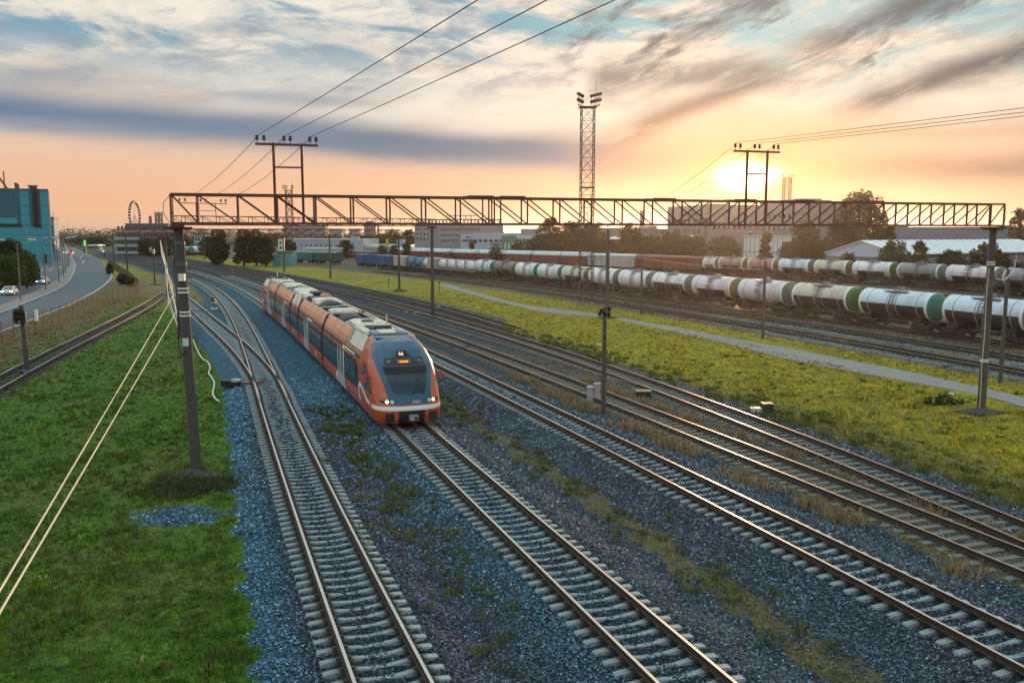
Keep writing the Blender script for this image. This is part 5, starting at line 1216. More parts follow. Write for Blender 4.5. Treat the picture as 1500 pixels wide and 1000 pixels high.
# green grey building
gg_ = bmat('green_render', (.12, .22, .18)); gr2 = bmat('grey_green_render', (.24, .27, .25))
b = Bld('green_building', 'green rendered building with a grey annex beside the big trees', 'building', 737, 320, 786, 312); z = zat(745, 345.5, 320)
b.box('wall', 0, b.u(757), -1, 14, 0, z, gg_); b.box('annex', b.u(757)+.01, b.L, 0, 14, 0, zat(770, 345, 315), gr2); b.box('annex_roof', b.u(756.5), b.L+.3, -.6, 14.3, zat(770, 350, 315), zat(770, 344.5, 315), pale2)
b.windows(b.u(740), b.u(756), 3.2, z-1.5, 3, 1, .35, .5, white_paint, -1.04); b.windows(b.u(760), b.u(785), 4, 8, 5, 1, .35, .5); b.windows(b.u(760), b.u(785), .8, 4, 5, 1, .3, .5, white_paint)
b.box('roof_house', b.u(754), b.u(770), 4, 12, zat(770, 344, 315), zat(762, 335, 318), unf2)
# the factory behind the sunset
fac = bmat('factory_grey', (.20, .17, .18)); fac2 = bmat('factory_grey_light', (.24, .21, .21))
b = Bld('factory', 'large stepped grey factory silhouetted under the setting sun', 'factory', 977, 460, 1300, 300)
def fz(px, py): return b.z(px, py)
b.box('wing', 0, b.u(1032), 0, 30, 0, fz(1005, 302), fac); b.box('main_hall', b.u(1032)+.01, b.u(1112), 1, 34, 0, fz(1075, 304), fac); b.box('main_hall', b.u(1112)+.01, b.u(1178), 0, 12, 0, fz(1145, 295.5), fac2)
b.box('tower', b.u(1162), b.u(1176), -.8, 8, 0, fz(1169, 292), fac); b.box('wing', b.u(1178)+.01, b.u(1232), 0, 5, 0, fz(1220, 300), fac); b.box('roof_house', b.u(1200), b.u(1219), 1, 4.5, fz(1220, 300)+.01, fz(1210, 297), fac2)
b.box('roof_house', b.u(1016), b.u(1030), 4, 14, fz(1005, 302)+.01, fz(1023, 299.5), fac); b.box('cornice', b.u(1112), b.u(1161.8), -.3, 12.2, fz(1145, 295.5), fz(1145, 295.0)+.25, fac)
b.windows(b.u(985), b.u(1028), 8, 18, 6, 2, .3, .4); b.windows(b.u(1040), b.u(1108), 9, 17, 9, 1, .3, .4, glass_dark, .96); b.windows(b.u(1116), b.u(1160), 9, 19, 6, 2, .3, .3)
b = Bld('low_factory', 'low grey factory hall left of the silhouetted factory', 'building', 868, 420, 977, 440); z = zat(920, 336, 430); b.box('wall', 0, b.L, 0, 20, 0, z, fac); b.box('roof_house', b.u(952), b.u(966), 2, 10, z, zat(958, 331, 436), fac2); b.box('roof_edge', -.2, b.L, -.2, 20.2, z, z+.4, fac2); b.windows(1, b.L-1, 5, 9, 14, 1, .5, .5)
b = Bld('chimney', 'brick chimney rising behind the trees left of the sun', 'chimney', 937, 460, 942, 460); mb = MB(); mb.tube([(b.L/2, 0, 0), (b.L/2, 0, zat(940, 310, 460))], [1.1, .8], 14); mb.build('shaft', mat('chimney_brick', (.20, .09, .07), .8), b.root); mb = MB(); mb.tube([(b.L/2, 0, zat(940, 312, 460)), (b.L/2, 0, zat(940, 309, 460))], 1.0, 14); mb.build('rim', fac, b.root)
b = Bld('white_shed', 'white panelled shed half hidden by trees below the sun', 'shed', 1090, 270, 1150, 262); z = zat(1120, 345, 266); b.box('wall', 0, b.L, 0, 14, 0, z-.4, white_paint)
mb = MB(); mb.prism([(-.3, -.4), (b.L+.3, -.4), (b.L+.3, 14.3), (-.3, 14.3)], z-.39, z); mb.build('roof', pale2, b.root)
for i in range(9): u = b.L*(i+.5)/9; b.box('panel_joint', u-.07, u+.07, -.05, 0, 0, z-.4, unf2)
b.box('mid_rail', 0, b.L, -.07, -.055, z*.45, z*.45+.2, unf2)
for lb, px, py, w in (('white dome shaped canopy behind the trees, right of the crossarm pole', 900, 350, 16), ('small white dome canopy behind the trees, nearer the sun', 946, 347, 13), ('small white canopy in front of the factory hall', 1013, 346, 7), ('tiny white canopy on the tree line under the sun', 1099, 340, 5)):
    Yc = 330; p = at(px, 345, Yc); t = thing('canopy', lb, 'canopy', (p.x, p.y, 0), 0, 'white canopies'); r = w*Yc/F/2; z = zat(px, py, Yc); mb = MB(); mb.loft([[(r*q*math.cos(a), r*q*math.sin(a), z-.0+r*.45*h) for a in np.linspace(0, 2*math.pi, 17)[:-1]] for q, h in ((1, 0), (.9, .35), (.6, .75), (.2, 1.))], smooth=True); mb.build('dome', white_paint, t); mb = MB()
    for sx in (-1, 1):
        for sy in (-1, 1): mb.tube([(sx*r*.6, sy*r*.6, 0), (sx*r*.6, sy*r*.6, z+.1)], .12, 6)
    mb.build('legs', steel_grey, t)
# lilac long hall on the right
lil = bmat('hall_lilac', (.20, .21, .31)); lil2 = bmat('hall_blue_base', (.16, .24, .36))
b = Bld('long_hall', 'long lilac hall with a yellow band at the right edge', 'building', 1300, 285, 1560, 265); z = zat(1400, 334, 276); b.box('wall', 0, b.L, 0, 30, 0, z, lil); b.box('roof_edge', -.2, b.L+.2, -.2, 30.2, z, z+.35, lil)
b.box('yellow_band', b.u(1475), b.L, -.25, 0, zat(1490, 361, 270), zat(1490, 351.5, 270), mat('band_yellow', (.42, .24, .015), .6)); b.box('lower_wall', b.u(1475), b.L, -.35, -.26, 0, zat(1490, 371, 270), lil2); b.box('violet_band', b.u(1473), b.L, -.15, 0, zat(1490, 370, 270), zat(1490, 361.5, 270), unf2)  # violet-grey strip between the yellow band and the lower wall
b.box('roof_house', b.u(1306), b.u(1330), 4, 12, z, z+1.2, lil); b.box('roof_house', b.u(1466), b.u(1482), 3, 12, z+.35, z+.9, lil); b.windows(b.u(1478), b.L-2, .8, 3, 8, 1, .6, .6)
# tent warehouse with pale pitched roof
roofw = mat('tent_roof_white', (.72, .75, .78), .55, var=.06, scale=.3); gab = mat('gable_lilac_white', (.55, .57, .70), .7, var=.06, scale=.2); base = bmat('tent_wall_violet', (.19, .17, .22))
b = Bld('tent_warehouse', 'wide low warehouse with a ribbed white pitched roof and pale gable', 'warehouse', 1211, 202, 1318, 186)
u1 = b.L; ze = zat(1211, 368.5, 202); zr = zat(1263, 352, 194); ln = 62.; um = b.u(1263)
g = MB(); g.poly([(0, 0, zat(1211, 374, 202)), (u1, 0, zat(1211, 374, 202)), (u1, 0, ze), (um, 0, zr), (0, 0, ze)]); g.build('gable', gab, b.root)
MB().box(0, u1, -.02, ln, 0, zat(1211, 374, 202)-.002).build('wall', base, b.root)
mb = MB(); e = .35
for (x0, z0, x1, z1) in ((-e, ze-.1, um, zr+.05), (um, zr+.05, u1+e, ze-.1)):
    mb.add([(x0, -e, z0), (x1, -e, z1), (x1, ln, z1), (x0, ln, z0), (x0, -e, z0-.2), (x1, -e, z1-.2), (x1, ln, z1-.2), (x0, ln, z0-.2)], [(0, 1, 2, 3), (7, 6, 5, 4), (0, 4, 5, 1), (1, 5, 6, 2), (2, 6, 7, 3), (3, 7, 4, 0)])
rf = mb.build('roof', roofw, b.root); mb = MB()
for k in range(1, 24):
    y = ln*k/24
    for (x0, z0, x1, z1) in ((-e, ze-.1, um, zr+.05), (um, zr+.05, u1+e, ze-.1)): mb.bar((x0, y, z0+.03), (x1, y, z1+.03), .16, .08)
mb.build('roof_rib', mat('tent_rib', (.36, .38, .42), .6), rf)
# chimney, wheel far left
b = Bld('striped_chimney', 'red and white banded chimney on the skyline beside the wheel', 'chimney', 219, 700, 224, 700)
zc_ = zat(221, 317, 700)
for i in range(3): mb = MB(); mb.tube([(b.L/2, 0, zc_*i/3), (b.L/2, 0, zc_*(i+1)/3)], 1.4-.1*i, 14); mb.build('band', mat('chimney_red', (.35, .05, .03), .7) if i == 2 else white_paint, b.root)
p = at(199, 345, 1000); wr = 21*1000/F*.92; wz = zat(199, 316, 1000)
t = thing('ferris_wheel', 'big ferris wheel with white cabins on the skyline', 'ferris wheel', (p.x, p.y, 0), 1.62)
mb = MB()
for y in (-.9, .9): mb.tube([(wr*math.cos(a), y, wz+wr*math.sin(a)) for a in np.linspace(0, 2*math.pi, 49)], .35, 5, caps=False)
mb.build('rim', mat('wheel_white', (.42, .40, .38), .6), t)
mb = MB()
for k in range(18): a = 2*math.pi*k/18; mb.bar((0, 0, wz), (wr*math.cos(a), 0, wz+wr*math.sin(a)), .14, .14)
mb.build('spokes', mat('wheel_white', (0, 0, 0)), t)
for k in range(30):
    a = 2*math.pi*k/30; c = Vector((wr*math.cos(a)*1.02, 0, wz+wr*1.02*math.sin(a))); mb = MB(); mb.tube([c-Vector((.0, 1.6, 0)), c-Vector((0, 1.3, 0)), c+Vector((0, 1.3, 0)), c+Vector((0, 1.6, 0))], [.5, 1.15, 1.15, .5], 8); mb.build('cabin', mat('cabin_dark', (.06, .06, .07), .4), t)
mb = MB()
for s in (-1, 1):
    for y in (-5, 5): mb.bar((0, y*.15, wz), (s*7, y, 0), .7, .7)
mb.build('support_legs', mat('wheel_white', (0, 0, 0)), t)
# ---------------------------------------------------------------- trees and shrubs
def leaf_mat(name, c, trans=.25):
    m = bpy.data.materials.new(name); m.use_nodes = True; t = NT(m.node_tree); b = t.n['Principled BSDF']
    P = t.new('ShaderNodeNewGeometry'); n = t.noise(P.outputs['Position'], .35, 4, .7)
    rr = P.outputs['Random Per Island']
    col = t.mix(n, tuple(q*.55 for q in c), tuple(min(1, q*1.5) for q in c)); col = t.mix(t.m('MULTIPLY', rr, .45), col, (c[0]*1.7+.01, c[1]*1.35, c[2]*.8))
    t.put(b.inputs['Base Color'], col); b.inputs['Roughness'].default_value = .7; b.inputs['Specular IOR Level'].default_value = .2
    tr = t.new('ShaderNodeBsdfTranslucent'); t.put(tr.inputs['Color'], col); mx = t.new('ShaderNodeMixShader'); mx.inputs[0].default_value = trans
    t.l.new(b.outputs[0], mx.inputs[1]); t.l.new(tr.outputs[0], mx.inputs[2]); t.l.new(mx.outputs[0], t.n['Material Output'].inputs['Surface']); return m
LM = dict(dark=leaf_mat('leaves_dark_evergreen', (.020, .042, .018), .1), mid=leaf_mat('leaves_mid_green', (.045, .070, .020)), brown=leaf_mat('leaves_brown_green', (.055, .055, .020)), bright=leaf_mat('leaves_bright_green', (.060, .105, .022)))
bark = mat('bark', (.07, .055, .04), .9, var=.3, scale=2)
def leaf_cloud(n, clumps, size, seed):
    r = np.random.RandomState(seed); k = len(clumps); w = np.array([c[3]**2 for c in clumps]); ci = r.choice(k, n, p=w/w.sum()); C_ = np.array(clumps)[ci]
    d = r.normal(size=(n, 3)); d /= np.linalg.norm(d, axis=1)[:, None]; rad = np.where(r.rand(n) < .12, r.uniform(1., 1.38, n), r.uniform(.35, 1.08, n)**.6)
    p = C_[:, :3]+d*(C_[:, 3]*rad)[:, None]*np.array([1, 1, .85])
    a = r.normal(size=(n, 3)); a /= np.linalg.norm(a, axis=1)[:, None]; b = np.cross(a, r.normal(size=(n, 3))); b /= np.linalg.norm(b, axis=1)[:, None]
    s = (size*r.uniform(.5, 1.3, n))[:, None]; a = a*s; b = b*s*.6
    V = np.stack([p-a, p+b*.8, p+a, p-b*.8], 1).reshape(-1, 3); Q = np.arange(n*4).reshape(-1, 4); return V, Q
def tree(name, label, px, ytop, Y, wpx, kind='mid', n=1800, leaf=.5, shape='round', low=.12, grp='trees', seed=0, nc=13, cat='tree'):
    n = int(n*1.5)
    p = at(px, 345, Y); h = zat(px, ytop, Y); w = wpx*Y/F/2; r = random.Random(seed*31+7)
    t = thing(name, label, cat, (p.x, p.y, 0), r.uniform(0, 6), grp); cl = []
    ga = r.uniform(0, 6.28)
    for i in range(nc*2):
        u = (i+.5)/(nc*2); z = h*(low+(1-low)*u)
        if shape == 'round': env = max(.25, math.sin(math.pi*min(.96, .16+.78*u)))**.55
        elif shape == 'cone': env = (1-u)**.8+.12
        else: env = 1.-.42*u**2.2
        rr = w*env; cr = min(max(.42*rr, .06*h), .17*h+.12*w)*r.uniform(.75, 1.2); ga += 2.4
        q = r.uniform(.45, 1.)**.5*max(0, rr-cr*.55)*r.uniform(.85, 1.12); z = min(z, h-cr*.8)
        cl.append((q*math.cos(ga), q*math.sin(ga), max(cr*.5, z+r.uniform(-.03, .03)*h), cr))
    for q in range(4): cl.append((r.uniform(-.45, .45)*w, r.uniform(-.45, .45)*w, h*(.80+.045*q), .10*h))
    V, Q = leaf_cloud(n, cl, leaf, seed)
    mb = MB(); th = h*.55; mb.tube([(0, 0, -.2), (.05*w, 0, th*.5), (0, .03*w, th)], [.045*h**.9, .03*h**.9, .012*h], 8)
    for c in cl[::2]: mb.tube([(0, 0, min(c[2]*.5, th)), (c[0]*.55, c[1]*.55, c[2]*.8), (c[0]*.9, c[1]*.9, c[2])], [.016*h, .009*h, .004*h], 5)
    mb.build('trunk', bark, t)
    link('crown', fast_mesh('crown', V, Q, None, [LM[kind]]), t)
    return t
TR = [  # label, px, ytop, Y, width px, kind, n, leaf, shape
 ('dark evergreen tree by the gantry, nearer the gantry leg', 320, 337, 270, 29, 'dark', 2600, .42, 'col'), ('dark evergreen tree beside it, in the middle of the group left of the hut', 356, 337, 262, 28, 'dark', 2600, .42, 'col'),
 ('dark evergreen tree between two others, left of the teal hut', 374, 337, 268, 22, 'dark', 2200, .42, 'col'), ('lower dark evergreen tree leaning towards the teal hut', 388, 347, 258, 25, 'dark', 2000, .40, 'round'),
 ('dark leafy tree behind the teal hut', 424, 351, 330, 20, 'dark', 1100, .42, 'round'), ('bushy tree in front of the long pale shed', 506, 352, 340, 24, 'dark', 1100, .42, 'round'),
 ('dark tree on the far side of the white shed', 538, 344, 480, 26, 'dark', 900, .6, 'round'), ('dark round tree by the yellow panel of the white shed', 558, 343, 480, 22, 'dark', 900, .6, 'round'), ('tall green tree left of the unfinished building', 575, 336, 500, 30, 'mid', 1100, .6, 'round'), ('dark bush tree beside the unfinished building', 598, 336, 460, 26, 'dark', 1100, .6, 'round'), 
 ('small round tree in front of the unfinished building', 596, 355, 300, 14, 'dark', 700, .35, 'round'), ('small dark tree in front of the white shed', 577, 359, 300, 13, 'dark', 700, .35, 'round'), ('low green tree in front of the white shed', 560, 359, 290, 16, 'mid', 700, .35, 'round'),
 ('tall brownish tree at the left end of the big clump', 806, 320, 290, 44, 'brown', 3000, .42, 'round'), ('tall brownish tree left of the lattice mast', 838, 325, 285, 44, 'brown', 3200, .42, 'round'), ('brownish tree behind the lattice mast', 866, 326, 290, 40, 'brown', 2600, .42, 'round'), ('lower tree at the foot of the big clump', 792, 344, 262, 40, 'brown', 1800, .36, 'round'), ('lower tree in front of the big clump, left of the mast', 828, 346, 258, 46, 'brown', 2000, .36, 'round'), ('lower tree in front of the big clump, at the mast', 864, 347, 256, 40, 'brown', 1800, .36, 'round'),
 ('lower tree right behind the crossarm pole', 890, 351, 262, 34, 'brown', 1700, .36, 'round'), ('tall tree right of the crossarm pole', 922, 328, 280, 36, 'brown', 2600, .42, 'round'), ('broad tree between the two white canopies', 946, 344, 262, 44, 'brown', 2000, .40, 'round'), ('broad tree at the left corner of the factory', 982, 341, 262, 46, 'brown', 2200, .4, 'round'), ('broad tree in front of the factory, below its left wing', 1015, 347, 255, 46, 'brown', 2000, .4, 'round'), ('broad tree in front of the factory, straight under the sun', 1062, 347, 250, 50, 'brown', 2000, .4, 'round'),
 ('slender tree before the white panelled shed', 1121, 341, 235, 24, 'brown', 1600, .36, 'cone'), ('round tree right of the white panelled shed', 1180, 325, 230, 44, 'brown', 2800, .40, 'round'), ('low tree at the right corner of the white panelled shed', 1158, 354, 222, 34, 'brown', 1500, .36, 'round'), ('low tree left of the pale gable', 1202, 352, 215, 36, 'brown', 1600, .36, 'round'),
 ('big spreading tree rising above the gantry right of the sun', 1262, 284, 232, 84, 'brown', 6500, .42, 'round'), ('lower tree under the big spreading tree', 1232, 325, 225, 50, 'brown', 2600, .40, 'round'), ('lower tree right of the big spreading tree', 1296, 330, 230, 40, 'brown', 2000, .40, 'round'),
 ('small round tree in front of the pale gable', 1244, 370, 190, 28, 'mid', 1500, .26, 'round'), ('leafy tree in front of the white ribbed roof, left one', 1311, 353, 178, 46, 'mid', 3200, .26, 'round'), ('leafy tree in front of the white ribbed roof, with a spiky top', 1348, 354, 172, 36, 'mid', 2600, .26, 'cone'), ('low bushy tree left of the right gantry leg', 1396, 366, 165, 46, 'brown', 2400, .26, 'round'),
 ('tall bushy tree behind the right gantry leg', 1446, 357, 159, 50, 'brown', 2800, .26, 'round'), ('low bushy tree right of the right gantry leg', 1470, 371, 155, 34, 'brown', 1500, .26, 'round'), ('small bush at the right edge beside the lilac tank', 1497, 384, 150, 22, 'brown', 800, .22, 'round'), ('tree crown above the lilac hall at the right edge', 1497, 307, 260, 42, 'brown', 2200, .42, 'round'),
 ('dark tree at the left edge in front of the blue block', 12, 350, 175, 46, 'dark', 4200, .30, 'round'), ('lower dark shrub at the left edge beside the road', 8, 372, 150, 50, 'mid', 2800, .24, 'round'), ('lower green shrub next to the road at the blue block', 34, 372, 160, 30, 'mid', 2000, .24, 'round'), ('rounded shrub at the tip of the roadside hedge', 46, 381, 172, 18, 'dark', 900, .24, 'round'),
 ('round shrub at the bend of the road fence', 176, 401, 172, 16, 'dark', 1100, .18, 'round'), ('round shrub nearer the fence corner', 189, 406, 165, 17, 'mid', 1100, .18, 'round'), ('round shrub between the road bend and the far posts', 158, 386, 215, 10, 'dark', 700, .2, 'round'),
 ('dark tree at the far end of the road', 140, 347, 560, 34, 'dark', 1200, .7, 'round'), ('dark tree on the far horizon beside the road', 116, 348, 800, 40, 'dark', 1200, .9, 'round'), ('dark tree before the balconied office, left one', 215, 349, 370, 26, 'dark', 1200, .5, 'round'), ('dark tree before the balconied office, right one', 238, 346, 365, 28, 'dark', 1200, .5, 'round'), ('dark tree in front of the small pale block', 303, 346, 350, 24, 'dark', 1200, .45, 'round'), ('dark tree behind the gantry leg', 268, 344, 390, 30, 'dark', 1200, .5, 'round'),
 ('low tree in front of the workshop', 727, 361, 262, 26, 'mid', 900, .32, 'round'), ('small pointed conifer in front of the workshop', 691, 355, 275, 8, 'dark', 500, .3, 'cone'), ('tree in front of the green building', 757, 356, 262, 24, 'mid', 1000, .32, 'round'), ('tree at the grey annex of the green building', 776, 353, 262, 24, 'brown', 1000, .32, 'round'),
 ('dark distant tree on the skyline above the teal hut', 400, 342, 620, 40, 'dark', 1000, .8, 'round'), ('dark distant tree on the skyline left of the pale apartment block', 478, 346, 620, 50, 'dark', 1000, .8, 'round')]
for i, (lb, px, yt, Y, w, kd, n, lf, sh) in enumerate(TR): tree('shrub' if 'shrub' in lb or 'bush' in lb.split(' at')[0].split() else 'tree', lb, px, yt, Y, w, kd, n, lf, sh, seed=i+1, low=.05 if h_ < 4 else .12) if (h_ := zat(px, yt, Y)) else None
# scrubby undergrowth in front of the shed and behind the wagons: one mass
def scrub(name, pxs, Y, hs, n, kind, leaf, seed):
    r = np.random.RandomState(seed); cl = []
    for px in np.arange(pxs[0], pxs[1], pxs[2]):
        p = at(px+r.uniform(-2, 2), 345, Y(px)+r.uniform(-4, 4)); h = r.uniform(*hs); cl.append((p.x, p.y, h*.35, h*.7))
    V, Q = leaf_cloud(n, cl, leaf, seed); return tag(link(name, fast_mesh(name, V, Q, None, [LM[kind]])), kind='stuff')
scrub('undergrowth', (620, 1215, 4), lambda q: float(np.interp(q, [620, 800, 1000, 1215], [285, 255, 235, 195])), (2.2, 4.6), 13000, 'brown', .34, 3)
scrub('undergrowth', (60, 420, 5), lambda q: 640, (7, 12), 5000, 'dark', .9, 4)
scrub('far_tree_mass', (420, 1000, 8), lambda q: 640, (7, 11), 5000, 'dark', .9, 5)
scrub('far_tree_mass', (-40, 330, 7), lambda q: 1500, (13, 20), 3500, 'dark', 2., 6)
# ---------------------------------------------------------------- cars on the road
def car(label, px, Y0, ang, body, red=False, lights=True):
    x, y = G(*px); t = thing('car', label, 'car', (x, y, .02), ang, 'cars on the road'); pm = mat('car_'+body, dict(white=(.62, .63, .64), silver=(.45, .46, .48), red=(.35, .02, .02), dark=(.04, .045, .05))[body], .25, .1, var=.05, coat=.6)
    P_ = [(-2.2, .35), (-2.25, .62), (-2.1, .80), (-1.2, .93), (-.45, 1.38), (.2, 1.46), (1.0, 1.38), (1.65, 1.0), (2.15, .95), (2.22, .6), (2.15, .33)]
    mb = MB(); rings = []
    for y_, k in ((-.88, .0), (-.84, 1.), (.84, 1.), (.88, .0)):
        rings.append([(a, y_*(1 if z < .95 else .80), .33+(z-.33)*(1 if k else .93)) for a, z in P_])
    mb.loft(rings, caps=True, smooth=False); mb.build('body', pm, t)
    mb = MB(); mb.poly([(-1.24, -.66, .965), (-1.24, .66, .965), (-.50, .62, 1.375), (-.50, -.62, 1.375)][::-1]); mb.build('windscreen', glass_dark, t)
    mb = MB(); mb.poly([(1.62, -.66, 1.035), (1.62, .66, 1.035), (1.04, .62, 1.385), (1.04, -.62, 1.385)]); mb.build('rear_window', glass_dark, t)
    for s in (-1, 1):
        mb = MB(); mb.poly([(a, s*b_, z) for a, b_, z in ((-1.0, .86, .95), (1.45, .86, .97), (.95, .70, 1.34), (-.42, .70, 1.34))][::s]); mb.build('side_window', glass_dark, t)
        mb = MB(); mb.box(-2.28, -2.16, *sorted((s*.50, s*.80)), .60, .76); mb.build('headlight', mat('car_headlight', (1, .93, .8), .3, emit=3.), t)
        mb = MB(); mb.box(2.17, 2.26, *sorted((s*.50, s*.82)), .66, .84); mb.build('tail_light', mat('car_tail_light', (1, .03, .02), .4, emit=4.) if red else mat('car_tail_off', (.25, .01, .01), .4), t)
        for a in (-1.4, 1.4):
            mb = MB(); mb.tube([(a, s*.74, .32), (a, s*.90, .32)], .32, 16); w = mb.build('wheel', mat('car_tyre', (.015, .015, .015), .8), t); mb = MB(); mb.tube([(a, s*.90, .32), (a, s*.915, .32)], .2, 12); mb.build('rim', silver, w)
    return t
car('white saloon car in the far lane, nearer the left edge of the photo', (14.5, 432), 0, 1.89, 'white')
car('silver white car in the far lane, just before the median lamps', (63, 416), 0, 1.86, 'silver')
car('small red car with lit tail lights far down the road', (103, 375), 0, -1.25, 'red', True)
car('small white car far down the road beside the red one', (97, 372), 0, 1.9, 'white')
car('tiny dark car with red tail lights at the end of the road', (105, 369), 0, -1.25, 'dark', True)
# ---------------------------------------------------------------- street lamps on the median and verge
lampmetal = mat('lamp_post_grey', (.10, .12, .13), .5, .5)
def street_lamp(label, px, h=9., arms=((-1.,), (1.,)), r=.09):
    x, y = G(*px); t = thing('street_lamp', label, 'street lamp', (x, y, .1), .15, 'street lamps along the road'); mb = MB(); mb.tube([(0, 0, 0), (0, 0, h*.85), (0, 0, h*.93)], [r*1.2, r*.8, r*.7], 8); mb.build('post', lampmetal, t)
    for (s,) in arms:
        mb = MB(); mb.tube([(0, 0, h*.9), (s*.25, 0, h*.97), (s*.9, 0, h), (s*2., 0, h*.995)], .05, 6); a = mb.build('arm', lampmetal, t)
        mb = MB(); mb.loft([[(s*1.7, -.14, h*.985), (s*1.7, .14, h*.985), (s*1.7, .1, h*1.0), (s*1.7, -.1, h*1.0)], [(s*2.1, -.17, h*.985), (s*2.1, .17, h*.985), (s*2.1, .12, h*1.012), (s*2.1, -.12, h*1.012)], [(s*2.6, -.1, h*.985), (s*2.6, .1, h*.985), (s*2.6, .05, h*.997), (s*2.6, -.05, h*.997)]], caps=True); mb.build('lamp_head', mat('lamp_head_pale', (.35, .40, .42), .5), a)
for px, lb in (((30.5, 441), 'street lamp on the median nearest the railway signal'), ((67.5, 425), 'street lamp on the median beside the silver white car'), ((86.5, 414), 'third street lamp along the median from the railway signal'), ((93.5, 406.5), 'fourth street lamp along the median, before the bend'), ((96.5, 401), 'fifth street lamp along the median'), ((101, 392), 'sixth street lamp along the median, where it narrows')): street_lamp(lb, px)
for px, lb in (((42, 392), 'roadside lamp before the blue block, near the hedge tip'), ((62, 384), 'roadside lamp at the right corner of the blue block'), ((70, 379), 'roadside lamp beside the slim bluish tower')): street_lamp(lb, px, 8.5, ((1.,),), .1)
# traffic lights and an illuminated green sign far down the road
for px, lb in (((125, 371), 'tall green lit price sign far down the road'),):
    x, y = G(*px); t = thing('lit_sign', lb, 'sign', (x, y, 0)); h = zat(125, 351, y); mb = MB(); mb.box(-.5, .5, -.2, .2, 0, h); mb.build('pylon', mat('sign_dark_green', (.02, .12, .06), .5), t); mb = MB(); mb.box(-.4, .4, -.26, -.21, h*.55, h*.95); mb.build('lit_panel', mat('sign_green_lit', (.10, .8, .25), .5, emit=.7), t)
for px, lb in (((152.5, 378), 'green railway signal light beside the far tracks'), ((108.5, 381), 'green traffic light on the road far away')):
    x, y = G(*px); t = thing('signal_light', lb, 'signal light', (x, y, 0)); mb = MB(); mb.tube([(0, 0, 0), (0, 0, 2.6)], .08, 6); mb.box(-.25, .25, -.15, .15, 2.2, 3.3); mb.build('post', black, t); mb = MB(); mb.tube([(0, -.16, 2.7), (0, -.22, 2.7)], .24, 10); mb.build('lens', mat('lens_green_lit', (.1, 1., .5), .4, emit=4.), t)
b = Bld('fuel_canopy', 'small filling station canopy far down the road', 'canopy', 127, 480, 143, 480); b.box('roof', 0, b.L, 0, 8, zat(135, 360, 480), zat(135, 358, 480), white_paint); b.box('shop', b.L*.2, b.L*.9, 3, 9, 0, zat(135, 362, 480), pale)
for u in (.15, .85): b.box('column', b.L*u-.15, b.L*u+.15, 1, 1.3, 0, zat(135, 360, 480), steel_grey)
# ---------------------------------------------------------------- road fence
fpts = [Vector((*G(x, y), 0)) for x, y in smooth_px([(-60, 524), (0, 505), (62, 484), (100, 470), (150, 449), (198, 434), (200, 427), (196, 419), (188, 411), (176, 402), (166, 394), (158, 388)], 3)]
wiremesh = mat('fence_wire_rust', (.12, .085, .05), .8, var=.3)
t = thing('road_fence', 'rusty see through wire fence between the road and the siding', 'fence', fpts[0]); acc = 0
dist = [0.]
for p, q in zip(fpts[:-1], fpts[1:]): dist.append(dist[-1]+(q-p).length)
def fat(s):
    i = max(0, min(len(dist)-2, next((k for k in range(len(dist)-1) if dist[k+1] >= s), len(dist)-2))); return fpts[i].lerp(fpts[i+1], (s-dist[i])/(dist[i+1]-dist[i]))
s = 0
while s < dist[-1]:
    p = fat(s); MB().tube([p, p+Vector((0, 0, 2.1))], .035, 6).build('post', wiremesh, t, world=True); s += 3.
mb = MB()
ns = int(dist[-1]/.5); 
for z in np.arange(.1, 2.05, .16):
    mb.tube([fat(dist[-1]*i/ns)+Vector((0, 0, z)) for i in range(ns+1)], .014, 4, caps=False, smooth=False)
for i in range(int(dist[-1]/.34)):
    p = fat(i*.34); mb.bar(p+Vector((0, 0, .05)), p+Vector((0, 0, 2.05)), .016, .016)
mb.build('wire_mesh', wiremesh, t, world=True)
# ---------------------------------------------------------------- grass, weeds and loose ballast stones
def polar(n, r0, r1, a0=-.60, a1=.60):
    r = r0*np.exp(nr.rand(n)*math.log(r1/r0)); a = nr.uniform(a0, a1, n); return r*np.sin(a), r*np.cos(a)
def gravel_field(X, Y):   # same kind of patchiness as the ground material, close enough for scatter
    c, g, z = zones(X, Y); return c, g, z
X, Y = polar(120000, 15.5, 150); c, g, z = zones(X, Y)
keep = (nr.rand(len(X)) < np.where(g < .35, 1., np.where(g < .55, .22, .0)))
notpath = np.ones(len(X), bool)
_pp = [G(x, y) for x, y in [(1560,607),(1365,560),(1103,500),(927,471),(798,455),(690,429.5),(646,417)]]
for (ax_, ay_), (bx_, by_) in zip(_pp[:-1], _pp[1:]):
    ux, uy = bx_-ax_, by_-ay_; tt = np.clip(((X-ax_)*ux+(Y-ay_)*uy)/(ux*ux+uy*uy), 0, 1); notpath &= np.hypot(X-ax_-tt*ux, Y-ay_-tt*uy) > 1.5
roadx = np.interp(Y, *zip(*sorted([(G(x, y)[1], G(x, y)[0]) for x, y in RE[:8]]))) if True else 0
keep &= notpath & (X > roadx+.8)
for l in (A, B, Ct): keep &= abs(l.lat(X, Y)) > 2.0
for l in (D, E): keep &= (abs(l.lat(X, Y)) > 1.0) | (nr.rand(len(X)) < .35)
X, Y, c, g, z = X[keep], Y[keep], c[keep], g[keep], z[keep]; n = len(X); R = np.hypot(X, Y)
nb = 5; V = []; CC = []
dry = (c[:, 0] > c[:, 1]*.98); hgt = nr.uniform(.035, .12, n)*np.where(dry, 1.1, 1.)*np.where(g > .35, 1.0, 1.)*(1+.5*(np.sin(X*.6)*np.sin(Y*.5) > .3))
wid = np.clip(R*.00055, .012, .05)
tint = nr.uniform(.45, 1.85, n)
yel = nr.rand(n)
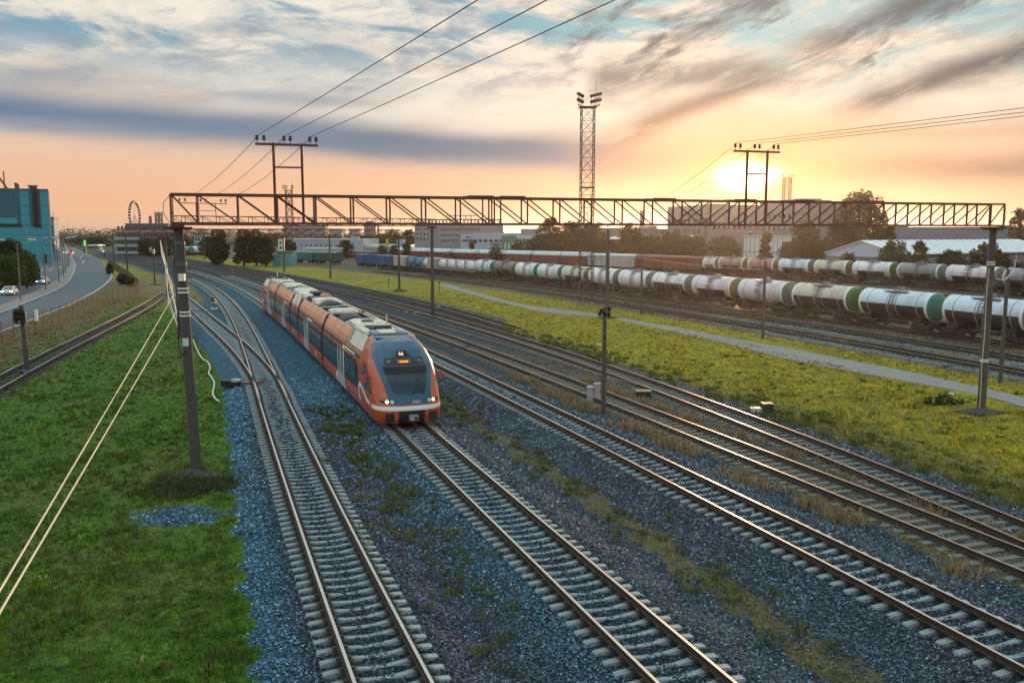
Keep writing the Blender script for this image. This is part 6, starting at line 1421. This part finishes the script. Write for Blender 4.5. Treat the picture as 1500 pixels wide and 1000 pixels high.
colr = c*tint[:, None]; colr = np.where((yel > .80)[:, None], colr*np.array([1.9, 1.45, .9]), colr); colr = np.where(((yel > .70) & (yel < .76))[:, None], np.array([.16, .085, .03])*tint[:, None], colr); blot = np.sin(X*1.1+1.7*np.sin(Y*.8))*np.sin(Y*1.3+1.3*np.sin(X*.6)); colr = colr*(1+.28*blot)[:, None]; colr = np.where((yel < .06)[:, None], np.array([.13, .10, .045])*tint[:, None], colr)
for k in range(nb):
    a = nr.uniform(0, 2*math.pi, n); sp = nr.uniform(.0, .09, n); lx, ly = X+np.cos(a)*sp, Y+np.sin(a)*sp; ben = nr.uniform(.2, .9, n)*hgt; h = hgt*nr.uniform(.6, 1.25, n); b2 = nr.uniform(0, 2*math.pi, n)
    V.append(np.stack([np.stack([lx-np.sin(b2)*wid, ly+np.cos(b2)*wid, z-.01], -1), np.stack([lx+np.sin(b2)*wid, ly-np.cos(b2)*wid, z-.01], -1), np.stack([lx+np.cos(a)*ben, ly+np.sin(a)*ben, z+h], -1)], 1)); CC.append(np.repeat(colr, 3, 0))
V = np.concatenate(V).reshape(-1, 3); CC = np.concatenate(CC); Q = np.arange(len(V)).reshape(-1, 3)
def vcol_mat(name, rough, trans=0.):
    m = bpy.data.materials.new(name); m.use_nodes = True; t = NT(m.node_tree); b = t.n['Principled BSDF']; v = t.new('ShaderNodeVertexColor', layer_name='zone'); nz = t.noise(t.new('ShaderNodeTexCoord').outputs['Object'], 1.3, 3)
    col = t.mix(nz, t.vm('MULTIPLY', v.outputs[0], (.75, .75, .75)), t.vm('MULTIPLY', v.outputs[0], (1.25, 1.25, 1.25))); t.put(b.inputs['Base Color'], col); b.inputs['Roughness'].default_value = rough; b.inputs['Specular IOR Level'].default_value = .2
    if trans:
        tr = t.new('ShaderNodeBsdfTranslucent'); t.put(tr.inputs['Color'], col); mx = t.new('ShaderNodeMixShader'); mx.inputs[0].default_value = trans; t.l.new(b.outputs[0], mx.inputs[1]); t.l.new(tr.outputs[0], mx.inputs[2]); t.l.new(mx.outputs[0], t.n['Material Output'].inputs['Surface'])
    return m
grass_o = link('grass', fast_mesh('grass', V, Q, np.concatenate([CC, np.ones((len(CC), 1))], 1), [vcol_mat('grass_blades', .7, .3)])); tag(grass_o, kind='stuff')
# taller dry weeds along the old tracks and cow parsley tufts
def weeds(name, pts, hr, n, col, seed, spread=.35, tip=None):
    r = np.random.RandomState(seed); VV = []; CC = []
    for x, y, s in pts:
        m = n; a = r.uniform(0, 6.283, m); q = r.uniform(0, spread, m)*s; h = r.uniform(*hr, m)*s; z0 = gheight(x, y); bx_, by_ = x+np.cos(a)*q, y+np.sin(a)*q; be = r.uniform(.1, .6, m)*h; w = np.clip(math.hypot(x, y)*.0006, .012, .04); t_ = r.uniform(0, 6.283, m)
        VV.append(np.stack([np.stack([bx_-np.sin(t_)*w, by_+np.cos(t_)*w, np.full(m, z0-.02)], -1), np.stack([bx_+np.sin(t_)*w, by_-np.cos(t_)*w, np.full(m, z0-.02)], -1), np.stack([bx_+np.cos(a)*be+np.sin(t_)*w*.8, by_+np.sin(a)*be-np.cos(t_)*w*.8, z0+h], -1), np.stack([bx_+np.cos(a)*be-np.sin(t_)*w*.8, by_+np.sin(a)*be+np.cos(t_)*w*.8, z0+h*1.02], -1)], 1))
        cc = np.array(col)[None]*r.uniform(.6, 1.4, (m, 1)); CC.append(np.repeat(cc, 4, 0))
    V = np.concatenate(VV).reshape(-1, 3); CC = np.concatenate(CC); o = link(name, fast_mesh(name, V, np.arange(len(V)).reshape(-1, 4), np.concatenate([CC, np.ones((len(CC), 1))], 1), [MATS.setdefault('weed', vcol_mat('weed_blades', .8, .3))])); return tag(o, kind='stuff')
wp = []
for y in np.arange(24, 60, .22):
    x = float(D.X(y)); s_ = D.lat(np.array([x]), np.array([y]))
    if math.sin(y*1.3)+math.sin(y*.61+1)+rnd.uniform(-.8, .8) > -.2: wp.append((x-rnd.uniform(1.8, 3.0), y, rnd.uniform(.6, 1.3)))
    if rnd.random() < .35: wp.append((x+rnd.uniform(1.5, 2.6), y+.1, rnd.uniform(.5, 1.1)))
weeds('dry_weeds', wp, (.10, .36), 34, (.27, .20, .11), 5, .5)
wp = []
for k in range(130):
    y = rnd.uniform(19, 50); x = float(A.X(y))*.5+float(B.X(y))*.5+rnd.gauss(0, .8); wp.append((x, y, rnd.uniform(.5, 1.1)))
for k in range(90):
    y = rnd.uniform(20, 60); x = float(Ct.X(y))*.5+float(B.X(y))*.5+rnd.gauss(0, .7); wp.append((x, y, rnd.uniform(.5, 1.1)))
for k in range(200):
    y = rnd.uniform(25, 90); x = float(E.X(y))+rnd.uniform(1.8, 5); wp.append((x, y, rnd.uniform(.6, 1.2)))
weeds('green_weeds', wp, (.1, .3), 26, (.105, .125, .028), 6)
wp = []
while len(wp) < 900:
    r = 17*math.exp(rnd.random()*math.log(75/17)); a = rnd.uniform(-.58, .58); x, y = r*math.sin(a), r*math.cos(a); cz, gz_, _ = zones(np.array([x]), np.array([y]))
    onp = any(math.hypot(x-(p[0]+(q[0]-p[0])*u/12), y-(p[1]+(q[1]-p[1])*u/12)) < 1.9 for p, q in zip(_pp[:-1], _pp[1:]) for u in range(13))
    if gz_[0] < .2 and not onp and (x < 0 or rnd.random() < .25): wp.append((x, y, rnd.uniform(.5, 1.3)*(1+.3*(rnd.random() < .15))))
weeds('lawn_weeds', wp[:520], (.06, .2), 22, (.10, .175, .030), 9, .22); weeds('lawn_weeds', wp[520:760], (.05, .18), 20, (.12, .11, .035), 10, .3); weeds('lawn_flowers', wp[760:810], (.06, .12), 9, (.40, .40, .18), 12, .12)
x0, y0 = G(284, 712)
weeds('cut_hay', [(x0-.3+rnd.gauss(0, .85), y0+rnd.gauss(0, .7), rnd.uniform(.5, 1.1)) for k in range(130)], (.08, .34), 26, (.085, .095, .04), 8, .6)
bx0, by0 = G(1383, 592)
V, Q = leaf_cloud(420, [(bx0, by0, .25, .5), (bx0+.7, by0-.2, .15, .35), (bx0-.8, by0, .15, .4)], .12, 77)
tag(link('bush', fast_mesh('bush', V, Q, None, [LM['dark']])), 'small dark bush in the meadow left of the right gantry leg foot', 'bush')
# loose stones on the ballast, real ones close to the viewer
X, Y = polar(150000, 15.5, 62, -.56, .60); c, g, z = zones(X, Y)
ok = (g > .8) | ((g > .45) & (nr.rand(len(X)) < .55)) | ((g > .38) & (nr.rand(len(X)) < .2))
for l in (A, B, Ct): lt = abs(l.lat(X, Y)); ok &= (lt > .90) | (lt < .66)
X, Y, z = X[ok], Y[ok], z[ok]; n = len(X); s = nr.uniform(.022, .048, n)*np.clip(np.hypot(X, Y)/24, .9, 1.8)
oct_ = np.array([(1, 0, 0), (0, 1, 0), (-1, 0, 0), (0, -1, 0), (0, 0, .75), (0, 0, -.5)]); of = np.array([(0, 1, 4), (1, 2, 4), (2, 3, 4), (3, 0, 4)])
ang = nr.uniform(0, 6.283, n); ca, sa = np.cos(ang), np.sin(ang); loc = oct_[None]*nr.uniform(.65, 1.35, (n, 6, 3))
vx = loc[..., 0]*ca[:, None]-loc[..., 1]*sa[:, None]; vy = loc[..., 0]*sa[:, None]+loc[..., 1]*ca[:, None]
tl_ = nr.uniform(-.5, .5, n)[:, None]; V = np.stack([vx*s[:, None]+X[:, None], vy*s[:, None]+Y[:, None], (loc[..., 2]+tl_*vx)*s[:, None]+z[:, None]+.012], -1).reshape(-1, 3)
Q = (of[None]+np.arange(n)[:, None, None]*6).reshape(-1, 3)
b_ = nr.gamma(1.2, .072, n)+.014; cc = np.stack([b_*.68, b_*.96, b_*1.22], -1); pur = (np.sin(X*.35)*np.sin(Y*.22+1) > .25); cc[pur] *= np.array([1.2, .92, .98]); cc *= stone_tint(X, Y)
cc = np.clip(cc, .015, .42); cc = np.repeat(cc, 6, 0)
tag(link('ballast_stones', fast_mesh('ballast_stones', V, Q, np.concatenate([cc, np.ones((len(cc), 1))], 1), [vcol_mat('ballast_stone', .8)])), kind='stuff')
# ---------------------------------------------------------------- sky, sun, camera
SUN_AZ, SUN_EL = math.degrees(math.atan((1085-750)/F)), math.degrees(math.atan((340-262)/F))
W = bpy.data.worlds.new('World'); SC.world = W; W.use_nodes = True; t = NT(W.node_tree); bg = t.n['Background']
Dv = t.vm('NORMALIZE', t.new('ShaderNodeTexCoord').outputs['Generated']); sx = t.new('ShaderNodeSeparateXYZ'); t.put(sx.inputs[0], Dv)
AZ = t.m('MULTIPLY', t.m('ARCTAN2', sx.outputs[0], sx.outputs[1]), 57.2958); EL = t.m('MULTIPLY', t.m('ARCSINE', sx.outputs[2]), 57.2958)
def vec(x, y, z=0.):
    n = t.new('ShaderNodeCombineXYZ'); t.put(n.inputs[0], x); t.put(n.inputs[1], y); t.put(n.inputs[2], z); return n.outputs[0]
def rotv(a, fu, fv, off=0.):
    c, s = math.cos(math.radians(a)), math.sin(math.radians(a)); u = t.m('ADD', t.m('MULTIPLY', AZ, c), t.m('MULTIPLY', EL, s)); v = t.m('SUBTRACT', t.m('MULTIPLY', EL, c), t.m('MULTIPLY', AZ, s)); return vec(t.m('MULTIPLY', u, fu), t.m('MULTIPLY', v, fv), off)
def S3(r, g, b, k=1.): return tuple(q*k for q in lin((r, g, b)))
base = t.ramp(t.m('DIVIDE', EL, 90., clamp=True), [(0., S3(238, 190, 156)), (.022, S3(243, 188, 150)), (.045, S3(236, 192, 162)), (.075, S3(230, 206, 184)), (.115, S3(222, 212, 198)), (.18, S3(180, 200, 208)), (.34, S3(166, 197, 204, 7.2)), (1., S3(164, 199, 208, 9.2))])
# slow wobble for all bands
wob = t.m('MULTIPLY', t.m('SUBTRACT', t.noise(rotv(0, .07, .25, 3.1), 1., 3, .5), .5), 3.2)
ELw = t.m('ADD', EL, wob)
n_a = t.noise(rotv(3, .085, .36, 1.7), 1., 8, .64, .35); n_b = t.noise(rotv(-5, .13, .46, 8.3), 1., 8, .63, .3); n_f = t.noise(rotv(6, .15, .50, 5.), 1., 8, .66, .3)
creamc = t.mix(t.ss(AZ, -10., 14.), S3(244, 234, 218), S3(252, 232, 210))
sky = t.mix(t.m('MULTIPLY', t.ss(ELw, 5., 8.), t.ss(n_a, .36, .56)), base, creamc)
bluec = t.mix(t.ss(AZ, -8., 12.), S3(122, 164, 184), S3(152, 200, 206))
sky = t.mix(t.m('MULTIPLY', t.ss(ELw, 7.5, 12.), t.ss(n_b, .43, .60)), sky, bluec)
greyc = t.mix(t.ss(AZ, -5., 12.), S3(140, 152, 168), S3(140, 130, 128))
sky = t.mix(t.m('MULTIPLY', t.m('MULTIPLY', t.ss(ELw, 7., 9.5), t.ss(n_f, .47, .64)), .62), sky, greyc)
def bank(c0, w, az0, az1, az2, az3, col, s_, amt, k=.55, sl=0., lo=.22, hi=.55):
    global sky
    e = t.m('DIVIDE', t.m('SUBTRACT', t.m('ADD', EL, t.m('ADD', t.m('MULTIPLY', wob, k), t.m('MULTIPLY', AZ, sl))), c0), w)
    g = t.m('POWER', 2.71828, t.m('MULTIPLY', t.m('MULTIPLY', e, e), -1.))
    m_ = t.m('MULTIPLY', t.m('MULTIPLY', g, t.ss(AZ, az0, az1)), t.ss(AZ, az2, az3, 1., 0.))
    m_ = t.m('MULTIPLY', m_, t.m('MULTIPLY', t.ss(t.noise(rotv(0, .05, .4, s_), 1., 4, .5), lo, hi), amt)); sky = t.mix(m_, sky, col)
bank(5.35, 1.0, -60, -45, 1, 11, S3(96, 124, 150), 2.2, 1.0, .45, .055, .05, .3); bank(5.0, .75, -20, -10, 3, 12, S3(92, 118, 146), 4.4, .8, .4, .055, .1, .35); bank(6.3, .7, -40, -26, -14, -6, S3(120, 138, 158), 5.4, .7)
bank(4.3, 1.0, 2, 6, 9, 13.5, S3(128, 126, 140), 6.1, .85, .4, 0, .05, .35); bank(8.3, .8, -40, -24, -12, -4, S3(128, 146, 166), 9.2, .75, .8)
bank(3.5, .95, 15, 21, 40, 60, S3(158, 126, 116), 7.7, .95, .5, 0, .1, .4); bank(5.6, .5, 14, 20, 40, 60, S3(214, 168, 142), 3.7, .7, .4)
# dark diagonal streaks high on the right
def streak(a, fu, fv, off, lo, hi, col, amt, e0, e1, a0, a1):
    global sky
    m_ = t.m('MULTIPLY', t.ss(t.noise(rotv(a, fu, fv, off), 1., 8, .64, .25), lo, hi), t.m('MULTIPLY', t.ss(ELw, e0, e1), t.ss(AZ, a0, a1))); sky = t.mix(t.m('MULTIPLY', m_, amt), sky, col)
streak(20, .09, .30, 12.4, .46, .62, S3(160, 204, 208), .75, 6.8, 10, 0, 8); streak(22, .12, .36, 4.7, .52, .66, S3(94, 104, 114), .9, 8., 10.5, 0, 5); streak(26, .18, .55, 21., .55, .68, S3(78, 98, 110), .8, 8., 10.5, 3, 7)
def dark_band(c0, w, sl, az0, az1, az2, az3, col, amt, off, lo=.30, hi=.58):
    global sky
    e = t.m('DIVIDE', t.m('ADD', t.m('SUBTRACT', t.m('SUBTRACT', EL, t.m('MULTIPLY', t.m('SUBTRACT', AZ, 25.), sl)), c0), t.m('MULTIPLY', wob, .7)), w); g = t.m('POWER', 2.71828, t.m('MULTIPLY', t.m('MULTIPLY', e, e), -1.))
    m_ = t.m('MULTIPLY', t.m('MULTIPLY', g, t.ss(AZ, az0, az1)), t.m('MULTIPLY', t.ss(AZ, az2, az3, 1., 0.), t.ss(t.noise(rotv(20, .16, .6, off), 1., 8, .66, .3), lo, hi))); sky = t.mix(t.m('MULTIPLY', m_, amt), sky, col)
dark_band(8.7, .95, .30, 18, 22.5, 60, 80, S3(92, 98, 106), 1., 14.1, .2, .5); dark_band(13.4, .9, .42, 4, 9, 24, 30, S3(88, 102, 112), 1., 16.3, .25, .52); dark_band(10.6, .8, .06, 4, 6, 15, 18, S3(112, 116, 120), .9, 40.3, .3, .56)
dark_band(15.2, .9, .35, 24, 27, 60, 80, S3(96, 100, 106), .9, 50.3, .2, .5)
# sun and its glow through thin cloud
dsx = t.m('SUBTRACT', AZ, SUN_AZ); dsy = t.m('SUBTRACT', EL, SUN_EL)
ds = t.m('SQRT', t.m('ADD', t.m('POWER', t.m('MULTIPLY', t.m('ABSOLUTE', dsx), .62), 2.), t.m('POWER', t.m('MULTIPLY', t.m('ABSOLUTE', dsy), 1.35), 2.)))
nz_s = t.m('MULTIPLY', t.m('SUBTRACT', t.noise(rotv(0, .22, .7, 31.), 1., 4, .5), .5), 1.3); dsn = t.m('ADD', ds, nz_s)
sky = t.mix(t.ss(dsn, 8., 1.2, 0., .75), sky, S3(252, 162, 108)); sky = t.mix(t.ss(dsn, 2.7, .8, 0., .95), sky, (1.05, .43, .11))
col2 = t.mix(t.ss(dsn, 1.9, 1.1, 0, .9), sky, (1.6, 1.15, .45)); core = t.mix(t.ss(dsn, 1.35, .75), col2, (3.4, 3.0, 2.1))
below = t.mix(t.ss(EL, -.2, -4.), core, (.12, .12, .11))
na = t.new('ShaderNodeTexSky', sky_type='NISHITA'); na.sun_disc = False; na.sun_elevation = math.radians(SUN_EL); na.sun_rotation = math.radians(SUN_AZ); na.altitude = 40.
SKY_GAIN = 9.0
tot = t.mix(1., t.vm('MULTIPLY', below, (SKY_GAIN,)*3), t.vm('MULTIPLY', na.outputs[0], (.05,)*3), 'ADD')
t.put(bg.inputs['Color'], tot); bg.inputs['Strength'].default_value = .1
sl = bpy.data.lights.new('sun', 'SUN'); sl.energy = 4.; sl.angle = math.radians(2.); sl.color = (1., .60, .32); so = bpy.data.objects.new('sun', sl); COL.objects.link(so)
az, el = math.radians(SUN_AZ), math.radians(SUN_EL); sd = Vector((math.sin(az)*math.cos(el), math.cos(az)*math.cos(el), math.sin(el))); so.rotation_euler = (-sd).to_track_quat('-Z', 'Y').to_euler(); so.location = sd*100
cd = bpy.data.cameras.new('camera'); cd.sensor_width = 36.; cd.lens = F/1500*36; cd.clip_end = 30000; cd.clip_start = .5
co = bpy.data.objects.new('camera', cd); COL.objects.link(co); co.location = (0, 0, H); co.rotation_euler = (math.pi/2-TH, 0, 0); SC.camera = co
# ---------------------------------------------------------------- evening haze: a box of thin air round the whole scene
HAZE_D = .00009
hm = bpy.data.materials.new('haze_air'); hm.use_nodes = True; ht = NT(hm.node_tree); ht.n.remove(ht.n['Principled BSDF'])
pv = ht.new('ShaderNodeVolumePrincipled'); pv.inputs['Color'].default_value = (.86, .80, .78, 1); pv.inputs['Density'].default_value = HAZE_D; pv.inputs['Anisotropy'].default_value = .8
ht.l.new(pv.outputs[0], ht.n['Material Output'].inputs['Volume'])
tag(MB().box(-9400, 9400, -120, 12400, -1.2, 62).build('haze', hm), kind='stuff')
# ---------------------------------------------------------------- render settings
SC.view_settings.view_transform = 'Standard'; SC.view_settings.look = 'None'; SC.view_settings.exposure = .16; SC.view_settings.gamma = 1.
cy = SC.cycles; cy.use_denoising = True; cy.max_bounces = 6; cy.diffuse_bounces = 3; cy.glossy_bounces = 3; cy.transmission_bounces = 3; cy.use_adaptive_sampling = True
